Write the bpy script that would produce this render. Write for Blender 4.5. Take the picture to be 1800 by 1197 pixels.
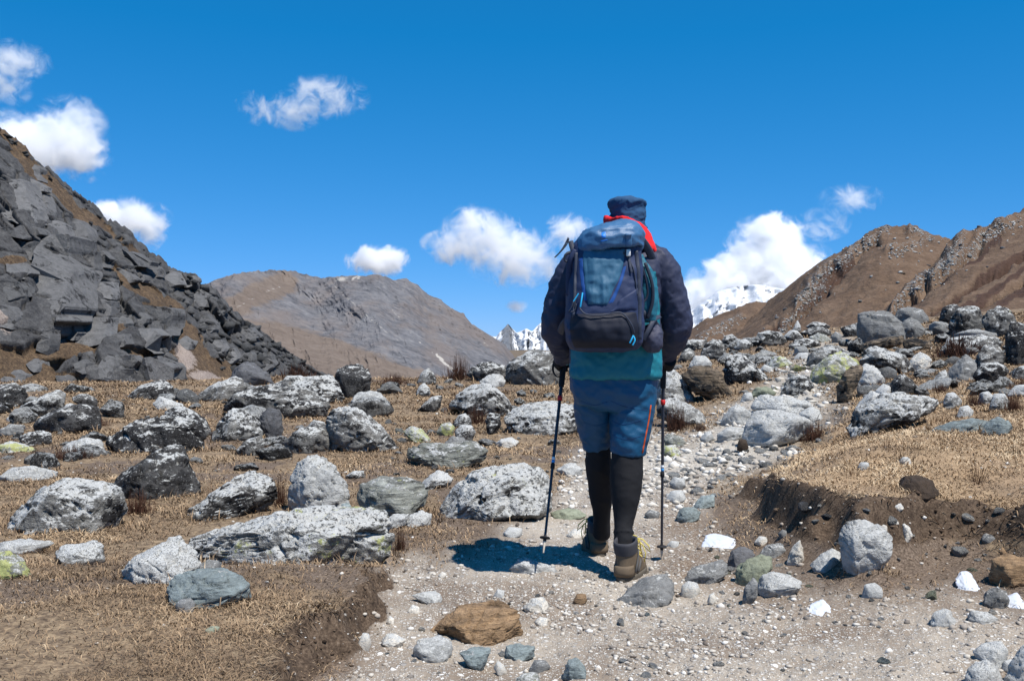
import bpy, bmesh, math, random
import numpy as np
from mathutils import Vector, Matrix
from mathutils.bvhtree import BVHTree

for _o in list(bpy.data.objects):
    bpy.data.objects.remove(_o, do_unlink=True)
SC = bpy.context.scene
COL = SC.collection
RNG = np.random.default_rng(7)
random.seed(7)

# ------------------------------------------------------------------ camera, sky, sun, exposure
F_PX, CXP, CYP, CAMZ = 1750.0, 900.0, 598.5, 1.12      # focal length in photo pixels, principal point, eye height
cam_d = bpy.data.cameras.new('camera'); cam = bpy.data.objects.new('camera', cam_d); COL.objects.link(cam)
cam_d.sensor_fit = 'HORIZONTAL'; cam_d.sensor_width = 36.0; cam_d.lens = 36.0 * F_PX / 1800.0
cam_d.clip_start = 0.05; cam_d.clip_end = 60000
cam.location = (0, 0, CAMZ); cam.rotation_euler = (math.radians(90), 0, 0)
SC.camera = cam
SUN_DIR = Vector((0.38, -0.35, 1.0)).normalized()       # towards the sun: right of and behind the camera, high
SUN_EL = math.asin(SUN_DIR.z); SUN_AZ = math.atan2(SUN_DIR.x, SUN_DIR.y)
world = bpy.data.worlds.new('World'); SC.world = world; world.use_nodes = True
wn = world.node_tree; wn.nodes.clear()
w_out = wn.nodes.new('ShaderNodeOutputWorld'); w_bg = wn.nodes.new('ShaderNodeBackground')
w_sky = wn.nodes.new('ShaderNodeTexSky'); w_sky.sky_type = 'NISHITA'; w_sky.sun_disc = False
w_sky.sun_elevation = SUN_EL; w_sky.sun_rotation = SUN_AZ
w_sky.altitude = 4800; w_sky.air_density = 1.0; w_sky.dust_density = 0.25; w_sky.ozone_density = 3.0
SKY_K = 0.13
w_sep = wn.nodes.new('ShaderNodeSeparateColor'); w_com = wn.nodes.new('ShaderNodeCombineColor')
wn.links.new(w_sky.outputs[0], w_sep.inputs[0])
def _wm(op, a, b, c=0.0):
    nd = wn.nodes.new('ShaderNodeMath'); nd.operation = op; wn.links.new(a, nd.inputs[0]); nd.inputs[1].default_value = b; nd.inputs[2].default_value = c
    return nd.outputs[0]
# clear mountain air: a deep, saturated blue over the whole dome
_r = _wm('MAXIMUM', _wm('MULTIPLY_ADD', w_sep.outputs[0], SKY_K * .42, -.042), .008); wn.links.new(_wm('MULTIPLY', _r, 1 / SKY_K), w_com.inputs[0])
for _i, _a, _g in ((1, .57, .62), (2, .97, .58)):
    wn.links.new(_wm('MULTIPLY', _wm('POWER', _wm('MULTIPLY', w_sep.outputs[_i], SKY_K), _g), _a / SKY_K), w_com.inputs[_i])
wn.links.new(w_com.outputs[0], w_bg.inputs[0])
EXPO = 0.35
w_bg.inputs[1].default_value = SKY_K * 2 ** -EXPO
wn.links.new(w_bg.outputs[0], w_out.inputs[0])
sun_d = bpy.data.lights.new('sun', 'SUN'); sun_d.energy = 5.0; sun_d.angle = math.radians(0.5); sun_d.color = (1.0, 0.96, 0.9)
sun = bpy.data.objects.new('sun', sun_d); COL.objects.link(sun)
sun.rotation_euler = SUN_DIR.to_track_quat('Z', 'Y').to_euler()
sun.location = (20, -20, 60)
SC.view_settings.view_transform = 'Standard'; SC.view_settings.look = 'None'
SC.view_settings.exposure = EXPO; SC.view_settings.gamma = 1.0; SC.view_settings.use_curve_mapping = False
SC.cycles.use_denoising = True; SC.cycles.denoising_prefilter = 'ACCURATE'
SC.cycles.max_bounces = 24; SC.cycles.diffuse_bounces = 3; SC.cycles.glossy_bounces = 2
SC.cycles.volume_bounces = 20; SC.cycles.transparent_max_bounces = 8
SC.cycles.sample_clamp_indirect = 10.0

# ------------------------------------------------------------------ noise
def _hash(ix, iy, iz, seed):
    h = (ix * 374761393 + iy * 668265263 + iz * 2147483647 + seed * 1274126177) & 0xFFFFFFFF
    h = ((h ^ (h >> 13)) * 1274126177) & 0xFFFFFFFF
    h = ((h ^ (h >> 16)) * 2246822519) & 0xFFFFFFFF
    return ((h ^ (h >> 15)) & 0xFFFFFF) / float(0xFFFFFF)

def vnoise(p, seed=0):                                  # value noise in -1..1, p is (n,3)
    p = np.asarray(p, float); i = np.floor(p).astype(np.int64); f = p - i
    w = f * f * f * (f * (f * 6 - 15) + 10)
    out = 0
    for dx in (0, 1):
        for dy in (0, 1):
            for dz in (0, 1):
                c = _hash(i[:, 0] + dx, i[:, 1] + dy, i[:, 2] + dz, seed)
                wt = (w[:, 0] if dx else 1 - w[:, 0]) * (w[:, 1] if dy else 1 - w[:, 1]) * (w[:, 2] if dz else 1 - w[:, 2])
                out = out + c * wt
    return out * 2 - 1

def fbm(p, octaves=4, seed=0, gain=0.5, ridged=False):
    p = np.asarray(p, float); a, s, tot = 1.0, 0.0, 0.0
    for k in range(octaves):
        n = vnoise(p * (2.03 ** k) + 17.3 * k, seed + k)
        if ridged: n = 1 - 2 * np.abs(n)
        s = s + a * n; tot += a; a *= gain
    return s / tot

def worley(p, seed=0):                                  # F1, F2 and a random number per cell
    p = np.asarray(p, float); i = np.floor(p).astype(np.int64)
    f1 = np.full(len(p), 9.0); f2 = f1.copy(); cid = np.zeros(len(p))
    for dx in (-1, 0, 1):
        for dy in (-1, 0, 1):
            for dz in (-1, 0, 1):
                c = i + np.array([dx, dy, dz])
                q = np.stack([c[:, k] + _hash(c[:, 0], c[:, 1], c[:, 2], seed + 11 * k) for k in range(3)], 1)
                d = np.linalg.norm(q - p, axis=1); r = _hash(c[:, 0], c[:, 1], c[:, 2], seed + 77)
                m = d < f1
                f2 = np.where(m, f1, np.minimum(f2, d)); f1 = np.where(m, d, f1); cid = np.where(m, r, cid)
    return f1, f2, cid

def sstep(a, b, x):
    t = np.clip((np.asarray(x, float) - a) / (b - a), 0, 1); return t * t * (3 - 2 * t)

# ------------------------------------------------------------------ mesh and object helpers
def mesh_np(name, V, F, smooth=True, attrs=None):
    V = np.asarray(V, np.float32); F = np.asarray(F, np.int32); k = F.shape[1]
    me = bpy.data.meshes.new(name)
    me.vertices.add(len(V)); me.vertices.foreach_set('co', V.ravel())
    me.loops.add(F.size); me.loops.foreach_set('vertex_index', F.ravel())
    me.polygons.add(len(F)); me.polygons.foreach_set('loop_start', np.arange(len(F), dtype=np.int32) * k)
    try: me.polygons.foreach_set('loop_total', np.full(len(F), k, np.int32))
    except Exception: pass
    me.update(calc_edges=True)
    if smooth: me.polygons.foreach_set('use_smooth', np.ones(len(F), bool))
    for nm, a in (attrs or {}).items():
        at = me.attributes.new(nm, 'FLOAT', 'POINT'); at.data.foreach_set('value', np.asarray(a, np.float32))
    me.validate(); return me

def link(name, me, mat=None, parent=None, loc=None):
    o = bpy.data.objects.new(name, me); COL.objects.link(o)
    if mat is not None and me is not None:
        if len(me.materials) == 0: me.materials.append(mat)
    if parent is not None: o.parent = parent
    if loc is not None: o.location = loc
    return o

def tag(o, label=None, cat=None, group=None, kind=None):
    if label: o['label'] = label
    if cat: o['category'] = cat
    if group: o['group'] = group
    if kind: o['kind'] = kind
    return o

def P(px, py, Y):                                       # the point at depth Y seen at photo pixel (px, py)
    return Vector(((px - CXP) / F_PX * Y, Y, CAMZ + (CYP - py) / F_PX * Y))

def grid_faces(nu, nv, wrap=False):                     # vertices indexed v*nu+u
    u = np.arange(nu if wrap else nu - 1); v = np.arange(nv - 1); U, Vv = np.meshgrid(u, v)
    U = U.ravel(); Vv = Vv.ravel(); U2 = (U + 1) % nu
    return np.stack([Vv * nu + U, Vv * nu + U2, (Vv + 1) * nu + U2, (Vv + 1) * nu + U], 1)

# ------------------------------------------------------------------ node helpers
class NT:
    def __init__(s, name, rough=0.9, spec=0.3):
        s.mat = bpy.data.materials.new(name); s.mat.use_nodes = True; s.t = s.mat.node_tree
        s.b = s.t.nodes['Principled BSDF']; s.b.inputs['Roughness'].default_value = rough
        s.b.inputs['Specular IOR Level'].default_value = spec
    def n(s, typ, **kw):
        nd = s.t.nodes.new('ShaderNode' + typ)
        for k, v in kw.items(): setattr(nd, k, v)
        return nd
    def set(s, sock, v):
        if isinstance(v, bpy.types.NodeSocket): s.t.links.new(v, sock)
        elif isinstance(v, tuple) and len(v) == 3 and sock.type == 'RGBA': sock.default_value = (*v, 1)
        else: sock.default_value = v
    def math(s, op, a, b=0.0, c=None, clamp=False):
        nd = s.n('Math', operation=op, use_clamp=clamp); s.set(nd.inputs[0], a); s.set(nd.inputs[1], b)
        if c is not None: s.set(nd.inputs[2], c)
        return nd.outputs[0]
    def mix(s, f, a, b, blend='MIX'):
        nd = s.n('Mix', data_type='RGBA', blend_type=blend); s.set(nd.inputs[0], f); s.set(nd.inputs[6], a); s.set(nd.inputs[7], b)
        return nd.outputs[2]
    def mixf(s, f, a, b):
        nd = s.n('Mix', data_type='FLOAT'); s.set(nd.inputs[0], f); s.set(nd.inputs[2], a); s.set(nd.inputs[3], b)
        return nd.outputs[0]
    def noise(s, vec, scale, detail=4, rough=0.55, dist=0.0, out=0):
        nd = s.n('TexNoise'); s.set(nd.inputs['Vector'], vec); s.set(nd.inputs['Scale'], scale)
        nd.inputs['Detail'].default_value = detail; nd.inputs['Roughness'].default_value = rough; nd.inputs['Distortion'].default_value = dist
        return nd.outputs[out]
    def voro(s, vec, scale, feature='F1', out='Distance', rand=1.0):
        nd = s.n('TexVoronoi', feature=feature); s.set(nd.inputs['Vector'], vec); s.set(nd.inputs['Scale'], scale); nd.inputs['Randomness'].default_value = rand
        return nd.outputs[out]
    def step(s, x, a, b):
        nd = s.n('MapRange', interpolation_type='SMOOTHSTEP'); s.set(nd.inputs[0], x); s.set(nd.inputs[1], a); s.set(nd.inputs[2], b)
        return nd.outputs[0]
    def ramp(s, x, stops):
        nd = s.n('ValToRGB'); s.set(nd.inputs[0], x); e = nd.color_ramp.elements
        while len(e) < len(stops): e.new(0.5)
        for el, (p, c) in zip(e, stops): el.position = p; el.color = (*c, 1)
        return nd.outputs[0]
    def attr(s, name, typ='GEOMETRY', out='Fac'):
        nd = s.n('Attribute', attribute_type=typ, attribute_name=name); return nd.outputs[out]
    def vmath(s, op, a, b):
        nd = s.n('VectorMath', operation=op); s.set(nd.inputs[0], a); s.set(nd.inputs[1], b); return nd.outputs[0]
    def vscale(s, a, f):
        nd = s.n('VectorMath', operation='SCALE'); s.set(nd.inputs[0], a); s.set(nd.inputs[3], f); return nd.outputs[0]
    def sep(s, v):
        nd = s.n('SeparateXYZ'); s.set(nd.inputs[0], v); return nd.outputs
    def bump(s, h, strength=0.5, dist=0.02):
        nd = s.n('Bump'); s.set(nd.inputs['Height'], h); s.set(nd.inputs['Strength'], strength); s.set(nd.inputs['Distance'], dist)
        s.t.links.new(nd.outputs[0], s.b.inputs['Normal'])
    def color(s, c): s.set(s.b.inputs['Base Color'], c)
    def obj(s): return s.n('TexCoord').outputs['Object']
    def pos(s): return s.n('NewGeometry').outputs['Position']
    def nor(s): return s.n('NewGeometry').outputs['Normal']

def plain(name, col, rough=0.85, spec=0.25, fine=120.0, amp=0.25, metal=0.0):
    m = NT(name, rough, spec); v = m.noise(m.obj(), fine, 3)
    m.color(m.mix(m.math('MULTIPLY', v, amp * 2), tuple(c * (1 + amp) for c in col), tuple(c * (1 - amp) for c in col)))
    m.b.inputs['Metallic'].default_value = metal
    return m.mat
# ------------------------------------------------------------------ ground: one heightfield, split along the edge of the path
def tps(pts, lam=1e-4):
    p = np.array([[(a - CXP) / F_PX, 0.6 * math.log(b)] for a, b, c in pts]); z = np.array([c for a, b, c in pts])
    d = np.linalg.norm(p[:, None] - p[None], axis=2); K = np.where(d > 0, d * d * np.log(np.maximum(d, 1e-9)), 0)
    n = len(p); Q = np.c_[np.ones(n), p]; A = np.block([[K + lam * np.eye(n), Q], [Q.T, np.zeros((3, 3))]])
    s = np.linalg.solve(A, np.r_[z, 0, 0, 0])
    def f(u, Y):
        q = np.stack([u, 0.6 * np.log(Y)], -1); out = s[n] + q @ s[n + 1:]
        for i in range(n):
            dd = np.linalg.norm(q - p[i], axis=-1); out = out + s[i] * np.where(dd > 0, dd * dd * np.log(np.maximum(dd, 1e-9)), 0)
        return out
    return f

FAR = [(-300, 24, 0), (200, 26, -.02), (500, 27, .08), (800, 28, .06), (1000, 28, .25), (1150, 28, .6), (1220, 28, .92), (1300, 27, 1.02), (1400, 27, 1.22),
       (1600, 26, 1.45), (1800, 25, 1.65), (2300, 25, 2.2), (-300, 60, -3), (300, 60, -4), (700, 60, -5), (1000, 60, -3), (1200, 60, .0), (1400, 60, .8), (1700, 60, 1.8), (2300, 60, 4),
       (1600, 18, .69), (1750, 16, .76), (1750, 22, 1.33), (1600, 22, 1.08), (1450, 17, .62), (1500, 23, 1.05), (1430, 13, .36)]
MID = [(-300, 8, 0), (300, 8, 0), (900, 8, 0), (1200, 7.8, .0), (1350, 9.9, .15), (-300, 14, 0), (300, 14, 0), (800, 14, 0), (1050, 14, .03), (1200, 14, .15), (600, 20, .02), (1000, 20, .1)]
NEAR = [(-400, 1.2, 0), (900, 1.2, 0), (2200, 1.2, 0), (200, 3.3, .03), (900, 3.3, 0), (1700, 3.3, .03), (2300, 4, .1), (-300, 5, .02), (300, 5, .02), (900, 5, 0), (1300, 5, 0), (1500, 4.4, .02), (1800, 4.3, .04), (1100, 4.2, 0)]
LOWM = [(1600, 8, .15), (1900, 8, .3), (1600, 12, .45), (1900, 12, .65)]
MOUND = [(1270, 6, .17), (1330, 5.2, .27), (1440, 5, .30), (1511, 4.8, .36), (1650, 4.9, .30), (1745, 5, .25), (1800, 4.8, .33), (2000, 4.6, .36), (1500, 6, .43), (1700, 5.8, .36), (1900, 6, .42),
         (1600, 8, .40), (1800, 8, .5), (2100, 8, .6), (1400, 8.5, .17), (1350, 7.5, .13), (1470, 11, .36), (1550, 12, .5), (1700, 12, .58), (1900, 12, .75), (900, 3, .0), (900, 8, 0), (1100, 12, .05), (-300, 8, 0)]
z_low = tps(NEAR + MID + FAR + LOWM); z_high = tps(MOUND + FAR)
BANK = [(2300, 1100, 4.0), (1900, 1070, 4.2), (1800, 1035, 4.46), (1740, 1000, 4.8), (1690, 1005, 4.75), (1640, 1030, 4.5), (1560, 1045, 4.38), (1480, 1040, 4.44), (1400, 1000, 4.88), (1330, 985, 5.05), (1285, 955, 5.5), (1245, 900, 6.4),
        (1255, 862, 7.3), (1320, 825, 8.2), (1390, 790, 9.5), (1440, 752, 11), (1490, 735, 12.5), (1560, 730, 14), (2300, 730, 14)]
BANK_XY = np.array([[(a - CXP) / F_PX * y, y] for a, b, y in BANK])
LEFTB = [(480, 0, 2.0), (505, 0, 3.0), (545, 0, 3.3), (590, 0, 3.45), (640, 0, 3.72), (662, 0, 4.0), (655, 0, 4.35), (690, 0, 4.75), (640, 0, 5.4), (-2500, 0, 5.6), (-2500, 0, 2.0)]
LEFTB_XY = np.array([[(a - CXP) / F_PX * y, y] for a, b, y in LEFTB])

def poly_sd(x, y, poly, closed=True):                    # signed distance, positive inside
    x = np.asarray(x, float); y = np.asarray(y, float); d2 = np.full(x.shape, 1e9); ins = np.zeros(x.shape, bool); n = len(poly)
    for i in range(n):
        a = poly[i]; b = poly[(i + 1) % n]; e = b - a
        t = np.clip(((x - a[0]) * e[0] + (y - a[1]) * e[1]) / (e @ e + 1e-12), 0, 1)
        d2 = np.minimum(d2, (x - a[0] - t * e[0]) ** 2 + (y - a[1] - t * e[1]) ** 2)
        if a[1] != b[1]:
            ins ^= ((a[1] > y) != (b[1] > y)) & (x < (b[0] - a[0]) * (y - a[1]) / (b[1] - a[1]) + a[0])
    d = np.sqrt(d2); return np.where(ins, d, -d)

def bank_d(X, Y):
    p3 = np.stack([X * 3.2, Y * 3.2, 0 * X], 1)
    return poly_sd(X, Y, BANK_XY) + 0.17 * fbm(p3, 2, 91, .4) + 0.02
def left_d(X, Y):
    p3 = np.stack([X * 4.0, Y * 4.0, 0 * X], 1)
    return poly_sd(X, Y, LEFTB_XY) + 0.09 * fbm(p3, 3, 92)

def base_z(u, Y):
    X = u * Y; zl = z_low(u, Y); zh = z_high(u, Y)
    d = bank_d(X, Y); up = 0.45 * sstep(0.0, .40, d) + 0.55 * sstep(.26, .42, d)
    z = zl + np.maximum(zh - zl, 0) * up
    dl = left_d(X, Y); H = .15 * (1 - sstep(4.1, 5.0, Y))
    z = z + H * (0.3 * sstep(-.1, .1, dl) + .7 * sstep(.0, .06, dl))
    return z

u_in = np.linspace(-.55, .55, 560); du = np.geomspace(.004, .06, 30)
UU = np.concatenate([(-.55 - np.cumsum(du))[::-1], u_in, .55 + np.cumsum(du)])
LY = np.linspace(math.log(1.2), math.log(62.0), 580); YY = np.exp(LY)
NU, NV = len(UU), len(YY)
GU, GY = np.meshgrid(UU, YY); gu, gy = GU.ravel(), GY.ravel(); gx = gu * gy
gz = base_z(gu, gy)
gpx = CXP + F_PX * gu; gpy = CYP + (CAMZ - gz) / gy * F_PX

PATH_PX = np.array([(480, 1600), (575, 1230), (625, 1150), (665, 1080), (668, 1020), (720, 985), (860, 950), (930, 905), (985, 850), (1020, 815), (1080, 790), (1160, 765), (1230, 748), (1262, 722), (1310, 700), (1335, 680), (1368, 652),
                    (1395, 640), (1415, 612), (1455, 597), (1480, 595), (1490, 612), (1482, 645), (1462, 680), (1472, 715), (1440, 752), (1370, 800), (1290, 842), (1250, 868), (1245, 905), (1270, 955), (1300, 985), (1400, 1020), (1470, 1052), (1560, 1060), (1640, 1045),
                    (1700, 1030), (1800, 1060), (2100, 1120), (2600, 1600)], float)
nz = fbm(np.stack([gpx / 60, gpy / 45, 0 * gpx], 1), 4, 5)
path_d = poly_sd(gpx, gpy, PATH_PX) + 26 * nz          # a plan of the path in bearings, edges worn and uneven
path_m = sstep(-30, 38, path_d + 10 * fbm(np.stack([gpx / 14, gpy / 9, 0 * gpx], 1), 3, 6))
# trodden, half bare ground left of the path in front of the hiker and brown soil below the right bank
bare = sstep(-190, 0, path_d) * (1 - sstep(5.5, 8, gy)) * .75
bare = np.clip(bare + .75 * sstep(0.0, .35, fbm(np.stack([gx * .9, gy * .9, 0 * gx], 1), 5, 13, .6)), 0, 1)
bd = bank_d(gx, gy); ld = left_d(gx, gy)
earth = sstep(.16, .34, bd) * (1 - sstep(.39, .45, bd)) * (gpx > 1180) * (1 - sstep(7.0, 8.5, gy))
earth = np.maximum(earth, sstep(-.05, .0, ld) * (1 - sstep(.03, .07, ld)) * (1 - sstep(4.3, 4.8, gy)))
soil = np.clip(sstep(-.9, -.1, bd) * (gpx > 1150) * (1 - sstep(6.5, 8, gy)), 0, 1) * path_m
gold = sstep(.36, .6, bd) * (gx > .8) * (1 - sstep(11, 14, gy)) * np.clip(.75 + .9 * fbm(np.stack([gx * 1.6, gy * 1.6, 0 * gx], 1), 4, 17), 0, 1)
# relief
pw = np.stack([gx, gy, 0 * gx], 1)
hum = fbm(pw * .55, 3, 21) * .07 * sstep(5, 9, gy) * (1 - path_m * .7)
tus = (fbm(pw * 2.6, 4, 22) * .035 + fbm(pw * 9, 3, 23, .6) * .012) * (1 - .75 * path_m)
crumb = earth * (fbm(pw * np.array([3.6, 3.6, 1]), 2, 24, .5, True) * .06)
grit = path_m * (fbm(pw * 14, 3, 25, .6) * .010 + fbm(pw * 3, 3, 26) * .02 + .008 * fbm(pw * 38, 2, 27))
away = np.clip(.35 + gy / 12, .35, 1)
gz = gz + hum + tus * away + crumb + grit
GZ2 = gz.reshape(NV, NU)

def ground_z(X, Y):
    X = np.asarray(X, float); Y = np.clip(np.asarray(Y, float), YY[0], YY[-1] * .999); u = np.clip(X / Y, UU[0], UU[-1] * .9999)
    fv = (np.log(Y) - LY[0]) / (LY[1] - LY[0]); iv = np.clip(np.floor(fv).astype(int), 0, NV - 2); fv = fv - iv
    iu = np.clip(np.searchsorted(UU, u) - 1, 0, NU - 2); fu = (u - UU[iu]) / (UU[iu + 1] - UU[iu])
    return (GZ2[iv, iu] * (1 - fu) + GZ2[iv, iu + 1] * fu) * (1 - fv) + (GZ2[iv + 1, iu] * (1 - fu) + GZ2[iv + 1, iu + 1] * fu) * fv

_YS = np.exp(np.linspace(math.log(2.2), math.log(61), 900))
def ground_hit(px, py):                                  # where the line of sight through a photo pixel meets the ground
    u = (px - CXP) / F_PX; zr = CAMZ + (CYP - py) / F_PX * _YS; zg = ground_z(u * _YS, _YS)
    k = np.argmax(zr < zg) if np.any(zr < zg) else -1
    if k <= 0: return None
    a = (zr[k - 1] - zg[k - 1]) / ((zr[k - 1] - zg[k - 1]) - (zr[k] - zg[k]) + 1e-12)
    return _YS[k - 1] + a * (_YS[k] - _YS[k - 1])

def samp(arr, X, Y):
    u = np.clip(X / Y, UU[0], UU[-1] * .9999); iu = np.clip(np.searchsorted(UU, u) - 1, 0, NU - 2)
    iv = np.clip(((np.log(Y) - LY[0]) / (LY[1] - LY[0])).astype(int), 0, NV - 2)
    return arr.reshape(NV, NU)[iv, iu]

def ground_material():
    m = NT('ground', .95, .15); p = m.pos()
    path = m.attr('path'); bare = m.attr('bare'); earth = m.attr('earth'); soil = m.attr('soil')
    n1 = m.noise(p, 3.0, 6, .6); n2 = m.noise(p, 22, 5, .65); n3 = m.noise(p, 90, 4, .7)
    st = m.vmath('MULTIPLY', p, (30, 90, 40)); n4 = m.noise(st, 2.0, 4, .7, .6)
    straw = m.ramp(m.math('ADD', m.math('MULTIPLY', n4, .55), m.math('MULTIPLY', n2, .45)),
                   [(.34, (.034, .025, .019)), (.44, (.115, .082, .056)), (.54, (.245, .178, .112)), (.66, (.44, .335, .215))])
    dull = m.ramp(n3, [(.3, (.045, .033, .024)), (.5, (.125, .092, .068)), (.72, (.27, .21, .16))])
    bm = m.step(m.math('ADD', bare, m.math('MULTIPLY', m.math('SUBTRACT', n1, .5), 1.3)), .3, .62)
    turf = m.mix(bm, straw, dull)
    big = m.noise(p, 1.3, 5, .6); grain = m.noise(p, 330, 2, .6)
    dirt = m.mix(m.step(big, .36, .64), (.185, .145, .112), (.375, .33, .275))
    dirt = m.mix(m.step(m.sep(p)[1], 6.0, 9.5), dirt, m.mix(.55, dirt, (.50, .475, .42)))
    dirt = m.mix(m.math('MULTIPLY', grain, .75), m.mix(1.0, dirt, (1.35, 1.33, 1.3), 'MULTIPLY'), m.mix(1.0, dirt, (.45, .43, .41), 'MULTIPLY'))
    def specks(scale, keep, rad, dark, light):
        cell = m.voro(p, scale, out='Color'); r = m.sep(cell)[0]; r2 = m.sep(cell)[1]; d = m.voro(p, scale)
        k = m.math('MULTIPLY', m.step(r, keep, keep + .02), m.step(d, rad, rad - .12)); return k, m.mix(r2, dark, light), r
    k1, c1, cs2 = specks(150, .45, .50, (.20, .17, .14), (.74, .70, .63)); k2, c2, _ = specks(62, .66, .46, (.24, .215, .19), (.72, .69, .64)); k3, c3, _ = specks(30, .84, .40, (.25, .23, .21), (.66, .63, .58))
    vd = m.math('SUBTRACT', 1.0, m.math('MAXIMUM', k2, m.math('MAXIMUM', k3, m.math('MULTIPLY', k1, .5))))
    gravel = m.mix(k3, m.mix(k2, m.mix(k1, dirt, c1), c2), c3)
    brown = m.ramp(m.math('ADD', m.math('MULTIPLY', n3, .5), m.math('MULTIPLY', cs2, .5)), [(.2, (.06, .04, .028)), (.45, (.165, .115, .078)), (.62, (.25, .185, .13)), (.86, (.45, .39, .32))])
    gravel = m.mix(m.math('MULTIPLY', soil, m.math('MULTIPLY', m.step(n1, .25, .6), .8)), gravel, m.mix(m.math('MULTIPLY', k2, .8), brown, c2))
    peat = m.ramp(m.math('ADD', m.math('MULTIPLY', n3, .6), m.math('MULTIPLY', n2, .4)), [(.3, (.016, .011, .008)), (.46, (.06, .041, .028)), (.58, (.125, .088, .060)), (.75, (.30, .24, .185))])
    turf = m.mix(m.math('MULTIPLY', m.attr('gold'), .62), turf, m.mix(m.math('ADD', m.math('MULTIPLY', n3, .5), m.math('MULTIPLY', n4, .5)), (.20, .125, .07), (.66, .46, .27)))
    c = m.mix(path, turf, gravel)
    em = m.step(m.math('ADD', earth, m.math('MULTIPLY', m.math('SUBTRACT', n2, .5), .8)), .3, .55)
    c = m.mix(em, c, peat)
    m.color(c)
    h = m.math('ADD', m.math('MULTIPLY', n3, .5), m.math('ADD', m.math('MULTIPLY', n2, .6), m.math('MULTIPLY', m.math('MULTIPLY', vd, path), -.8)))
    m.bump(h, .8, .012)
    return m.mat
M_GROUND = ground_material()
V = np.stack([gx, gy, gz], 1); FQ = grid_faces(NU, NV)
on_path = path_m[FQ].mean(1) > .5
for nm, sel in (('ground', ~on_path), ('path', on_path)):
    fs = FQ[sel]; used = np.unique(fs); remap = np.zeros(len(V), np.int64); remap[used] = np.arange(len(used))
    o = link(nm, mesh_np(nm, V[used], remap[fs], True, {'path': path_m[used], 'bare': bare[used], 'earth': earth[used], 'soil': soil[used], 'gold': gold[used]}), M_GROUND)
    tag(o, {'ground': 'dry golden brown turf and bare soil strewn with boulders', 'path': 'pale stony footpath worn through the turf and climbing to the right'}[nm], kind='structure')
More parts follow.
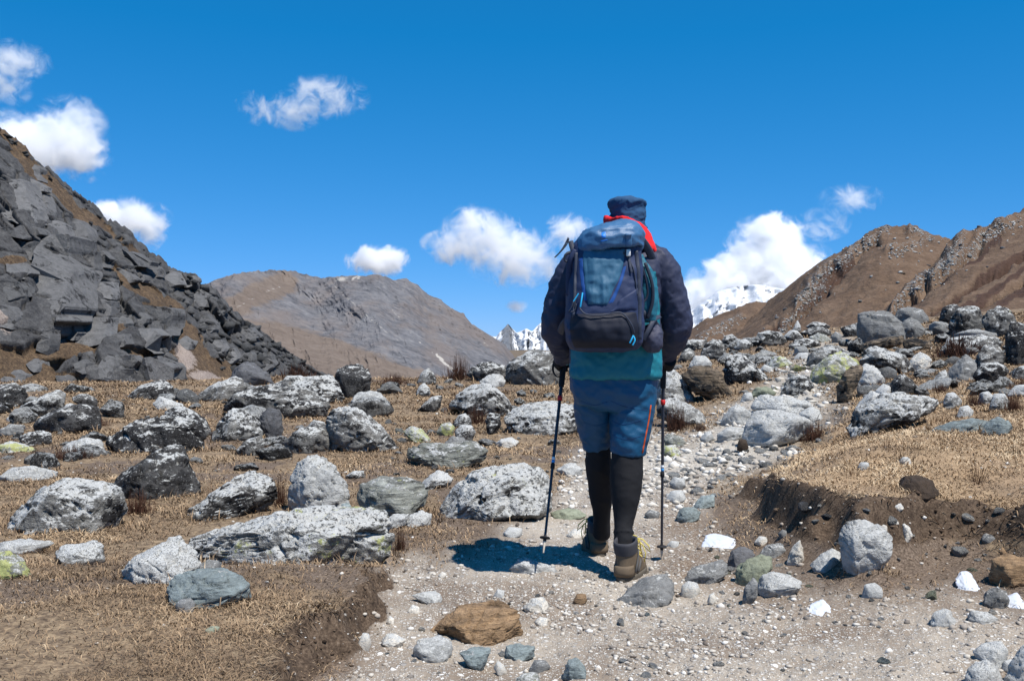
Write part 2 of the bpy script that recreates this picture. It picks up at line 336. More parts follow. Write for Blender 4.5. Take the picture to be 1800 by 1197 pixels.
# ------------------------------------------------------------------ stone
def stone_material():
    m = NT('stone', .9, .25)
    ob = m.obj(); rnd = m.n('ObjectInfo').outputs['Random']
    ps = m.attr('pscale', 'OBJECT'); off = m.vscale(m.n('Combine' + 'XYZ').outputs[0], 1.0)
    comb = m.n('CombineXYZ'); m.set(comb.inputs[0], m.math('MULTIPLY', rnd, 71.0)); m.set(comb.inputs[1], m.math('MULTIPLY', rnd, 37.0)); m.set(comb.inputs[2], m.math('MULTIPLY', rnd, 53.0))
    p = m.vmath('ADD', m.vscale(ob, ps), comb.outputs[0])
    base = m.attr('basecol', 'OBJECT', 'Color'); lw = m.attr('lwhite', 'OBJECT'); lb = m.attr('lblack', 'OBJECT'); lg = m.attr('lgreen', 'OBJECT'); band = m.attr('band', 'OBJECT')
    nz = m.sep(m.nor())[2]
    # grain and bedding
    g = m.noise(p, 9, 6, .7); g2 = m.noise(p, 40, 4, .7)
    ps2 = m.vmath('MULTIPLY', p, (1.6, 1.6, 14.0)); bd = m.noise(ps2, 1.6, 5, .65, .5)
    val = m.math('ADD', m.math('MULTIPLY', g, .9), m.math('MULTIPLY', g2, .5))
    val = m.math('ADD', val, m.math('MULTIPLY', band, m.math('MULTIPLY', m.math('SUBTRACT', bd, .5), 2.6)))
    val = m.math('MAXIMUM', m.math('MULTIPLY', val, 1.43), .12)
    c = m.mix(1.0, base, m.n('CombineXYZ').outputs[0], 'MULTIPLY') if False else None
    vm = m.n('VectorMath', operation='SCALE'); m.set(vm.inputs[0], base); m.set(vm.inputs[3], val); c = vm.outputs[0]
    # black crust, then white patches with torn edges (lichen, and sunlit tops painted in), then yellow-green rosettes
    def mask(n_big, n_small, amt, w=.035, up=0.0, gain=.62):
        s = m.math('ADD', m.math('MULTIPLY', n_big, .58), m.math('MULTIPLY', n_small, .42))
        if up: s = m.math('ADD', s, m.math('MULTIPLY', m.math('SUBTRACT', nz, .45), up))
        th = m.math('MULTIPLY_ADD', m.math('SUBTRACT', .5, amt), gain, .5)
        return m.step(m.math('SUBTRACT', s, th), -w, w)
    dirn = m.vmath('MULTIPLY', p, (1.0, 1.0, 1.7))
    b1 = m.noise(dirn, 6.0, 3, .55, .4); b2 = m.noise(dirn, 22, 6, .72, .3)
    kb = mask(m.noise(dirn, 3.1, 3, .5, .3), m.noise(p, 15, 5, .7), lb, .04)
    c = m.mix(kb, c, (.022, .021, .021))
    kw = mask(b1, b2, lw, .03, .16)  # whiter on upward faces: lichen there, plus the sun's brightness painted in
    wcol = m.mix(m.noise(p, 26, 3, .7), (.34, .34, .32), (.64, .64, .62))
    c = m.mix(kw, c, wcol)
    sp = m.step(m.noise(p, 34, 4, .65), .545, .60); c = m.mix(m.math('MULTIPLY', sp, m.math('MULTIPLY', kw, .85)), c, (.035, .034, .033))
    sp2 = m.step(m.noise(m.vmath('ADD', p, (9., 4., 2.)), 42, 3, .6), .62, .67); c = m.mix(m.math('MULTIPLY', m.math('MULTIPLY', sp2, m.math('MINIMUM', lw, .8)), m.math('SUBTRACT', 1.0, kw)), c, (.55, .55, .53))
    kg = mask(m.noise(m.vmath('ADD', p, (3., 8., 5.)), 3.4, 2, .5), m.noise(p, 21, 5, .7), lg, .03)
    c = m.mix(m.math('MULTIPLY', kg, .9), c, m.mix(g2, (.30, .32, .09), (.46, .47, .20)))
    m.color(c)
    h = m.math('ADD', m.math('MULTIPLY', g, 1.0), m.math('ADD', m.math('MULTIPLY', g2, .4), m.math('MULTIPLY', m.math('MULTIPLY', bd, band), 1.2)))
    h = m.math('ADD', h, m.math('MULTIPLY', kw, .12))
    bp = m.n('Bump'); m.set(bp.inputs['Height'], h); bp.inputs['Strength'].default_value = .95
    m.set(bp.inputs['Distance'], m.math('DIVIDE', .055, ps)); m.t.links.new(bp.outputs[0], m.b.inputs['Normal'])
    return m.mat
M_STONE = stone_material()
#        base colour           white black green band
LOOK = {'L': ((.145, .14, .13), .43, .50, .17, .3), 'D': ((.07, .068, .066), .40, .58, .12, .2), 'W': ((.50, .49, .46), .62, .20, .05, .15),
        'V': ((.21, .205, .19), .50, .47, .19, .3), 'G': ((.17, .17, .165), .30, .22, .08, .3), 'T': ((.20, .235, .235), .22, .10, .08, .5),
        'S': ((.21, .215, .19), .34, .22, .26, 1.0), 'B': ((.23, .15, .085), .05, .14, .0, .8), 'E': ((.06, .042, .030), .0, .12, .0, .3),
        'Y': ((.20, .20, .16), .48, .30, .46, .4), 'C': ((.56, .52, .45), .46, .08, .0, .15), 'P': ((.38, .38, .365), .46, .22, .08, .3),
        'X': ((.13, .10, .07), .06, .45, .0, 1.3), 'Q': ((.22, .235, .17), .12, .14, .22, .3), 'K': ((.105, .105, .11), .16, .16, .0, .35)}
def look(o, k, size, jit=0.0):
    b, w, bl, g, bn = LOOK[k]; f = 1 + jit * (random.random() - .5)
    o['basecol'] = [c * f for c in b]; o['lwhite'] = w; o['lblack'] = bl; o['lgreen'] = g; o['band'] = bn
    o['pscale'] = 1.0 / max(size, .01)

_ICO = {}
def ico(sub):
    if sub not in _ICO:
        bm = bmesh.new(); bmesh.ops.create_icosphere(bm, subdivisions=sub, radius=1.0)
        bm.verts.ensure_lookup_table()
        _ICO[sub] = (np.array([v.co[:] for v in bm.verts]), np.array([[v.index for v in f.verts] for f in bm.faces])); bm.free()
    return _ICO[sub]

def polar(poly):                                         # radius of a closed outline seen from its middle, by angle
    poly = np.asarray(poly, float); nxt = np.roll(poly, -1, 0)
    cr = poly[:, 0] * nxt[:, 1] - nxt[:, 0] * poly[:, 1]; A = cr.sum() / 2
    c = np.array([((poly[:, k] + nxt[:, k]) * cr).sum() / (6 * A) for k in (0, 1)])
    th = np.linspace(-math.pi, math.pi, 361); d = np.stack([np.cos(th), np.sin(th)], 1); R = np.zeros(361)
    for a, b in zip(poly - c, nxt - c):
        e = b - a; den = d[:, 0] * e[1] - d[:, 1] * e[0]; den = np.where(abs(den) < 1e-12, 1e-12, den)
        t = (a[0] * e[1] - a[1] * e[0]) / den; s = (a[0] * d[:, 1] - a[1] * d[:, 0]) / den
        R = np.maximum(R, np.where((s >= -1e-6) & (s <= 1 + 1e-6) & (t > 0), t, 0))
    R[R <= 0] = R[R > 0].mean()
    return c, th, R

def split4(V, F):
    e = np.sort(np.concatenate([F[:, [0, 1]], F[:, [1, 2]], F[:, [2, 0]]]), 1); ue, inv = np.unique(e, axis=0, return_inverse=True); inv = inv.ravel()
    n = len(V); m = len(F); V2 = np.concatenate([V, (V[ue[:, 0]] + V[ue[:, 1]]) / 2]); ab, bc, ca = n + inv[:m], n + inv[m:2 * m], n + inv[2 * m:]
    a, b, c = F.T; return V2, np.concatenate([np.stack(t, 1) for t in ((a, ab, ca), (ab, b, bc), (ca, bc, c), (ab, bc, ca))])
def relax(V, F, k, f=.5):
    for _ in range(k):
        S = np.zeros_like(V); C = np.zeros(len(V))
        for i, j in ((0, 1), (1, 2), (2, 0)):
            for x, y in ((i, j), (j, i)): np.add.at(S, F[:, x], V[F[:, y]]); np.add.at(C, F[:, x], 1)
        V = V * (1 - f) + f * S / C[:, None]
    return V
def vnormals(V, F):
    fn = np.cross(V[F[:, 1]] - V[F[:, 0]], V[F[:, 2]] - V[F[:, 0]]); N = np.zeros_like(V)
    for i in range(3): np.add.at(N, F[:, i], fn)
    return N / (np.linalg.norm(N, axis=1)[:, None] + 1e-12)
def hull_of(pts):
    bm = bmesh.new()
    for p in pts: bm.verts.new([float(c) for c in p])
    r = bmesh.ops.convex_hull(bm, input=bm.verts); bmesh.ops.delete(bm, geom=list({e for e in r['geom_interior'] + r['geom_unused'] if isinstance(e, bmesh.types.BMVert)}), context='VERTS')
    bmesh.ops.triangulate(bm, faces=bm.faces); bmesh.ops.recalc_face_normals(bm, faces=bm.faces); bm.verts.index_update()
    V = np.array([v.co[:] for v in bm.verts]); F = np.array([[v.index for v in f.verts] for f in bm.faces]); bm.free(); return V, F
def rock_geo(poly, depth, sub, seed, n_exp=2.6, facets=16, rough=.06, lean=.35):
    """solid broken stone: flat fracture faces meeting in worn edges; poly is its outline in its own x-z plane, depth its half thickness"""
    rg = np.random.default_rng(seed); c, th, R = polar(poly); q = np.asarray(poly, float) - c; size = np.sqrt(R.mean() * R.max())
    zmin, zmax = q[:, 1].min(), q[:, 1].max(); H = zmax - zmin + 1e-9; pts = []
    yo = lambda z: lean * (z - zmin) / H * depth          # the face leans back, so the top shows
    for x, z in q: pts.append((x, rg.uniform(-.22, .22) * depth + yo(z), z))
    for sgn, k in ((-1, 6), (1, 5)):                      # corner points of the near and the far face
        t0 = rg.uniform(0, 6.28)
        for i in range(k):
            t = t0 + (i + rg.uniform(-.3, .3)) * 2 * math.pi / k; r = np.interp((t + math.pi) % (2 * math.pi) - math.pi, th, R) * rg.uniform(.42, .86)
            x, z = r * math.cos(t), r * math.sin(t); pts.append((x, sgn * depth * rg.uniform(.62, 1.0) + yo(z), z))
    V, F = hull_of(pts); lv = {5: 4, 4: 3, 3: 2}[sub]
    for i in range(lv):
        V, F = split4(V, F)
        if i == 1: V = relax(V, F, 1, .10)
    V = relax(V, F, 1, .3); N = vnormals(V, F); p0 = V / size; o = rg.uniform(0, 50, 3)
    t = rg.normal(size=3) * .45 + np.array([0, .2, 1]); t /= np.linalg.norm(t); qq = p0 + np.outer(p0 @ t, t) * 1.2   # bedding
    d = rough * size * (.55 * fbm(p0 * 1.8 + o, 3, seed % 97) + .55 * fbm(qq * 4.5 + o, 4, seed % 89, .55, True) + (.34 * fbm(p0 * 15 + o, 3, seed % 83, .62, True) if sub >= 4 else .2 * fbm(p0 * 9 + o, 2, seed % 83)))
    if sub >= 4:
        f1, f2, cid = worley(qq * 1.5 + o + .10 * fbm(qq * 3 + o, 2, 5)[:, None], seed % 71)
        d = d + size * (rough / .06) * ((cid - .5) * .09 - .075 * np.exp(-((f2 - f1) / .045) ** 2))
    V = V + N * d[:, None]
    return V, F, c, size

ROCKS = {}
def outline_rock(key, name, kind, label, px, cat=None, depth=None, group=None, Y=None, n_exp=2.8, facets=16, rough=.06, lean=.4, surf=None, parent=None, sink=.0):
    a = np.array(px, float); hh = np.ptp(a[:, 1]); fb = np.clip((a[:, 1] - a[:, 1].min()) / hh - .55, 0, 1) / .45
    a0 = a.copy(); a[:, 1] += fb * .22 * hh; a[:, 0] += fb * .04 * (a[:, 0] - a[:, 0].mean())
    xc = a[:, 0].mean(); w = np.ptp(a[:, 0]); h = np.ptp(a[:, 1]); by = a0[:, 1].max()
    if Y is None:
        Yf = ground_hit(a[:, 0].min() + .5 * w, min(by - .04 * h, 1300)) or 30.0
        wm = w / F_PX * Yf; dep = (depth or .42) * min(wm, 1.7 * h / F_PX * Yf * 1.4)
        Y = Yf + dep * .8
        Y = min(Y, Yf * 1.12)
    else:
        wm = w / F_PX * Y; dep = (depth or .42) * min(wm, h / F_PX * Y * 2)
    pts = [(p.x, p.z) for p in (P(q[0], q[1], Y) for q in a)]
    rpx = max(w, h) * .57; sub = 5 if rpx > 75 else (4 if rpx > 24 else 3)
    seed = (int(xc) * 7919 + int(by) * 104729) % 100003
    v, F, c, size = rock_geo(pts, dep, sub, seed, n_exp, facets, rough, lean)
    zb = v[:, 2].min() - .0
    org = Vector((c[0], Y, c[1] + zb)); v = v - np.array([0, 0, zb])
    me = mesh_np(name, v, F, True)
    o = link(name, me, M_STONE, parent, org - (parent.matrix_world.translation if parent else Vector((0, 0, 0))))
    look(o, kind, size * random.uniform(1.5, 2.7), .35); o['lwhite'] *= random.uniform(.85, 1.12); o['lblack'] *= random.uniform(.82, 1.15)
    if parent is None: tag(o, label, cat or name.split('_')[-1], group)
    ROCKS[key] = (o, xc, by, w, h, Y)
    return o
# every stone that can be told apart: key, name, look, label, outline (bearings of its corners), options
B_ = [
('L1','boulder','D','dark boulder at the foot of the cliff, cut by the left edge',[(-25,690),(-10,676),(20,675),(38,682),(42,700),(30,716),(-20,718)],{}),
('L2','boulder','V','mostly white wedge-shaped boulder beside the dark boulder at the left edge',[(25,718),(60,702),(92,685),(108,692),(110,712),(105,726),(60,730),(30,726)],{}),
('L3','boulder','D','small black and white tilted boulder just right of the white wedge-shaped one',[(125,700),(135,692),(148,692),(165,702),(171,708),(165,718),(150,712),(130,707)],{}),
('L4','boulder','D','low dark boulder peppered with white, with an overhanging shaded lower left edge',[(54,745),(65,735),(85,726),(110,712),(140,709),(160,715),(170,732),(178,750),(150,758),(120,765),(90,756),(60,752)],{}),
('L5','boulder','D','humped black and white boulder under the jointed slabs of the cliff foot',[(217,697),(235,682),(250,680),(265,670),(280,668),(295,675),(303,684),(300,696),(260,700),(230,703)],{}),
('L6','slab','W','flat bright white slab pointing left above the big dark boulder',[(267,710),(276,696),(300,704),(325,712),(315,722),(285,720)],{}),
('L7','boulder','D','broad dark speckled boulder with a steep shaded right end, under a tilted cap stone',[(188,772),(190,765),(215,750),(245,738),(290,735),(325,741),(345,748),(352,765),(355,787),(340,793),(318,796),(300,801),(260,799),(225,789),(200,792),(187,793)],{}),
('L8','slab','D','dark cap slab tilted down to the right on the back of a broad boulder',[(262,745),(290,721),(310,713),(328,718),(345,733),(365,750),(378,764),(362,772),(340,768),(300,760)],{'dy':.25}),
('L9','boulder','D','steep dark pyramid boulder with a white streaked point and a low foot on both sides',[(185,855),(205,837),(240,815),(260,795),(285,787),(305,790),(320,805),(335,830),(345,850),(355,860),(345,872),(320,876),(305,884),(270,876),(225,877),(195,868)],{}),
('L10','slab','P','long flat pale grey stone at the left edge in brown grass',[(-5,836),(10,824),(40,820),(75,824),(100,829),(98,840),(60,846),(0,848)],{}),
('L11','boulder','D','small dark and white boulder below the overhanging low one',[(29,770),(45,760),(70,757),(85,762),(89,777),(75,785),(40,780)],{}),
('L12','slab','Y','flat greenish white slab cut by the left edge',[(-10,782),(10,778),(40,783),(65,790),(40,797),(-10,797)],{}),
('L13','boulder','P','pale grey double-humped boulder beside a low brown bush',[(103,788),(115,776),(130,777),(150,771),(172,775),(184,790),(172,799),(140,799),(110,799)],{}),
('L14','stone','P','little pale oval stone left of the low dark overhanging boulder',[(10,735),(25,725),(38,731),(35,740),(12,741)],{}),
('L15','stone','G','plain grey low stone near the left edge above a greenish slab',[(-5,757),(15,746),(38,748),(40,760),(20,767),(-5,768)],{}),
('L16','boulder','V','big blunt black boulder blotched white at the left edge of the foreground turf',[(0,925),(15,905),(40,880),(65,860),(80,848),(105,844),(140,851),(180,857),(205,865),(213,880),(212,902),(195,930),(185,942),(150,944),(110,938),(50,934),(5,940)],{'n_exp':3.2}),
('L17','boulder','L','boulder like a lying wedge with dark underside, thin end pointing left',[(325,904),(335,890),(365,872),(400,850),(430,833),(450,835),(480,842),(487,860),(485,880),(450,896),(410,911),(370,917),(335,914)],{}),
('L18','boulder','P','tall rounded pale grey boulder with a black crusted top',[(508,860),(511,830),(520,815),(535,806),(550,803),(568,806),(590,825),(598,838),(610,855),(614,880),(605,903),(590,913),(545,912),(520,905),(509,890)],{}),
('L18b','stone','T','bluish wedge stone leaning on the foot of the tall rounded boulder',[(590,908),(600,886),(612,884),(620,897),(624,912)],{'dy':-.08}),
('L19','boulder','V','long low white boulder with yellow-green lichen, thin end pointing left, in the foreground turf',[(320,957),(360,945),(420,932),(455,915),(480,903),(545,898),(560,905),(620,905),(650,902),(672,908),(683,925),(684,950),(672,970),(640,994),(610,996),(560,992),(500,982),(460,974),(420,968),(380,972),(335,974)],{'n_exp':3.0,'depth':.34,'tw':(.60,.40,.36)}),
('L20','boulder','W','knobbly bright white boulder at the left tip of the long low boulder',[(209,1003),(222,985),(245,975),(270,965),(290,952),(305,949),(318,958),(320,972),(340,980),(347,994),(335,1010),(310,1025),(270,1028),(240,1030),(222,1018),(212,1013)],{}),
('L21','boulder','T','angular blue grey boulder with a white dusted top in front of the knobbly white one',[(296,1032),(300,1016),(320,1009),(350,1012),(380,1008),(410,1015),(432,1030),(436,1050),(400,1060),(370,1064),(310,1066),(298,1056)],{'n_exp':3.4,'dy':-.05}),
('L22','stone','G','plain dark grey wedge stone between the knobbly white and the angular blue grey boulders',[(325,1014),(340,995),(365,985),(383,988),(387,1012),(350,1018)],{}),
('L23','stone','G','small charcoal stone in front of the left corner of the blue grey boulder',[(306,1065),(312,1055),(335,1051),(343,1060),(339,1074),(322,1080),(310,1076)],{'n_exp':3.6}),
('L24','boulder','V','low pale boulder with one round lime green lichen spot',[(93,972),(105,960),(140,958),(165,953),(180,960),(182,982),(170,994),(140,997),(120,988),(100,981)],{}),
('L25','slab','P','thin pale slab at the left edge behind a lime green boulder',[(-10,957),(20,950),(60,952),(90,957),(60,972),(20,976),(-10,974)],{}),
('L26','boulder','Y','boulder almost covered in lime green lichen at the left edge',[(-10,974),(10,970),(30,980),(50,1000),(56,1012),(25,1020),(-10,1020)],{}),
('L27','boulder','K','dark peaked boulder with a thin white crest at the top of the left boulder cluster',[(398,668),(410,650),(420,638),(430,635),(442,637),(455,648),(470,660),(482,672),(450,682),(410,680)],{}),
('L28','boulder','L','rounded speckled boulder at the left end of the boulder cluster',[(342,697),(365,680),(390,668),(410,663),(422,668),(432,680),(425,699),(400,706),(375,707),(350,702)],{}),
('L29','slab','L','long straight-topped speckled slab at the back of the left boulder cluster',[(473,675),(500,664),(530,662),(560,660),(580,660),(590,672),(600,690),(598,704),(580,712),(540,709),(490,699),(468,692)],{'n_exp':3.2}),
('L30','boulder','L','wide layered speckled boulder in front of the straight-topped slab',[(392,718),(410,698),(430,690),(445,682),(480,680),(520,690),(550,693),(575,704),(580,716),(571,730),(545,737),(510,740),(470,735),(440,730),(415,727)],{}),
('L31','boulder','D','rounded black and white boulder with bush growing on it, right end of the left cluster',[(585,667),(590,650),(610,642),(630,640),(645,650),(652,665),(650,680),(640,694),(622,704),(605,702),(595,689)],{}),
('L32','boulder','P','small smooth pale boulder below the right end of the left cluster',[(616,706),(625,692),(650,686),(670,690),(679,702),(674,714),(645,718),(625,716)],{}),
('L33','boulder','V','lumpy white crusted boulder with a sloping left shoulder',[(370,768),(380,745),(392,728),(405,718),(420,717),(440,730),(455,745),(461,760),(456,774),(420,778),(392,778)],{}),
('L33b','stone','L','small speckled stone in front of the lumpy white crusted boulder',[(411,794),(430,774),(455,766),(466,781),(456,799),(425,803)],{}),
('L34','boulder','K','upright plain grey boulder between two white crusted ones',[(456,730),(470,717),(490,720),(496,740),(495,764),(485,774),(465,772),(457,752)],{'n_exp':3.6}),
('L35','boulder','L','squat speckled boulder left of the big sloping one',[(495,779),(515,762),(530,752),(550,747),(570,755),(580,770),(583,788),(565,797),(530,800),(505,796)],{}),
('L36','stone','L','small speckled stone perched behind the squat boulder',[(538,750),(550,738),(570,742),(574,758),(560,764)],{}),
('L37','boulder','L','big speckled boulder sloping down to the right like a ramp',[(568,745),(573,722),(600,716),(625,716),(640,725),(655,740),(675,760),(690,770),(700,783),(690,797),(660,800),(630,800),(605,797),(585,780),(574,764)],{}),
('M1','slab','S','flat layered grey slab in the grass, widest of the bedded stones',[(711,804),(715,788),(735,780),(770,785),(800,780),(840,780),(858,792),(851,808),(820,817),(790,825),(760,825),(735,812)],{'n_exp':3.2}),
('M1b','stone','G','smooth grey stone behind the flat layered slab',[(780,778),(795,767),(815,770),(823,783),(790,786)],{}),
('M2','boulder','V','large dome-shaped speckled boulder near the middle',[(790,712),(800,695),(820,680),(840,674),(855,674),(870,682),(890,697),(904,712),(901,724),(880,731),(855,735),(830,727),(805,717)],{}),
('M2b','stone','L','narrow speckled stone at the foot of the dome-shaped boulder',[(854,738),(862,725),(880,727),(881,748),(870,762),(860,766),(855,753)],{}),
('M3','slab','V','wide flat-topped speckled slab half hidden behind the left walking pole',[(883,738),(900,722),(920,712),(960,709),(1000,710),(1020,714),(1031,736),(1028,757),(1000,763),(950,767),(915,769),(897,759)],{'n_exp':3.6}),
('M4','boulder','L','large dark-faced block of a boulder on the crest, left of the walker',[(888,655),(895,640),(912,628),(925,618),(940,612),(955,614),(970,622),(982,640),(989,662),(980,674),(950,681),(915,676),(893,672)],{'n_exp':3.2}),
('M4b','boulder','L','speckled boulder against the left side of the large crest boulder',[(818,658),(830,645),(850,637),(870,637),(890,645),(893,662),(870,674),(838,672)],{}),
('M4c','stone','P','pale stone in front of the gap between the two crest boulders',[(841,671),(860,658),(880,658),(891,670),(880,682),(853,680)],{}),
('M5','boulder','V','pointed white speckled boulder in front of a rounded brown bush',[(732,671),(740,655),(752,646),(760,652),(767,665),(766,675),(748,677)],{}),
('M6','stone','V','small pointed speckled stone below the pointed one by the brown bush',[(729,693),(735,680),(745,672),(755,682),(758,693),(745,698)],{}),
('M7','stone','L','grey and white stone in grass left of the dome-shaped boulder',[(731,721),(745,710),(760,697),(778,695),(773,715),(760,724),(740,726)],{}),
('M8','stone','L','round speckled stone below the dome-shaped boulder',[(794,746),(805,730),(818,726),(828,735),(829,751),(810,755)],{}),
('M9','stone','Y','rounded stone with green patches, left of two below the dome-shaped boulder',[(766,759),(775,745),(790,742),(800,750),(796,764),(775,768)],{}),
('M10','stone','L','angular speckled stone wedged against the green patched one',[(798,758),(810,747),(830,748),(837,760),(829,772),(815,777),(802,769)],{'dy':-.1}),
('M11','stone','Y','long low greenish stone sloping right in the grass',[(706,759),(720,750),(738,755),(750,767),(767,780),(745,780),(720,772)],{}),
('M12','stone','C','bright white flat stone alone on bare ground behind the left pole',[(870,780),(880,772),(900,769),(913,777),(901,788),(880,788)],{'n_exp':3}),
('M13','boulder','V','pale diamond-shaped boulder behind the large white lichen boulder',[(736,852),(755,835),(770,828),(785,832),(798,843),(786,858),(760,862),(743,858)],{}),
('M14','boulder','S','low greenish layered boulder left of the large white lichen boulder',[(632,908),(640,880),(625,854),(660,840),(700,845),(740,847),(754,863),(747,883),(722,899),(700,909),(660,916)],{}),
('M15','boulder','V','large blunt white lichen boulder with a bright yellow spot, beside the left pole',[(768,920),(773,890),(793,865),(810,845),(830,832),(870,826),(920,824),(947,826),(961,843),(969,862),(964,890),(945,901),(920,892),(880,901),(850,904),(820,911),(800,923)],{'tw':(.60,.40,.26),'n_exp':3.3}),
('M16','stone','P','smooth pale grey stone at the left foot of the large white lichen boulder',[(706,919),(720,905),(740,899),(758,905),(757,921),(735,929),(713,929)],{}),
('M17','stone','P','flat pale stone touching the right end of the long low boulder',[(674,919),(690,905),(720,904),(713,922),(685,932)],{}),
('M18','stone','V','small flat speckled stone right of the tall rounded boulder',[(606,837),(620,828),(640,828),(641,840),(615,843)],{}),
('M19','stone','P','low pale stone in the bare ground behind the left boot',[(978,827),(995,815),(1010,814),(1026,825),(1021,838),(990,836)],{}),
('M20','slab','Q','flat pale green slab left of the far boot',[(966,903),(985,897),(1020,898),(1034,906),(1021,913),(975,915)],{'depth':.5}),
('R1','boulder','L','flat-topped speckled boulder right of the walker\'s elbow on the crest',[(1194,613),(1205,600),(1225,596),(1243,597),(1248,606),(1235,616),(1208,618)],{}),
('R2','boulder','L','rounded white speckled boulder next to the flat-topped one on the crest',[(1230,625),(1240,605),(1255,596),(1268,598),(1275,610),(1278,624),(1265,634),(1245,630)],{}),
('R3','boulder','L','round dark speckled boulder below the flat-topped crest boulder',[(1190,633),(1200,618),(1212,611),(1222,618),(1223,629),(1205,638)],{}),
('R4','boulder','P','pale rounded boulder right of the walker\'s hand',[(1210,643),(1222,625),(1240,625),(1253,639),(1246,650),(1220,652)],{}),
('R5','boulder','D','dark round boulder on the crest with a brown slope behind',[(1266,603),(1275,590),(1288,587),(1298,595),(1296,608),(1275,611)],{}),
('R6','boulder','L','wedge-shaped speckled boulder between the dark round one and the broad dark one',[(1288,611),(1300,598),(1312,595),(1325,605),(1323,615),(1302,617)],{}),
('R7','boulder','L','broad dark boulder with a white right shoulder on the crest left of the path top',[(1318,601),(1335,585),(1355,580),(1375,583),(1386,601),(1375,609),(1345,610),(1325,608)],{}),
('R8','boulder','V','white topped boulder with a dark hollow beneath it on the crest',[(1376,592),(1390,580),(1402,581),(1413,592),(1405,600),(1385,599)],{}),
('R9','stone','V','small white spike of rock standing on the crest',[(1390,583),(1398,570),(1403,562),(1408,572),(1409,584)],{}),
('R10','boulder','D','flat dark boulder highest on the crest beside the white spike',[(1416,574),(1430,566),(1450,567),(1461,575),(1440,582)],{}),
('R11','boulder','D','knobbly dark boulder just under the flat dark one on the crest',[(1406,585),(1425,577),(1445,573),(1460,580),(1464,592),(1440,594),(1415,592)],{}),
('R12','boulder','S','grey layered humped boulder on the crest',[(1422,593),(1440,585),(1455,589),(1464,599),(1445,603),(1428,599)],{}),
('R13','boulder','G','smooth grey egg-shaped boulder left of the big square block',[(1460,592),(1470,582),(1480,588),(1482,602),(1468,604)],{}),
('R14','boulder','L','long low speckled boulder below the knobbly crest boulders',[(1387,608),(1400,596),(1420,598),(1440,596),(1447,606),(1425,613),(1393,613)],{}),
('R15','boulder','D','large dark triangular boulder thick with white specks beside the path',[(1272,673),(1270,650),(1276,630),(1290,623),(1310,627),(1325,639),(1345,655),(1360,669),(1359,677),(1320,676),(1293,676)],{'n_exp':3}),
('R16','boulder','X','brown splintered layered rock leaning to the right behind the right pole',[(1200,660),(1222,646),(1252,642),(1264,655),(1277,675),(1292,695),(1297,709),(1270,702),(1240,694),(1216,684)],{'n_exp':3}),
('R17','boulder','V','speckled boulder directly behind the right walking pole, upper of two',[(1150,690),(1165,655),(1185,648),(1205,666),(1220,690),(1224,704),(1195,711),(1155,712)],{}),
('R18','boulder','V','long speckled boulder sloping right from behind the right pole, lower of two',[(1155,730),(1158,702),(1190,699),(1220,714),(1240,727),(1247,744),(1225,753),(1205,748),(1180,740)],{}),
('R19','boulder','V','white and blue grey speckled boulder in the middle of the rising path',[(1371,694),(1385,670),(1400,659),(1425,661),(1435,676),(1422,694),(1395,696)],{}),
('R20','boulder','L','round-backed speckled boulder overhanging a brown hollow beside the path',[(1418,638),(1428,620),(1445,610),(1480,607),(1502,620),(1492,636),(1440,644)],{}),
('R20b','boulder','Y','large boulder streaked yellow-green in front of the round-backed one',[(1421,665),(1438,640),(1460,625),(1485,619),(1512,635),(1507,660),(1475,671),(1438,673)],{'dy':-.3}),
('R21','slab','X','dark slab standing on edge and leaning right beside the path',[(1470,705),(1474,675),(1489,650),(1513,640),(1521,645),(1508,666),(1492,692),(1477,710)],{}),
('R22','boulder','P','smooth pale tan boulder right of the dark leaning slab',[(1501,675),(1513,645),(1525,639),(1545,647),(1556,665),(1552,673),(1520,680)],{'n_exp':3.2}),
('R23','slab','W','big bright white slab lying in the path bend',[(1322,716),(1340,697),(1360,695),(1400,699),(1425,709),(1441,722),(1420,732),(1380,729),(1345,726),(1330,724)],{'n_exp':3.2}),
('R23b','stone','W','white stone at the right tip of the big white slab',[(1403,729),(1425,715),(1442,721),(1447,735),(1425,742),(1408,740)],{}),
('R24','boulder','P','broad pale lichen boulder in front of the big white slab',[(1306,766),(1313,745),(1330,727),(1350,721),(1385,723),(1412,729),(1434,746),(1432,762),(1405,770),(1370,780),(1330,791),(1310,788)],{'n_exp':3}),
('R25','boulder','P','pale rounded boulder with green tinge left of the big white slab',[(1263,742),(1280,720),(1295,710),(1310,715),(1327,731),(1324,745),(1295,749),(1273,749)],{}),
('R26','stone','P','small pale pointed stone on the path right of the pole',[(1230,771),(1240,760),(1250,757),(1257,772),(1240,778)],{}),
('R27','stone','S','low layered grey stone right beside the right pole',[(1166,773),(1175,762),(1195,767),(1210,781),(1195,787),(1170,780)],{}),
('R28','stone','Y','greenish mossy stone touching the right pole',[(1160,799),(1168,783),(1185,782),(1200,796),(1190,804)],{}),
('R29','slab','P','flat pale slab left of the broad pale lichen boulder',[(1260,764),(1285,750),(1310,754),(1309,769),(1280,776),(1263,774)],{}),
('R30','stone','E','small black stump-like stone at the left foot of the broad pale boulder',[(1295,789),(1299,773),(1312,772),(1317,786),(1308,794)],{'dy':-.1}),
('R31','boulder','Q','olive brown boulder on the left side of the rising path',[(1318,696),(1330,682),(1350,679),(1367,690),(1361,700),(1335,701)],{}),
('R32','stone','P','pale stone standing beside the olive brown boulder',[(1301,706),(1309,691),(1322,689),(1327,706)],{}),
('R33','boulder','Y','green tinged boulder left of the path near the crest',[(1348,644),(1362,625),(1380,627),(1394,639),(1380,646),(1358,647)],{}),
('R34','boulder','P','flat pale stone in the path near the crest',[(1393,631),(1405,620),(1422,619),(1422,632)],{}),
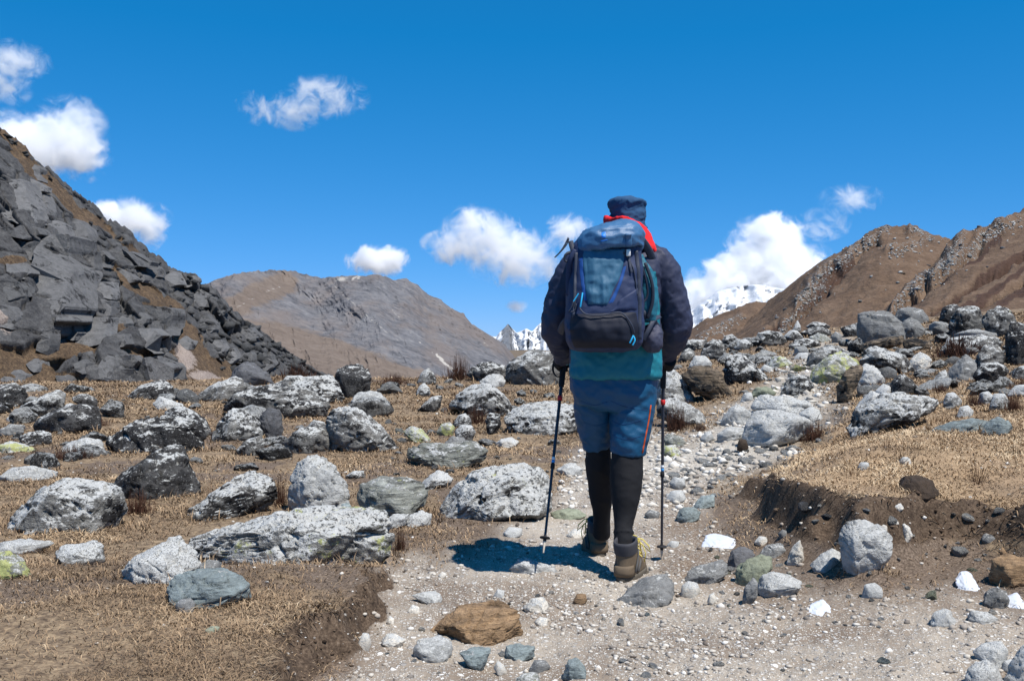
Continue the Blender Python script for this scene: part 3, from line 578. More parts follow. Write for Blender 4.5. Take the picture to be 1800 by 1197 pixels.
('R35','stone','P','pale stone low on the left side of the path below the green tinged boulder',[(1333,652),(1345,640),(1361,648),(1352,657)],{}),
('S1','boulder','G','big square grey block standing on the right crest',[(1513,606),(1510,562),(1512,550),(1530,546),(1560,549),(1576,557),(1586,570),(1591,592),(1587,606),(1550,613),(1516,611)],{'n_exp':5,'facets':3,'lean':.12}),
('S1b','slab','X','log-like striped slab lying in front of the big square block',[(1519,621),(1521,606),(1535,600),(1570,594),(1592,591),(1590,604),(1560,609),(1530,618)],{'dy':-.7,'n_exp':3}),
('S2','boulder','G','dark rounded boulder behind the big square block',[(1572,560),(1585,543),(1605,540),(1625,544),(1633,558),(1631,573),(1610,570),(1588,567)],{}),
('S3','boulder','G','smooth grey ball-like boulder right of the big square block',[(1582,579),(1592,563),(1605,557),(1620,564),(1628,580),(1621,595),(1600,597),(1586,589)],{}),
('S4','slab','X','dark layered slab right of the log-like slab',[(1590,608),(1592,597),(1610,594),(1638,599),(1640,610),(1615,616),(1593,613)],{'n_exp':3}),
('S5','boulder','D','dark boulder at the back of the right rock pile',[(1652,560),(1660,540),(1680,534),(1697,541),(1693,567),(1665,570)],{}),
('S6','boulder','L','large pale faced boulder in the middle of the right rock pile',[(1669,575),(1684,545),(1705,538),(1727,539),(1734,560),(1722,585),(1700,595),(1678,590)],{}),
('S7','boulder','L','large speckled boulder with a dark hollow under it in the right rock pile',[(1727,568),(1739,545),(1760,537),(1782,544),(1788,562),(1777,585),(1755,595),(1735,586)],{}),
('S8','boulder','D','tall speckled boulder cut by the right edge',[(1770,626),(1774,580),(1785,564),(1812,568),(1824,590),(1820,625),(1795,646),(1776,641)],{'n_exp':3}),
('S9','boulder','L','long speckled boulder with a dark bush in front of it',[(1650,612),(1670,594),(1700,589),(1730,587),(1762,597),(1767,608),(1735,615),(1690,619),(1657,620)],{}),
('S10','boulder','L','round speckled boulder stacked on a darker one left of the right edge',[(1716,643),(1721,620),(1735,606),(1755,605),(1768,620),(1762,643),(1740,652),(1722,653)],{}),
('S10b','boulder','D','dark boulder with a white top carrying the round speckled one',[(1711,662),(1728,640),(1760,638),(1777,651),(1757,668),(1722,671)],{'dy':-.5}),
('S11','boulder','G','grey cracked boulder with a flat left face',[(1662,670),(1674,648),(1690,632),(1700,622),(1716,631),(1720,647),(1710,667),(1685,673)],{'n_exp':3.2}),
('S12','boulder','V','white speckled boulder left of the grey cracked one',[(1636,674),(1650,655),(1665,649),(1672,663),(1656,677)],{}),
('S13','boulder','C','bright cream angular boulder left of a dark bush',[(1593,643),(1604,628),(1620,619),(1636,627),(1639,640),(1620,654),(1603,651)],{'n_exp':3.2}),
('S14','boulder','L','broad low speckled boulder below the log-like slab',[(1511,634),(1530,612),(1550,609),(1562,619),(1600,624),(1607,646),(1596,659),(1570,662),(1548,659),(1528,645)],{}),
('S15','boulder','D','pointed black boulder standing in dry grass',[(1564,696),(1569,675),(1580,660),(1590,656),(1603,667),(1612,681),(1601,697),(1580,698)],{}),
('S16','boulder','W','white boulder at the left end of the long lichen slab',[(1503,716),(1520,699),(1535,687),(1550,691),(1562,706),(1540,720),(1512,722)],{}),
('S17','stone','W','white stone left of the pointed black boulder',[(1538,688),(1555,674),(1569,680),(1566,698),(1550,696)],{}),
('S18','slab','V','long white lichen slab sloping left above the tan turf bank',[(1496,746),(1513,718),(1545,704),(1560,695),(1600,693),(1642,695),(1660,706),(1657,721),(1620,729),(1590,740),(1550,751),(1520,761),(1500,758)],{'depth':.36}),
('S19','boulder','V','small white lichen boulder right of the long lichen slab',[(1658,709),(1665,691),(1680,689),(1695,706),(1687,719),(1666,720)],{}),
('S20','boulder','V','round pale boulder sitting alone in tan grass',[(1680,732),(1689,715),(1705,712),(1714,722),(1707,734),(1687,736)],{}),
('S21','boulder','V','left of two small boulders among twiggy bushes near the right edge',[(1720,709),(1727,690),(1740,687),(1750,700),(1741,714)],{}),
('S21b','boulder','V','right of two small boulders among twiggy bushes near the right edge',[(1738,714),(1749,692),(1768,691),(1777,709),(1766,724),(1746,722)],{}),
('S22','slab','T','long thin blue green slab half buried in the tan turf',[(1636,756),(1680,742),(1720,737),(1748,741),(1738,756),(1690,761),(1648,762)],{}),
('S23','boulder','T','blue green angular block on the right end of the half buried slab',[(1726,759),(1740,742),(1760,734),(1776,741),(1781,754),(1766,763),(1738,763)],{'n_exp':3.2,'dy':-.1}),
('S24','boulder','P','grey slab-like boulder at the right edge above the turf',[(1773,694),(1790,677),(1822,674),(1822,694),(1800,699)],{}),
('S25','boulder','L','speckled boulder at the right edge below the tall one',[(1778,665),(1790,646),(1817,639),(1817,660),(1790,670)],{}),
('S26','earth_hummock','E','dark rounded hummock of bare peat on the tan turf bank',[(1575,872),(1590,854),(1605,842),(1625,838),(1648,848),(1655,868),(1610,878)],{'cat':'earth hummock','facets':3,'lean':.9}),
('T1','boulder','P','big two-toned boulder jutting out of the earth bank',[(1477,940),(1485,924),(1500,914),(1520,911),(1532,921),(1557,929),(1572,945),(1567,966),(1552,987),(1537,1010),(1515,1024),(1493,1016),(1481,988),(1477,962)],{'n_exp':2.6,'lean':.1,'Y':4.52,'depth':.36,'facets':10,'rough':.035}),
('T2','boulder','G','long grey stone sloping up to the right at the path edge below the bank',[(1200,1018),(1215,1005),(1250,994),(1275,987),(1284,994),(1281,1009),(1250,1024),(1222,1031),(1204,1028)],{'n_exp':3}),
('T3','stone','K','charcoal stone leaning on the green block under the bank',[(1280,986),(1289,968),(1305,962),(1325,969),(1330,976),(1311,990),(1295,999),(1283,996)],{}),
('T4','stone','G','grey ridged stone above the green block',[(1334,974),(1350,960),(1375,957),(1384,965),(1374,982),(1345,980)],{}),
('T5','boulder','Q','olive green angular block in the cluster under the bank',[(1292,1022),(1299,1000),(1315,984),(1340,976),(1360,982),(1360,998),(1346,1012),(1325,1023),(1304,1033)],{'n_exp':3.2}),
('T6','stone','G','small dark upright stone below the olive green block',[(1306,1054),(1311,1030),(1325,1017),(1333,1025),(1330,1049),(1315,1061)],{'dy':-.04}),
('T7','boulder','P','angular white and grey stone right of the olive green block',[(1334,1030),(1344,1012),(1360,1006),(1385,1014),(1413,1022),(1402,1039),(1370,1050),(1352,1054),(1338,1046)],{'n_exp':3.2}),
('T8','stone','C','tooth-shaped white stone standing in the brown soil',[(1384,985),(1394,963),(1407,949),(1412,964),(1414,984),(1400,996),(1386,992)],{'n_exp':3}),
('T9','stone','P','pale angular stone left of the two-toned jutting boulder',[(1425,993),(1444,975),(1465,964),(1482,974),(1480,994),(1455,1007),(1433,1003)],{'n_exp':3}),
('T10','stone','C','small cream stone on the soil slope above the tooth-shaped one',[(1325,953),(1335,942),(1348,944),(1354,954),(1338,961)],{}),
('T11','stone','C','round white stone at the path edge below the long grey one',[(1195,1049),(1199,1030),(1210,1021),(1226,1024),(1233,1040),(1221,1053)],{}),
('T12','stone','C','small white stone right of the round white one',[(1243,1058),(1247,1045),(1255,1042),(1261,1053),(1252,1064)],{}),
('T13','slab','G','low grey outcrop rising right behind the near boot\'s toe',[(1062,1070),(1085,1050),(1110,1040),(1150,1019),(1180,1014),(1189,1026),(1187,1045),(1160,1056),(1120,1061),(1088,1067)],{'n_exp':3}),
('T14','stone','T','blue grey flat stone at the left tip of the turf bank, lower of two',[(1188,910),(1199,892),(1222,892),(1234,900),(1227,913),(1200,920)],{}),
('T14b','stone','T','blue grey flat stone at the left tip of the turf bank, upper of two',[(1213,892),(1235,872),(1258,869),(1257,889),(1230,895)],{}),
('T15','boulder','B','tan boulder emerging from the bank at the right edge',[(1743,1014),(1749,985),(1780,977),(1822,983),(1834,1010),(1812,1036),(1770,1033),(1746,1024)],{'n_exp':3.2}),
('T16','stone','G','flat grey slanted stone below the tan boulder at the right edge',[(1728,1058),(1739,1040),(1755,1032),(1774,1041),(1775,1058),(1755,1070),(1736,1071)],{}),
('T17','stone','P','rounded pale stone alone on gravel below the bank',[(1635,1095),(1644,1078),(1660,1072),(1676,1075),(1682,1093),(1665,1105),(1643,1105)],{}),
('T18','stone','P','long flat whitish stone right of the rounded pale one',[(1704,1089),(1711,1075),(1740,1079),(1757,1088),(1735,1098),(1710,1097)],{}),
('T19','boulder','P','pale angular boulder in the lower right corner, uppermost of three',[(1715,1149),(1729,1138),(1765,1126),(1774,1145),(1767,1169),(1750,1175),(1728,1167)],{'n_exp':3}),
('T20','boulder','P','rounded pale grey boulder cut by the bottom edge near the right corner',[(1697,1205),(1704,1180),(1720,1169),(1740,1163),(1761,1174),(1770,1205),(1735,1226),(1703,1221)],{}),
('T21','boulder','W','large white boulder in the bottom right corner',[(1767,1205),(1779,1175),(1794,1145),(1820,1129),(1842,1200),(1800,1230)],{}),
('T22','stone','P','small pale stone squeezed between the corner boulders',[(1760,1180),(1767,1162),(1780,1159),(1787,1170),(1776,1185)],{}),
('T23','stone','P','pale flat stone in the hollow under the two-toned boulder',[(1515,1049),(1521,1028),(1540,1024),(1553,1035),(1547,1051),(1522,1053)],{}),
('T24','stone','C','small white stone in the peat right of the two-toned boulder, left of two',[(1540,934),(1547,918),(1561,924),(1557,937)],{}),
('T25','stone','C','narrow upright white stone in the peat right of the two-toned boulder',[(1586,951),(1589,920),(1598,924),(1604,938),(1593,955)],{}),
('T26','stone','C','tiny white stone at the top of the peat face',[(1564,921),(1574,908),(1582,919)],{}),
('T27','stone','G','grey stone stuck in the dark overhang near the right edge, upper of two',[(1725,949),(1734,938),(1749,941),(1750,955),(1735,958)],{}),
('T28','stone','B','small tan stone in the dark overhang near the right edge, lower of two',[(1756,969),(1764,961),(1771,972),(1766,984)],{}),
('T29','stone','G','small dark grey pebble-like stone on the soil slope under the turf lip',[(1368,938),(1376,930),(1386,934),(1384,946),(1372,946)],{}),
('T30','stone','C','white stone on the turf above the two-toned boulder',[(1560,893),(1570,880),(1585,884),(1590,892),(1575,898)],{}),
('T31','stone','C','half buried white stone among twigs on the tan turf bank',[(1580,813),(1588,803),(1600,804),(1604,813),(1592,818)],{}),
('T32','stone','P','low white stone on the left part of the tan turf bank',[(1506,823),(1515,812),(1528,813),(1530,822),(1515,827)],{}),
('P1','slab','B','brown rusty orange slab in the middle of the near path',[(752,1116),(768,1100),(785,1085),(805,1075),(850,1074),(900,1075),(913,1079),(915,1100),(920,1118),(906,1127),(865,1136),(845,1128),(810,1117),(785,1117)],{'n_exp':3.2,'facets':6}),
('P2','boulder','P','blocky pale grey stone below the rusty slab',[(724,1144),(734,1128),(760,1123),(790,1124),(794,1140),(790,1159),(765,1168),(740,1165),(726,1154)],{'n_exp':3}),
('P3','stone','T','pale teal three-cornered stone right of the blocky pale grey one',[(806,1150),(830,1141),(864,1142),(857,1162),(840,1180),(826,1168)],{}),
('P4','stone','T','dark teal brick-shaped stone below the rusty slab\'s right end',[(886,1152),(891,1137),(915,1134),(940,1137),(939,1153),(905,1160)],{'n_exp':4,'facets':4}),
('P5','stone','C','cream stone on gravel beside the turf edge',[(669,1128),(679,1115),(695,1117),(712,1126),(702,1138),(685,1136)],{}),
('P6','stone','C','pale upright stone tucked under the turf edge',[(626,1134),(637,1112),(648,1114),(653,1131),(646,1144),(634,1142)],{}),
('P7','stone','C','cream three-cornered stone near the bottom edge of the path',[(867,1174),(874,1161),(886,1168),(892,1182),(880,1189)],{}),
('P8','stone','G','small grey stone right of the cream three-cornered one',[(928,1178),(939,1162),(960,1162),(969,1173),(951,1182),(934,1184)],{}),
('P9','stone','S','layered grey stone cut by the bottom edge of the path',[(903,1199),(919,1185),(945,1187),(953,1202),(920,1210)],{}),
('P10','stone','T','flat blue grey angular stone near the bottom edge of the path',[(988,1189),(999,1162),(1015,1157),(1032,1178),(1027,1194),(1000,1197)],{'n_exp':3}),
('P11','stone','C','rounded cream stone right of the rusty slab, larger of two',[(919,1068),(934,1052),(955,1051),(965,1065),(956,1078),(929,1077)],{}),
('P12','stone','C','small cream stone right of the rusty slab, smaller of two',[(938,1093),(949,1084),(963,1087),(962,1101),(944,1101)],{}),
('P13','stone','C','small bright white stone left of the rusty slab',[(716,1073),(724,1062),(737,1067),(738,1079),(721,1079)],{}),
('P14','slab','P','thin flat pale slab half buried left of the rusty slab',[(720,1048),(740,1042),(775,1045),(777,1058),(765,1064),(745,1054)],{}),
('P15','stone','P','pale round stone on the path above the rusty slab',[(866,1049),(874,1035),(887,1039),(886,1051)],{}),
('P16','slab','P','low pale outcrop crossed by the walker\'s shadow',[(893,999),(910,985),(925,982),(950,991),(976,997),(982,1005),(940,1009),(903,1006)],{'depth':.3}),
('P17','stone','C','tiny white stone on bare ground left of the shadow',[(769,1012),(777,1004),(786,1009),(781,1017)],{}),
('P18','stone','B','small rust brown stone on the path in front of the near boot',[(1006,1058),(1014,1044),(1030,1044),(1033,1056),(1018,1064)],{}),
('P19','stone','C','tiny cream stone on gravel above the cream one by the turf edge',[(678,1093),(684,1082),(693,1087),(692,1098)],{}),
('P20','stone','C','flat white stone on the trodden ground beyond the shadow, right of two',[(995,941),(1010,930),(1026,932),(1024,945),(1005,946)],{}),
('P21','stone','P','flat white stone on the trodden ground beyond the shadow, left of two',[(883,938),(895,927),(919,929),(917,943),(895,946)],{}),
('P22','slab','Q','small pale green flat stone alone in the foreground turf',[(358,1108),(370,1101),(385,1103),(382,1113)],{}),
('P23','stone','P','white rounded stone on the path right of the right pole, lower of two',[(1170,879),(1180,864),(1200,862),(1208,876),(1190,886)],{}),
('P24','stone','P','flat pale stone in the trodden ground right of the near boot',[(1170,960),(1180,950),(1194,952),(1192,963)],{}),
('P25','stone','P','white rounded stone on the path right of the right pole, upper of two',[(1176,850),(1186,838),(1204,842),(1206,856),(1188,862)],{}),
('P26','stone','G','grey flat stone beside the far boot on the path',[(1132,905),(1142,896),(1160,900),(1158,910),(1142,912)],{}),
]
for key, name, kind, label, px, opt in B_:
    opt = dict(opt); dy = opt.pop('dy', 0.0); tw = opt.pop('tw', None)
    o = outline_rock(key, name, kind, label, px, **opt)
    if tw: o['lwhite'], o['lblack'], o['lgreen'] = tw
    if dy: o.location.y += dy; s = o.location.y / (o.location.y - dy); o.location.x *= s; o.location.z = CAMZ + (o.location.z - CAMZ) * s
# ------------------------------------------------------------------ hills and mountains: foot line, skyline, far side, with real relief
def loft(foot, ridge, nu, nv, back=(60, -40), bulge=0.0, over=6):
    """foot and ridge: lists of (px, py, Y); returns positions (nv+over rows) and (t, s) parameters"""
    def res(pl, n):
        p = np.array([P(*q)[:] for q in pl]); q = np.array(pl, float); x = q[:, 0]; xs = np.linspace(x[0], x[-1], n)
        return np.stack([np.interp(xs, x, p[:, k]) for k in range(3)], 1), xs
    A, xs = res(foot, nu); B, _ = res(ridge, nu); rows = []; S = []
    for s in np.linspace(0, 1, nv):
        q = A * (1 - s) + B * s; q[:, 2] += bulge * np.sin(s * math.pi) * (B[:, 2] - A[:, 2]); rows.append(q); S.append(np.full(nu, s))
    for k in range(1, over + 1):
        f = k / over; q = B.copy(); q[:, 1] += back[0] * f; q[:, 0] *= (B[:, 1] + back[0] * f) / B[:, 1]; q[:, 2] += back[1] * f * f; rows.append(q); S.append(np.full(nu, 1 + f))
    V = np.concatenate(rows); S = np.concatenate(S); T = np.tile(xs, nv + over)
    return V, S, T, grid_faces(nu, nv + over)

def bvh_of(V, F): return BVHTree.FromPolygons([tuple(v) for v in V], [tuple(f) for f in F])
def hit(bvh, px, py):
    d = Vector(((px - CXP) / F_PX, 1, (CYP - py) / F_PX)).normalized(); r = bvh.ray_cast(Vector((0, 0, CAMZ)), d)
    return r[0], r[1]

# ---- valley floor far below, out to the foot of the snow peaks
o = link('valley_floor', mesh_np('valley_floor', [(-9000, 70, -30), (9000, 70, -30), (30000, 26000, -160), (-30000, 26000, -160)], [(0, 1, 2, 3)], False), plain('valley', (.13, .10, .07), .95, .1, .01))
tag(o, 'brown valley floor falling away behind the crest', kind='structure')

# ---- the grey brown mountain across the valley
def mountain_material():
    m = NT('mountain_slope', .95, .1); p = m.pos(); a = m.attr('scree'); t = m.attr('tan')
    st = m.vmath('MULTIPLY', p, (.012, .004, .012)); n1 = m.noise(st, 1.4, 6, .62); n2 = m.noise(p, .035, 6, .7); n3 = m.noise(p, .12, 4, .7)
    v = m.math('ADD', m.math('MULTIPLY', n2, .5), m.math('MULTIPLY', n3, .5))
    rock = m.ramp(v, [(.36, (.062, .063, .07)), (.48, (.125, .124, .132)), (.58, (.175, .172, .178)), (.74, (.29, .285, .285))])  # grey rock, with the bluish cast of distant haze put into its tones
    rock = m.mix(m.math('MULTIPLY', m.step(m.math('ADD', n1, m.math('MULTIPLY', n3, .2)), .52, .75), .6), rock, (.17, .135, .115))
    tan = m.ramp(v, [(.3, (.105, .082, .068)), (.5, (.155, .122, .10)), (.75, (.215, .175, .145))])
    c = m.mix(m.step(m.math('ADD', t, m.math('MULTIPLY', m.math('SUBTRACT', n2, .5), 1.2)), .35, .65), rock, tan)
    c = m.mix(m.step(m.math('ADD', a, m.math('MULTIPLY', m.math('SUBTRACT', n3, .5), .9)), .45, .75), c, (.40, .37, .33))
    m.color(c); m.bump(v, .8, 9.0); return m.mat
RID = [(250, 560, 1), (330, 522, 1), (365, 500, 1), (385, 490, 1), (410, 482, 1), (450, 477, 1), (490, 474, 1), (520, 478, 1), (540, 483, 1), (562, 489, 1), (580, 487, 1), (600, 486, 1), (622, 484, 1), (645, 485, 1), (668, 483, 1), (690, 492, 1), (715, 491, 1),
       (735, 502, 1), (752, 517, 1), (775, 527, 1), (790, 540, 1), (815, 552, 1), (830, 570, 1), (850, 582, 1), (870, 594, 1), (885, 604, 1), (897, 618, 1), (912, 640, 1), (930, 672, 1), (960, 720, 1)]
foot = [(230, 690, 640), (500, 690, 680), (800, 700, 760), (970, 740, 820)]
ridge = [(a, b, 1000 + (a - 300) * .55 + 40 * math.sin(a / 37)) for a, b, _ in RID]
V, S, T, F = loft(foot, ridge, 520, 190, (500, -260), -.06)
sc = np.stack([T / 90 + S * 1.3, S * 1.1, 0 * S], 1)                                   # gullies run down to the right
rid = fbm(np.stack([(T / 46 - (1 - S) * 4.2), S * 1.2, 0 * S], 1), 5, 41, .55, True)
big = fbm(np.stack([T / 120 - (1 - S) * 1.6, S * 1.5, 0 * S], 1), 3, 42)
amp = sstep(0, .3, S) * (1 - sstep(.97, 1.0, S) * .75) * (S <= 1.0)
crag = sstep(.45, .8, S) * sstep(600, 760, T)
soft = fbm(np.stack([T / 17 - (1 - S) * 3.0, S * 8, 0 * S], 1), 6, 45, .62, True)
V[:, 1] -= amp * (rid * 7 + big * 34 + soft * 8 + crag * 6 * fbm(np.stack([T / 14, S * 12, 0 * S], 1), 4, 43, .6, True))
V[:, 2] += amp * rid * 1.2 + np.where(S >= .995, 2.2 * fbm(np.stack([T / 7, 0 * S, 0 * S], 1), 4, 44, .6), 0)
GJ = 7 * fbm(np.stack([T / 16, S * 16, 0 * S], 1), 3, 47)
def gully(pts, w):
    d = np.full(len(T), 9e9); py = CYP - (V[:, 2] - CAMZ) / V[:, 1] * F_PX; px = CXP + V[:, 0] / V[:, 1] * F_PX
    for (x0, y0), (x1, y1) in zip(pts, pts[1:]):
        e = np.array([x1 - x0, y1 - y0]); t = np.clip(((px - x0) * e[0] + (py - y0) * e[1]) / (e @ e), 0, 1)
        d = np.minimum(d, np.hypot(px - x0 - t * e[0] + GJ, py - y0 - t * e[1] + GJ * .6))
    return np.exp(-(d / w) ** 2)
scree = np.maximum.reduce([gully([(410, 545), (440, 528), (470, 512), (495, 505)], 3.5) * .55, gully([(770, 626), (790, 645)], 4), gully([(690, 545), (735, 600), (760, 620)], 3) * .6, gully([(585, 500), (650, 560), (700, 600)], 4) * .55, gully([(590, 492), (630, 488)], 6) * .7, gully([(850, 600), (880, 640)], 4) * .5])
pyv = CYP - (V[:, 2] - CAMZ) / V[:, 1] * F_PX; pxv = CXP + V[:, 0] / V[:, 1] * F_PX
tan = np.maximum(sstep(-20, 25, pyv - np.interp(pxv, [300, 430, 470, 520, 600, 680, 760, 960], [560, 560, 562, 572, 596, 628, 655, 690])), gully([(400, 545), (450, 520), (500, 500)], 28) * .9)
M_MOUNT = mountain_material()
o = link('mountain', mesh_np('mountain', V, F, True, {'scree': scree, 'tan': tan}), M_MOUNT)
tag(o, 'long grey brown mountain ridge across the valley', kind='structure')

# ---- snow peaks
def snow_material():
    m = NT('snow_and_rock', .6, .3); p = m.pos(); r = m.attr('rock'); n = m.noise(p, .006, 6, .7); n2 = m.noise(p, .02, 5, .7)
    k = m.step(m.math('ADD', r, m.math('MULTIPLY', m.math('SUBTRACT', m.math('ADD', m.math('MULTIPLY', n, .6), m.math('MULTIPLY', n2, .4)), .5), 2.0)), .42, .56)
    m.color(m.mix(k, (.66, .68, .71), m.mix(n2, (.05, .06, .075), (.22, .23, .25)))); m.bump(n2, .6, 30); return m.mat
M_SNOW = snow_material()
def snow_peak(name, label, ridge, y0, rockfn, seed):
    foot = [(ridge[0][0], 700, y0 * .8), (ridge[-1][0], 700, y0 * .8)]
    V, S, T, F = loft(foot, [(a, b, y0) for a, b in ridge], 200, 90, (1500, -900), -.1)
    rr = fbm(np.stack([T / 16 + seed, S * 3, 0 * S], 1), 5, 50 + seed, .6, True)
    V[:, 1] -= sstep(.0, .3, S) * (S < .99) * rr * y0 * .040
    o = link(name, mesh_np(name, V, F, True, {'rock': rockfn(T, S) + .10 * rr + .05}), M_SNOW); tag(o, label, kind='structure')
snow_peak('snow_peak', 'jagged snow peak with a dark rock tooth far up the valley', [(760, 640), (800, 600), (812, 566), (822, 570), (835, 578), (848, 582), (860, 590), (872, 592), (880, 582), (886, 577), (893, 569), (900, 577), (908, 585), (916, 582), (925, 577), (935, 583), (945, 572), (955, 564), (962, 560), (975, 548), (1000, 530), (1060, 500), (1120, 520), (1190, 560), (1240, 640)], 7000,
          lambda T, S: np.clip(np.exp(-((T - 893) / 14) ** 2) * sstep(.45, .8, S) * .62 + .50 * np.exp(-((T - 860) / 10) ** 2) + .42 * np.exp(-((T - 900) / 50) ** 2) * (1 - sstep(.6, .9, S)) + .62 * sstep(935, 960, T) * (1 - sstep(.3, .55, S)), 0, 1), 1)
snow_peak('snow_mountain', 'broad white snow slope rising right into cloud behind the brown hills', [(1120, 640), (1190, 560), (1205, 549), (1215, 546), (1240, 528), (1262, 512), (1290, 505), (1330, 500), (1400, 512), (1500, 470), (1700, 500)], 5200, lambda T, S: .12 + 0 * T, 2)

# ---- brown hills on the right
def hill_material():
    m = NT('brown_hill', .95, .1); p = m.pos(); st = m.attr('rocky'); hz = m.attr('heath')
    n = m.noise(p, .25, 6, .65); n2 = m.noise(p, 1.6, 4, .7); n3 = m.noise(p, 2.6, 3, .65)
    grass = m.ramp(m.math('ADD', m.math('MULTIPLY', n, .55), m.math('MULTIPLY', n2, .45)), [(.3, (.075, .050, .034)), (.5, (.132, .088, .060)), (.7, (.20, .142, .10))])
    c = m.mix(m.step(m.math('ADD', hz, m.math('MULTIPLY', m.math('SUBTRACT', n2, .5), .9)), .25, .55), grass, m.mix(n2, (.04, .025, .018), (.10, .06, .045)))
    rk = m.mix(n2, (.05, .05, .05), (.36, .36, .35))
    c = m.mix(m.step(m.math('ADD', m.math('MULTIPLY', st, .55), m.math('MULTIPLY', m.math('SUBTRACT', n3, .5), 2.6)), .60, .72), c, rk)
    m.color(c); m.bump(m.math('ADD', n, n2), .6, .8); return m.mat
M_HILL = hill_material()
HILLS = []
def hill(name, label, foot, ridge, nu, nv, gul, amp, seed, heath, rocky):
    V, S, T, F = loft(foot, ridge, nu, nv, (80, -40), .03)
    def field(lines):
        d = np.zeros(len(T)); py = CYP - (V[:, 2] - CAMZ) / V[:, 1] * F_PX; px = CXP + V[:, 0] / V[:, 1] * F_PX
        jx = 8 * fbm(np.stack([px / 20, py / 20, 0 * px], 1), 3, seed)
        for pts, w in lines:
            for (x0, y0), (x1, y1) in zip(pts, pts[1:]):
                e = np.array([x1 - x0, y1 - y0]); t = np.clip(((px - x0) * e[0] + (py - y0) * e[1]) / (e @ e), 0, 1)
                d = np.maximum(d, np.exp(-(np.hypot(px + jx - x0 - t * e[0], py + jx * .7 - y0 - t * e[1]) / w) ** 2))
        return d
    he, ro = field(heath), field(rocky); gu = field(gul)
    m = sstep(0, .1, S) * (S <= 1)
    V[:, 2] += m * (1 - .6 * sstep(.93, 1, S)) * amp * (fbm(V * .06, 4, seed) - .9 * gu + .5 * ro) + np.where(S > .99, .35 * amp * fbm(np.stack([T / 9, 0 * S, 0 * S], 1), 4, seed + 3), 0)
    V[:, 2] += m * amp * .10 * fbm(V * .9, 3, seed + 7)
    o = link(name, mesh_np(name, V, F, True, {'heath': he, 'rocky': ro}), M_HILL); tag(o, label, kind='structure')
    HILLS.append((o, bvh_of(V, F), rocky)); return o
hill('low_hill', 'low brown spur in front of the snow slope', [(1100, 640, 150), (1450, 640, 170)], [(1100, 606, 210), (1200, 588, 210), (1218, 577, 210), (1240, 562, 210), (1270, 553, 212), (1300, 541, 214), (1325, 531, 216), (1350, 531, 220), (1400, 540, 220), (1450, 560, 220)], 120, 60, [], 1.2, 61, [], [([(1230, 600), (1300, 560)], 8)])
hill('peaked_hill', 'brown hill with a rounded top and stony streaks', [(1180, 650, 95), (1400, 650, 95), (1850, 650, 95)], [(1180, 640, 150), (1260, 597, 160), (1310, 566, 165), (1350, 533, 170), (1400, 492, 172), (1450, 457, 174), (1490, 432, 175), (1520, 410, 176), (1545, 398, 176), (1570, 393, 176), (1598, 394, 176), (1630, 405, 175), (1665, 417, 172), (1720, 430, 170), (1850, 470, 170)], 300, 160,
     [([(1540, 425), (1450, 500), (1360, 580)], 6), ([(1510, 455), (1400, 560), (1350, 600)], 4), ([(1675, 430), (1640, 490), (1560, 560), (1510, 590)], 7)], 2.2, 62,
     [([(1500, 455), (1430, 520), (1350, 590)], 7), ([(1540, 425), (1420, 545), (1370, 600)], 4)], [([(1560, 400), (1480, 460), (1400, 530)], 9), ([(1450, 500), (1370, 580)], 8), ([(1600, 400), (1640, 420)], 7), ([(1620, 430), (1560, 450)], 6), ([(1640, 500), (1570, 560)], 10)])
hill('steep_hill', 'steep brown hillside with dark diagonal gullies at the right edge', [(1380, 640, 62), (1600, 640, 60), (1800, 640, 58), (2300, 640, 50)], [(1380, 625, 75), (1480, 585, 84), (1560, 533, 95), (1620, 485, 105), (1655, 450, 112), (1680, 421, 118), (1710, 408, 120), (1740, 396, 122), (1770, 382, 124), (1800, 370, 126), (1900, 335, 128), (2300, 220, 130)], 300, 160,
     [([(1800, 440), (1700, 510), (1600, 585)], 6), ([(1800, 495), (1720, 550), (1660, 600)], 6), ([(1740, 410), (1640, 500), (1560, 560)], 6)], 1.6, 63,
     [([(1800, 432), (1740, 480), (1640, 555), (1600, 585)], 7), ([(1800, 470), (1720, 535), (1640, 590)], 6), ([(1760, 420), (1690, 465), (1600, 540)], 5), ([(1860, 470), (1760, 550)], 8)], [([(1690, 425), (1640, 480), (1570, 540)], 9), ([(1760, 395), (1700, 440)], 8), ([(1800, 385), (1730, 420)], 5), ([(1690, 440), (1650, 480)], 10)])

# stones lying on the hills: the ones big enough to tell apart
def hull_geo(seed, n=18, flat=(1, 1, 1), chip=.0):
    rg = np.random.default_rng(seed); bm = bmesh.new(); pts = rg.normal(size=(n, 3)); pts /= np.linalg.norm(pts, axis=1)[:, None]
    pts = np.sign(pts) * np.abs(pts) ** .75 * rg.uniform(.75, 1.05, (n, 1)) * np.array(flat)
    for p in pts: bm.verts.new(p)
    r = bmesh.ops.convex_hull(bm, input=bm.verts); bmesh.ops.delete(bm, geom=[e for e in r['geom_interior'] if isinstance(e, bmesh.types.BMVert)], context='VERTS')
    bmesh.ops.triangulate(bm, faces=bm.faces); bm.verts.ensure_lookup_table(); bm.verts.index_update()
    V = np.array([v.co[:] for v in bm.verts]); F = np.array([[v.index for v in f.verts] for f in bm.faces]); bm.free(); return V, F
HULLS = [mesh_np('angular_stone', *hull_geo(300 + k, 16 + k % 5, ((1, .9, .7), (1, .8, .55), (.9, .9, .9), (1.1, .8, .45))[k % 4]), smooth=False) for k in range(14)]
for me in HULLS: me.materials.append(M_STONE)
HV = [hull_geo(4000 + k, 10) for k in range(8)]
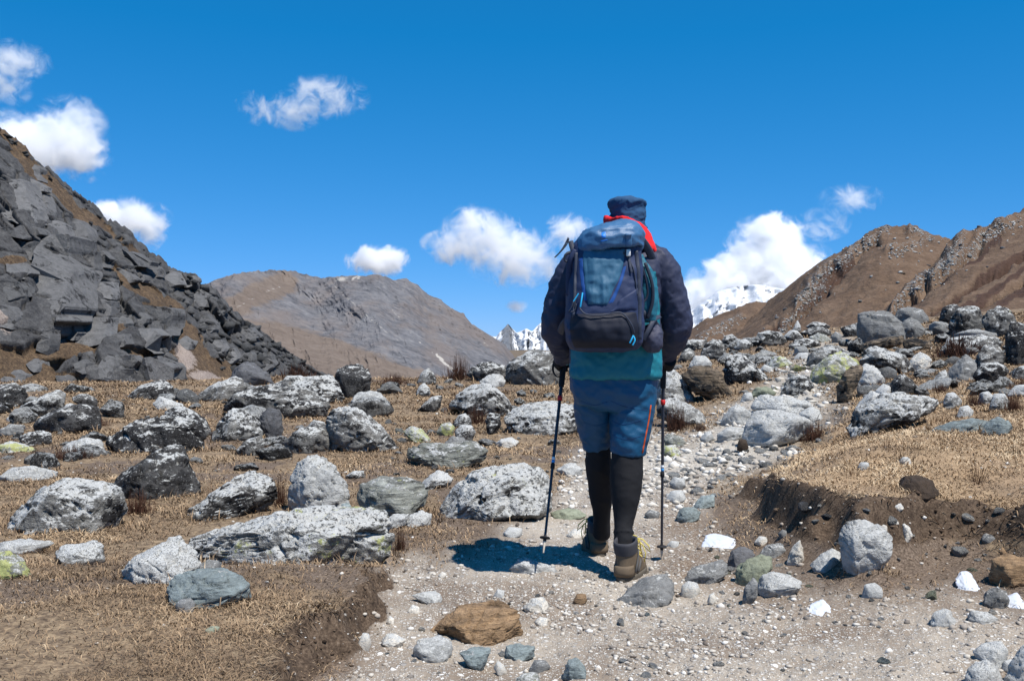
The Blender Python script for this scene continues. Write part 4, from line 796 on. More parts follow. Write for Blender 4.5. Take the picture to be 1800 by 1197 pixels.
def place_hull(name, loc, size, kind, parent=None, rot=None, jit=.5, mesh=None):
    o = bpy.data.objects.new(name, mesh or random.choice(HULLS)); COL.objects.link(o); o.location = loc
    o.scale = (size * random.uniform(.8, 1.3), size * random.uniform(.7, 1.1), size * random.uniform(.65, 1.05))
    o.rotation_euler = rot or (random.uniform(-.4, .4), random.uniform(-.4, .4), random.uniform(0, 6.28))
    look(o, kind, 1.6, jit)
    if parent is not None: o.parent = parent
    return o
hs = [(1560, 398, 6, 'K'), (1608, 403, 6, 'K'), (1496, 425, 7, 'K'), (1425, 473, 6, 'K'), (1572, 421, 9, 'P'), (1595, 420, 9, 'P'), (1568, 438, 8, 'P'), (1609, 444, 8, 'P'), (1637, 443, 7, 'P'), (1650, 428, 6, 'G'), (1582, 480, 11, 'P'), (1588, 482, 10, 'X'), (1531, 488, 8, 'P'), (1578, 498, 9, 'G'), (1512, 531, 13, 'G'),
      (1632, 467, 7, 'K'), (1704, 452, 13, 'G'), (1670, 460, 11, 'G'), (1688, 432, 12, 'G'), (1720, 400, 11, 'K'), (1618, 492, 9, 'P'), (1612, 510, 13, 'P'), (1600, 518, 10, 'G'), (1460, 478, 13, 'G'), (1440, 487, 12, 'G'), (1475, 465, 11, 'G'), (1418, 510, 12, 'G'), (1400, 528, 10, 'G'), (1380, 545, 9, 'K'), (1224, 566, 12, 'K'), (1250, 578, 8, 'P'), (1310, 560, 6, 'G'), (1365, 560, 9, 'K'), (1762, 437, 11, 'K'), (1655, 500, 9, 'G'), (1735, 470, 7, 'K')]
bv = [b for _, b, _ in HILLS]
for i, (px, py, sz, k) in enumerate(hs):
    hh = [(hit(b, px, py)[0], j) for j, b in enumerate(bv)]; hh = [h for h in hh if h[0] is not None]
    if not hh: continue
    h, hj = min(hh, key=lambda v: v[0].y); r = sz * .5 / F_PX * h.y
    o = place_hull('hill_boulder', h + Vector((0, 0, r * .25)), r, k)
    tag(o, '%s %s boulder on the %s of the %s' % ('tiny' if sz < 9 else 'small', {'K': 'dark', 'G': 'grey', 'P': 'pale', 'X': 'brown'}[k], ('left side' if px < 1290 else 'right side') if hj == 0 else ('skyline' if py < 428 else ('upper slope' if py < 470 else ('lower right slope' if px > 1500 else 'lower left slope'))), ['low brown spur', 'round topped brown hill', 'steep brown hillside'][hj]), 'boulder', 'boulders on the brown hills')

# broken stone along the rocky streaks of each hill: too fine to count
for o, b, lines in HILLS:
    rg = np.random.default_rng(len(lines) + 5); VV, FF, KK = [], [], 0
    for pts, w in lines + [([(x, y) for x, y in pts], w * 3.2) for pts, w in lines]:
        L = sum(math.hypot(x1 - x0, y1 - y0) for (x0, y0), (x1, y1) in zip(pts, pts[1:])); n = int(L * (1.5 if w < 12 else .8))
        for _ in range(n):
            t = rg.random() * (len(pts) - 1); i = min(int(t), len(pts) - 2); t -= i
            px = pts[i][0] * (1 - t) + pts[i + 1][0] * t + rg.normal(0, w * .6); py = pts[i][1] * (1 - t) + pts[i + 1][1] * t + rg.normal(0, w * .6)
            h, nn = hit(b, px, py)
            if h is None: continue
            r = (1.0 + 2.6 * rg.random() ** 3) / F_PX * h.y; hv, hf = hull_geo(int(rg.integers(0, 40)) + 4000, 10) if False else HV[int(rg.integers(0, len(HV)))]
            a = rg.uniform(0, 6.28); c, s_ = math.cos(a), math.sin(a); q = hv * r * rg.uniform(.7, 1.2, 3)
            VV.append(np.stack([q[:, 0] * c - q[:, 1] * s_, q[:, 0] * s_ + q[:, 1] * c, q[:, 2]], 1) + np.array(h[:])); FF.append(hf + KK); KK += len(hv)
    if VV:
        q = link('scree', mesh_np('scree', np.concatenate(VV), np.concatenate(FF), False), M_STONE); look(q, 'P', 2.0); q['lblack'] = .5; q['basecol'] = [.26, .26, .255]
        tag(q, 'loose grey stones in streaks down the %s' % {'low_hill': 'low brown spur', 'peaked_hill': 'round topped brown hill', 'steep_hill': 'steep brown hillside'}[o.name], kind='stuff')
# ------------------------------------------------------------------ the rocky hillside on the left
CF = [(-500, 690, 22), (-200, 692, 23), (0, 694, 25), (200, 696, 28), (330, 690, 32), (450, 676, 38), (545, 664, 44), (600, 668, 50)]
CR = [(-500, -190, 37), (-200, 60, 37.5), (-60, 170, 38), (0, 223, 38), (18, 240, 38.3), (45, 258, 38.7), (62, 282, 39), (95, 305, 39.4), (130, 337, 40), (165, 362, 40.4), (190, 388, 41), (222, 402, 41.4), (250, 432, 42), (285, 455, 42.6), (300, 472, 43), (322, 480, 43.5), (345, 492, 44), (352, 506, 44.4), (378, 512, 45), (395, 540, 46), (420, 560, 47), (452, 575, 48), (482, 600, 49), (505, 618, 50), (530, 634, 51), (552, 650, 52), (600, 672, 54)]
V, S, T, F = loft(CF, CR, 560, 300, (26, -14), .05, 10)
m1 = sstep(0, .06, S) * (S <= 1.02) * (1 - .8 * sstep(.96, 1.0, S))
q = V.copy(); rotq = np.stack([q[:, 0] * .8 - q[:, 2] * .5, q[:, 1] * .6, q[:, 2] * .85 + q[:, 0] * .45], 1)
wob = .25 * fbm(q * .5, 3, 70)[:, None]
f1, f2, cid = worley(rotq * np.array([.30, .30, .17]) + wob, 5)
g1, g2, cid2 = worley(rotq * np.array([.85, .85, .55]) + 4 + wob, 9)
# turf ledges and soil gullies between the rock: where the hillside is grass
px0 = CXP + V[:, 0] / V[:, 1] * F_PX; py0 = CYP - (V[:, 2] - CAMZ) / V[:, 1] * F_PX
tf = np.zeros(len(V))
def blob(cx, cy, rx, ry, ang=0.0, k=1.0):
    c, s = math.cos(ang), math.sin(ang); dx = px0 - cx; dy = py0 - cy; return k * np.exp(-(((dx * c + dy * s) / rx) ** 2 + ((-dx * s + dy * c) / ry) ** 2))
for b in [(20, 640, 70, 22, .3), (110, 615, 60, 14, -.1), (60, 680, 90, 20, .0), (300, 560, 50, 16, .5), (330, 590, 55, 22, .9), (355, 650, 50, 26, .6), (260, 520, 60, 10, .45), (240, 500, 60, 8, .5), (235, 625, 30, 10, .2), (110, 345, 70, 12, .85), (60, 300, 60, 12, .75), (175, 395, 50, 9, .7), (30, 250, 40, 14, .8), (-80, 640, 90, 30, .2), (310, 540, 30, 12, .6), (215, 575, 20, 8, 0), (400, 650, 40, 14, .5), (255, 460, 40, 10, .6), (20, 455, 25, 8, 0)]:
    tf = np.maximum(tf, blob(*b))
csoil = np.maximum(blob(325, 625, 18, 34, -.55), blob(365, 665, 45, 12, .25)) * .95
csoil = np.maximum(csoil, blob(5, 575, 12, 30, -.4))
tn = tf * 1.15 + .16 * sstep(560, 660, py0) + .50 * fbm(q * np.array([.7, .7, 1.3]), 5, 71, .6) - .02; turf = sstep(.32, .55, tn)
rock = 1 - turf
scree_z = sstep(300, 420, px0)
off = m1 * rock * ((cid - .5) * .62 + (cid2 - .5) * .20 - .55 * np.exp(-((f2 - f1) / .022) ** 2) - .24 * np.exp(-((g2 - g1) / .030) ** 2) + .13 * fbm(rotq * np.array([1.9, 1.9, .5]), 4, 72, .6, True))
off += m1 * turf * .16 * fbm(q * 1.2, 4, 73)
nrm = Vector((.42, -.72, .55)).normalized(); V = V + np.outer(off, np.array(nrm[:]))
V[:, 2] += np.where((S > .9) & (S <= 1.0), .18 * fbm(np.stack([T / 11, 0 * S, 0 * S], 1), 4, 74, .6, True) * sstep(.9, .99, S), 0)
def cliff_material():
    m = NT('cliff_rock', .9, .25); p = m.pos(); t = m.attr('turf'); so = m.attr('soil')
    n = m.noise(p, .9, 5, .6); n2 = m.noise(p, 5, 6, .7); n3 = m.noise(p, 20, 4, .7)
    rk = m.ramp(m.math('ADD', m.math('MULTIPLY', n, .35), m.math('ADD', m.math('MULTIPLY', n2, .4), m.math('MULTIPLY', n3, .25))), [(.32, (.014, .014, .015)), (.45, (.055, .054, .055)), (.56, (.098, .096, .095)), (.75, (.21, .205, .196))])
    gr = m.ramp(m.math('ADD', m.math('MULTIPLY', n2, .5), m.math('MULTIPLY', n3, .5)), [(.32, (.022, .015, .011)), (.48, (.085, .056, .034)), (.62, (.175, .118, .068)), (.8, (.27, .195, .12))])
    sl = m.ramp(n3, [(.3, (.16, .12, .10)), (.6, (.36, .30, .26)), (.8, (.5, .44, .4))])
    jit = m.math('MULTIPLY', m.math('SUBTRACT', n2, .5), 1.0)
    c = m.mix(m.step(m.math('ADD', t, jit), .35, .6), rk, gr); c = m.mix(m.step(m.math('ADD', so, jit), .4, .65), c, sl)
    m.color(c); m.bump(m.math('ADD', n2, m.math('MULTIPLY', n3, .5)), .7, .12); return m.mat
cliff = link('rocky_hillside', mesh_np('rocky_hillside', V, F, True, {'turf': turf, 'soil': csoil}), cliff_material())
tag(cliff, 'steep hillside of dark jointed rock and brown turf', kind='structure')
CB = bvh_of(V, F)
# the slabs and blocks that stand out, each proud of the face
SL = [[(63, 420), (119, 413), (118, 462), (128, 478), (112, 502), (112, 528), (103, 551), (90, 582), (63, 596), (35, 582), (15, 551), (47, 514), (54, 467)], [(70, 588), (92, 575), (88, 607), (84, 626), (62, 616)],
      [(155, 497), (161, 496), (195, 496), (195, 527), (150, 517)], [(147, 519), (195, 529), (191, 556), (146, 554)], [(146, 559), (190, 558), (185, 585), (180, 603), (150, 612), (130, 602), (140, 575)], [(123, 517), (146, 518), (143, 551), (125, 561), (112, 553)],
      [(105, 577), (130, 573), (136, 585), (127, 599), (102, 595)], [(197, 534), (240, 537), (275, 540), (301, 542), (300, 575), (290, 590), (270, 575), (220, 560), (197, 546)], [(220, 586), (235, 579), (265, 577), (283, 590), (282, 617), (270, 622), (250, 606)], [(200, 590), (218, 587), (223, 605), (208, 611)], [(193, 560), (215, 555), (222, 568), (215, 584), (195, 576)],
      [(232, 636), (255, 629), (281, 634), (301, 640), (307, 667), (300, 684), (260, 686), (232, 676)], [(172, 642), (185, 621), (200, 624), (198, 652), (192, 668), (168, 662)], [(200, 625), (218, 624), (216, 650), (212, 686), (199, 682)], [(210, 650), (224, 649), (222, 682), (212, 684)], [(138, 673), (165, 667), (188, 669), (182, 697), (160, 702), (142, 692)], [(128, 640), (145, 632), (153, 645), (145, 658), (132, 651)], [(97, 660), (120, 657), (129, 668), (115, 676), (100, 671)],
      [(0, 322), (12, 318), (38, 315), (48, 340), (56, 365), (56, 391), (30, 393), (2, 383), (8, 345)], [(52, 338), (75, 340), (81, 355), (78, 387), (66, 389), (58, 365)], [(40, 311), (60, 317), (78, 328), (75, 336), (50, 333), (42, 322)], [(48, 305), (60, 289), (71, 297), (70, 318), (50, 312)], [(85, 390), (100, 387), (115, 397), (118, 411), (108, 416), (88, 403)], [(115, 390), (130, 384), (151, 400), (154, 412), (145, 442), (135, 426), (118, 412)],
      [(30, 430), (60, 424), (61, 455), (35, 459)], [(0, 401), (35, 397), (65, 401), (71, 412), (40, 421), (5, 413)], [(8, 462), (50, 464), (53, 480), (40, 491), (13, 488)], [(210, 452), (215, 440), (240, 446), (266, 459), (263, 468), (235, 469), (214, 463)], [(252, 486), (262, 464), (275, 467), (284, 482), (270, 489)], [(282, 501), (285, 477), (310, 479), (318, 500), (300, 506)], [(314, 501), (318, 486), (340, 484), (347, 495), (335, 504)],
      [(364, 622), (370, 599), (390, 599), (396, 612), (380, 627)], [(413, 637), (418, 621), (440, 619), (447, 632), (435, 640)], [(443, 650), (455, 629), (475, 624), (482, 640), (465, 654), (450, 654)], [(451, 585), (455, 567), (475, 567), (484, 586), (478, 597), (458, 597)], [(5, 500), (30, 495), (45, 505), (40, 520), (10, 530)], [(-5, 535), (15, 540), (30, 560), (20, 580), (-5, 575)], [(150, 455), (163, 440), (167, 470), (150, 490), (140, 480)],
      [(165, 445), (180, 440), (192, 455), (185, 470), (168, 470)], [(205, 470), (225, 478), (240, 492), (225, 498), (205, 488)], [(240, 475), (255, 485), (250, 497), (236, 490)], [(225, 555), (240, 548), (258, 560), (250, 572), (230, 570)], [(345, 560), (362, 552), (378, 570), (370, 585), (350, 580)], [(310, 600), (325, 590), (340, 600), (330, 615), (315, 612)], [(335, 520), (352, 508), (368, 522), (360, 540), (340, 538)], [(372, 530), (388, 525), (398, 545), (385, 555), (372, 548)],
      [(410, 580), (440, 575), (455, 590), (440, 598), (415, 594)], [(395, 620), (410, 612), (418, 630), (405, 640), (393, 634)], [(0, 665), (25, 650), (45, 660), (40, 680), (0, 685)], [(45, 640), (60, 630), (70, 645), (60, 655)], [(240, 655), (222, 640), (235, 625), (250, 640)]]
def slab_block(px, h, seed):
    """a jointed block: straight broken edges, a plane face leaning back with the hillside, chamfered rim, deep sides"""
    rg = np.random.default_rng(3000 + seed); bm = bmesh.new(); a = np.array(px, float); c = a.mean(0); Y = h.y
    sz = np.ptp(a, axis=0).mean() / F_PX * Y; pr = rg.uniform(.10, .26) * min(1, sz)
    fr = []; pts = []
    for (x0, y0), (x1, y1) in zip(a, np.roll(a, -1, 0)):
        pts.append((x0, y0)); L = math.hypot(x1 - x0, y1 - y0); k = int(L // 13)
        for j in range(1, k + 1): pts.append((x0 + (x1 - x0) * j / (k + 1) + rg.normal(0, 1.3), y0 + (y1 - y0) * j / (k + 1) + rg.normal(0, 1.3)))
    hs_ = [hit(CB, x, y)[0] or P(x, y, Y) for x, y in pts]; q = np.array([[v.x - h.x, v.z - h.z, 1] for v in hs_]); yy = np.array([v.y for v in hs_])
    pl = np.linalg.lstsq(q, yy, rcond=None)[0]; pl[0] += rg.uniform(-.12, .12); pl[1] += rg.uniform(-.12, .10)
    for (x, y), v in zip(pts, hs_):
        Yv = float(np.clip(pl @ np.array([v.x - h.x, v.z - h.z, 1]), Y - .9 * sz, Y + .9 * sz)) - pr; p = P(x, y, Yv); fr.append(bm.verts.new((p.x, Yv + rg.normal(0, .015 * sz), p.z)))
    f = bm.faces.new(fr); ex = bmesh.ops.extrude_face_region(bm, geom=[f]); vb = [g for g in ex['geom'] if isinstance(g, bmesh.types.BMVert)]
    for v in vb: v.co += Vector(((v.co.x - h.x) * .05, max(.9 * sz, .6), 0))
    bmesh.ops.recalc_face_normals(bm, faces=bm.faces)
    bmesh.ops.bevel(bm, geom=[e for e in bm.edges if e.is_valid], offset=min(.03 * sz, .05), segments=1, affect='EDGES', profile=.5)
    bmesh.ops.triangulate(bm, faces=[f for f in bm.faces if len(f.verts) > 4])
    me = bpy.data.meshes.new('rock_slab'); bm.to_mesh(me); bm.free(); me.transform(Matrix.Translation(-h)); me.materials.append(M_STONE)
    o = link('rock_slab', me, None, cliff, h); g = random.uniform(.095, .15); look(o, 'K', 2.0); o['lwhite'] = .10; o['lblack'] = .38; o['band'] = .12; o['basecol'] = [g, g * .985, g * .98]; o['pscale'] = .45
    return o
def on_cliff(px, py):
    h, n = hit(CB, px, py); return h
for i, px in enumerate(SL):
    a = np.array(px, float); cx, cy = a.mean(0); h = on_cliff(cx, cy)
    if h is None: continue
    big = np.ptp(a[:, 0]) * np.ptp(a[:, 1]) > 4500
    o = slab_block([(cx + (x - cx) * 1.02, cy + (y - cy) * 1.02) for x, y in px], h, i)
def strew(n, region, smin, smax, name='rock_block'):
    k = 0; tries = 0
    while k < n and tries < n * 30:
        tries += 1; px, py = region(); h = on_cliff(px, py)
        if h is None: continue
        s = smin * (smax / smin) ** (random.random() ** 1.6) * .5 / F_PX * h.y
        o = place_hull(name, h + Vector((.15 * s, -.25 * s, .1 * s)), s, 'K', cliff, (random.uniform(-.6, .6), random.uniform(-.6, .6), random.uniform(0, 6.28)))
        o['lwhite'] = .08; o['lblack'] = .32; o['basecol'] = [random.uniform(.05, .11)] * 3; o['band'] = .1; k += 1
rl = [(0, 225), (62, 284), (130, 339), (190, 390), (250, 434), (300, 474), (345, 494), (378, 515), (420, 562), (482, 602), (530, 636), (550, 652)]
rx = [a for a, b in rl]; ry = [b for a, b in rl]
def reg_scree():
    x = random.uniform(330, 545); y0 = np.interp(x, rx, ry); return x, y0 + (random.random() ** .9) * max(np.interp(x, [330, 400, 470, 545], [90, 120, 80, 25]), 8)
def reg_sky():
    x = random.uniform(-10, 540); return x, np.interp(x, rx, ry) + random.uniform(1, 12)
def reg_any():
    x = random.uniform(-20, 400); y0 = np.interp(x, rx, ry); return x, random.uniform(y0, 690)
def reg_upper():
    x = random.uniform(150, 360); y0 = np.interp(x, rx, ry); return x, y0 + random.uniform(4, 70)
strew(160, reg_scree, 8, 30); strew(50, reg_sky, 6, 17); strew(16, reg_upper, 7, 18); strew(8, reg_any, 6, 14)
# ------------------------------------------------------------------ the walker
class Geo:
    def __init__(s): s.v = []; s.f = []
    def add(s, V, F):
        k = len(s.v); s.v += [tuple(float(c) for c in q) for q in V]; s.f += [tuple(int(i) + k for i in f) for f in F]; return s
    def rings(s, R, cap=True):                           # R: list of (n,3) arrays
        n = len(R[0]); V = np.concatenate(R); F = [tuple(f) for f in grid_faces(n, len(R), True)]
        if cap: F += [tuple(range(n))[::-1], tuple((len(R) - 1) * n + i for i in range(n))]
        return s.add(V, F)
    def loft(s, secs, n=36, ex=2.3):                     # secs: (centre, rx, ry) horizontal superellipses
        a = np.linspace(0, 2 * math.pi, n, endpoint=False); R = []
        for c, rx, ry in secs:
            x = np.sign(np.cos(a)) * np.abs(np.cos(a)) ** (2 / ex) * rx; y = np.sign(np.sin(a)) * np.abs(np.sin(a)) ** (2 / ex) * ry
            R.append(np.stack([c[0] + x, c[1] + y, np.full(n, c[2])], 1))
        return s.rings(R)
    def tube(s, pts, rad, n=14, flat=1.0, up=None):
        pts = [Vector(p) for p in pts]; rad = list(rad) if hasattr(rad, '__len__') else [rad] * len(pts); R = []; x = None
        for i, p in enumerate(pts):
            t = (pts[min(i + 1, len(pts) - 1)] - pts[max(i - 1, 0)]).normalized()
            if x is None: x = t.cross(Vector(up or (0, 1, .01))).normalized()
            x = (x - t * x.dot(t)).normalized(); y = t.cross(x)
            R.append(np.array([(p + x * math.cos(a) * rad[i] + y * math.sin(a) * rad[i] * flat)[:] for a in np.linspace(0, 2 * math.pi, n, endpoint=False)]))
        return s.rings(R)
    def ball(s, c, r, sub=3):
        V, F = ico(sub); return s.add(V * np.array(r if hasattr(r, '__len__') else (r, r, r)) + np.array(c), F)
    def mesh(s, name, smooth=True):
        me = bpy.data.meshes.new(name); me.from_pydata(s.v, [], s.f); me.update(); bm = bmesh.new(); bm.from_mesh(me); bmesh.ops.recalc_face_normals(bm, faces=bm.faces); bm.to_mesh(me); bm.free()
        me.polygons.foreach_set('use_smooth', np.full(len(me.polygons), smooth)); return me

def spline(pts, n):                                      # smooth curve through points (any width), n samples
    p = np.array(pts, float); m = len(p); t = np.linspace(0, m - 1, n); i = np.clip(np.floor(t).astype(int), 0, m - 2); f = (t - i)[:, None]
    p0 = p[np.clip(i - 1, 0, m - 1)]; p1 = p[i]; p2 = p[i + 1]; p3 = p[np.clip(i + 2, 0, m - 1)]
    return .5 * ((2 * p1) + (-p0 + p2) * f + (2 * p0 - 5 * p1 + 4 * p2 - p3) * f ** 2 + (-p0 + 3 * p1 - 3 * p2 + p3) * f ** 3)

def evaluated(me, mods):
    o = bpy.data.objects.new('tmp', me); COL.objects.link(o)
    for typ, kw in mods:
        md = o.modifiers.new(typ, typ)
        for k, v in kw.items(): setattr(md, k, v)
    dg = bpy.context.evaluated_depsgraph_get(); dg.update(); r = bpy.data.meshes.new_from_object(o.evaluated_get(dg), depsgraph=dg)
    bpy.data.objects.remove(o, do_unlink=True); r.polygons.foreach_set('use_smooth', np.ones(len(r.polygons), bool)); return r
def cloth(geo, name, voxel=.008, smooth=5, wr=()):
    """fuse the shapes into one skin, soften it and press folds into it; wr: (stretch xyz, amplitude, seed, ridged)"""
    me = evaluated(geo.mesh(name), [('REMESH', dict(mode='VOXEL', voxel_size=voxel)), ('SMOOTH', dict(factor=.5, iterations=smooth))])
    n = len(me.vertices); V = np.empty(n * 3, np.float32); me.vertices.foreach_get('co', V); V = V.reshape(-1, 3).astype(float)
    N = np.empty(n * 3, np.float32); me.vertices.foreach_get('normal', N); N = N.reshape(-1, 3)
    d = np.zeros(n)
    for st, amp, seed, rd in wr:
        qq = V @ np.array(st, float).T if np.ndim(st) == 2 else V * np.array(st, float)
        d += amp * fbm(qq, 3, seed, .5, rd)
    V2 = V + N * d[:, None]; me.vertices.foreach_set('co', V2.astype(np.float32).ravel()); me.update(); me.name = name
    return me, V2
def setattr_f(me, nm, a):
    at = me.attributes.new(nm, 'FLOAT', 'POINT'); at.data.foreach_set('value', np.asarray(a, np.float32))
def fabric(name, col, rough=.75, spec=.3, weave=900, amp=.18, sheen=0.0, attr=None, col2=None):
    m = NT(name, rough, spec); p = m.obj(); n = m.noise(p, weave, 2); n2 = m.noise(p, 14, 4, .6); c = col
    if attr: c = m.mix(m.step(m.attr(attr), .45, .55), col, col2)
    v = m.math('ADD', m.math('MULTIPLY', n, amp), m.math('MULTIPLY', n2, amp * .45))
    v = m.math('ADD', v, 1 - amp * .72); vm = m.n('VectorMath', operation='SCALE'); 
    if attr: m.t.links.new(c, vm.inputs[0])
    else: vm.inputs[0].default_value = col
    m.t.links.new(v, vm.inputs[3]); m.color(vm.outputs[0]); m.bump(m.math('ADD', n, m.math('MULTIPLY', n2, 1.5)), .25, .004)
    m.b.inputs['Sheen Weight'].default_value = sheen; return m.mat

NAVY = (.030, .034, .066); TEAL = (.010, .165, .215)
M_JACKET = fabric('jacket_cloth', NAVY, .6, .35, attr='teal', col2=TEAL)
M_SHORTS = fabric('shorts_cloth', (.004, .068, .150), .5, .4)
M_LEG = fabric('legging_knit', (.012, .012, .014), .8, .25)
M_HAT = fabric('hat_knit', (.03, .075, .15), .9, .15, 420, .5)
M_RED = fabric('red_fleece', (.72, .022, .026), .85, .2)
M_GLOVE = fabric('glove_cloth', (.012, .012, .015), .8, .2)
M_SKIN = plain('skin', (.42, .26, .19), .55, .35, 300, .08)
M_HAIR = plain('hair', (.05, .035, .025), .7, .3, 200, .2)
ORI = Vector((.50, 4.85, 0))
def wp(me):                                              # world-space mesh made relative to the figure's standing point
    me.transform(Matrix.Translation(-ORI)); return me

# ---- body: one continuous skin over a posed skeleton
def skin_body():
    J = {}; E = []; Vl = []; Rl = []
    def j(n, p, r, par=None):
        J[n] = len(Vl); Vl.append(Vector(p)); Rl.append(r)
        if par: E.append((J[par], J[n]))
    j('pelvis', P(1080, 668, 4.86), .105); j('spine', P(1082, 600, 4.84), .105, 'pelvis'); j('chest', P(1085, 520, 4.84), .12, 'spine'); j('upper', P(1090, 470, 4.86), .10, 'chest'); j('neck', P(1099, 436, 4.88), .055, 'upper')
    j('jaw', P(1102, 412, 4.905), .062, 'neck'); j('head', P(1103, 385, 4.90), .078, 'jaw'); j('crown', P(1103, 366, 4.90), .066, 'head')
    f = Vector((.02, 1, 0)); h = P(1103, 395, 4.90)
    j('brow', P(1103, 380, 4.90) + f * .055, .05, 'head'); j('nose', h + f * .098, .014, 'brow'); j('chin', P(1102, 420, 4.90) + f * .06, .03, 'jaw')
    j('ear_a', P(1103, 394, 4.895) + Vector((.078, 0, 0)), .014, 'head'); j('ear_b', P(1103, 394, 4.895) - Vector((.078, 0, 0)), .014, 'head')
    for s, sh, sh2, el, fa, wr, hd, hip, kn, an, ball, toe in (
        ('l', (1040, 458, 4.86), (1014, 468, 4.86), (978, 575, 4.89), (986, 605, 4.97), (990, 628, 5.03), (991, 640, 5.07), (1048, 695, 4.88), (1050, 800, 4.98), (1057, 940, 5.20), (1055, 962, 5.24), (1049, 962, 5.40)),
        ('r', (1130, 452, 4.87), (1156, 466, 4.87), (1188, 575, 4.90), (1178, 604, 4.98), (1168, 626, 5.05), (1166, 638, 5.09), (1108, 695, 4.86), (1102, 800, 4.82), (1095, 965, 4.71), (1106, 1006, 4.74), (1118, 1000, 4.84))):
        j('sh' + s, P(*sh), .065, 'upper'); j('ar' + s, P(*sh2), .056, 'sh' + s); j('el' + s, P(*el), .042, 'ar' + s); j('fa' + s, P(*fa), .038, 'el' + s); j('wr' + s, P(*wr), .026, 'fa' + s); j('hd' + s, P(*hd), .03, 'wr' + s)
        j('hp' + s, P(*hip), .078, 'pelvis'); j('kn' + s, P(*kn), .042, 'hp' + s); j('an' + s, P(*an), .022, 'kn' + s); j('bl' + s, P(*ball), .024, 'an' + s); j('to' + s, P(*toe), .024, 'bl' + s)
    me = bpy.data.meshes.new('person'); me.from_pydata([v[:] for v in Vl], E, []); me.update()
    o = bpy.data.objects.new('tmp', me); COL.objects.link(o); md = o.modifiers.new('skin', 'SKIN'); md.use_smooth_shade = True
    ly = me.skin_vertices[0] if me.skin_vertices else None
    if ly is None:
        bpy.context.view_layer.objects.active = o; o.select_set(True); bpy.ops.mesh.customdata_skin_add(); ly = me.skin_vertices[0]
    for i, r in enumerate(Rl): ly.data[i].radius = (r, r); ly.data[i].use_root = (i == 0)
    sb = o.modifiers.new('sub', 'SUBSURF'); sb.levels = 2; sb.render_levels = 2
    dg = bpy.context.evaluated_depsgraph_get(); dg.update(); r = bpy.data.meshes.new_from_object(o.evaluated_get(dg), depsgraph=dg)
    bpy.data.objects.remove(o, do_unlink=True); r.polygons.foreach_set('use_smooth', np.ones(len(r.polygons), bool)); r.name = 'person'; return r
person = link('person', wp(skin_body()), M_SKIN, None, ORI)
tag(person, 'walker seen from behind in navy jacket, blue shorts, black leggings and boots', 'person')
def wear(name, me, mat, parent=person):
    o = link(name, wp(me), mat); o.parent = parent; return o
g = Geo(); 
for sx in (-1, 1): g.ball(P(1103, 388, 4.90) + Vector((sx * .03, .088, 0)), .011, 2)
wear('eyes', g.mesh('eyes'), plain('eye', (.05, .04, .03), .2, .5, 50, .05))
g = Geo(); g.loft([(P(1103, y, 4.888), hw, .078) for y, hw in ((428, .056), (414, .070), (400, .077), (388, .078))], 28)
wear('hair', g.mesh('hair'), M_HAIR)

# ---- jacket
g = Geo(); K = 4.85 / F_PX
g.loft([(P(cx, py, Y), hw * K, ry) for py, cx, hw, ry, Y in [(664, 1081, 78, .155, 4.85), (656, 1081, 80, .16, 4.85), (636, 1082, 80, .16, 4.85), (600, 1083, 77, .15, 4.84), (550, 1084, 73, .145, 4.84), (500, 1085, 72, .145, 4.84), (472, 1087, 73, .138, 4.85), (454, 1091, 66, .125, 4.86), (443, 1095, 50, .11, 4.87), (434, 1100, 34, .095, 4.87), (424, 1101, 28, .088, 4.88), (412, 1102, 27, .085, 4.89)]], 44, 2.4)
for pts in ([(1110, 452, 4.86, .07), (1140, 457, 4.86, .076), (1157, 464, 4.86, .077), (1170, 492, 4.87, .08), (1179, 525, 4.88, .078), (1187, 556, 4.885, .072), (1190, 580, 4.90, .068), (1182, 604, 4.97, .057), (1171, 624, 5.03, .045), (1168, 632, 5.06, .042)],
            [(1050, 456, 4.85, .07), (1030, 460, 4.85, .074), (1011, 470, 4.85, .075), (1000, 494, 4.86, .078), (988, 526, 4.87, .076), (978, 558, 4.875, .071), (978, 584, 4.89, .066), (984, 606, 4.95, .057), (989, 624, 5.01, .045), (990, 632, 5.04, .042)]):
    q = spline([(*P(a, b, c)[:], r) for a, b, c, r in pts], 26); g.tube([x[:3] for x in q], q[:, 3], 22)
me, V = cloth(g, 'jacket', .008, 3, [([[6, 0, 11], [0, 7, 0], [-9, 0, 6]], .007, 11, True), ([[22, 0, 14], [0, 22, 0], [-12, 0, 20]], .005, 12, True), ([[12, 0, -10], [0, 12, 0], [8, 0, 11]], .005, 13, True)])
ppx = CXP + V[:, 0] / V[:, 1] * F_PX; ppy = CYP - (V[:, 2] - CAMZ) / V[:, 1] * F_PX
setattr_f(me, 'teal', (ppy > 478) * (ppx > 1003 - (ppy > 640) * 8) * (ppx < 1160 + (ppy > 600) * 4 - np.clip(540 - ppy, 0, 60) * .12) * 1.0)
jacket = wear('jacket', me, M_JACKET)

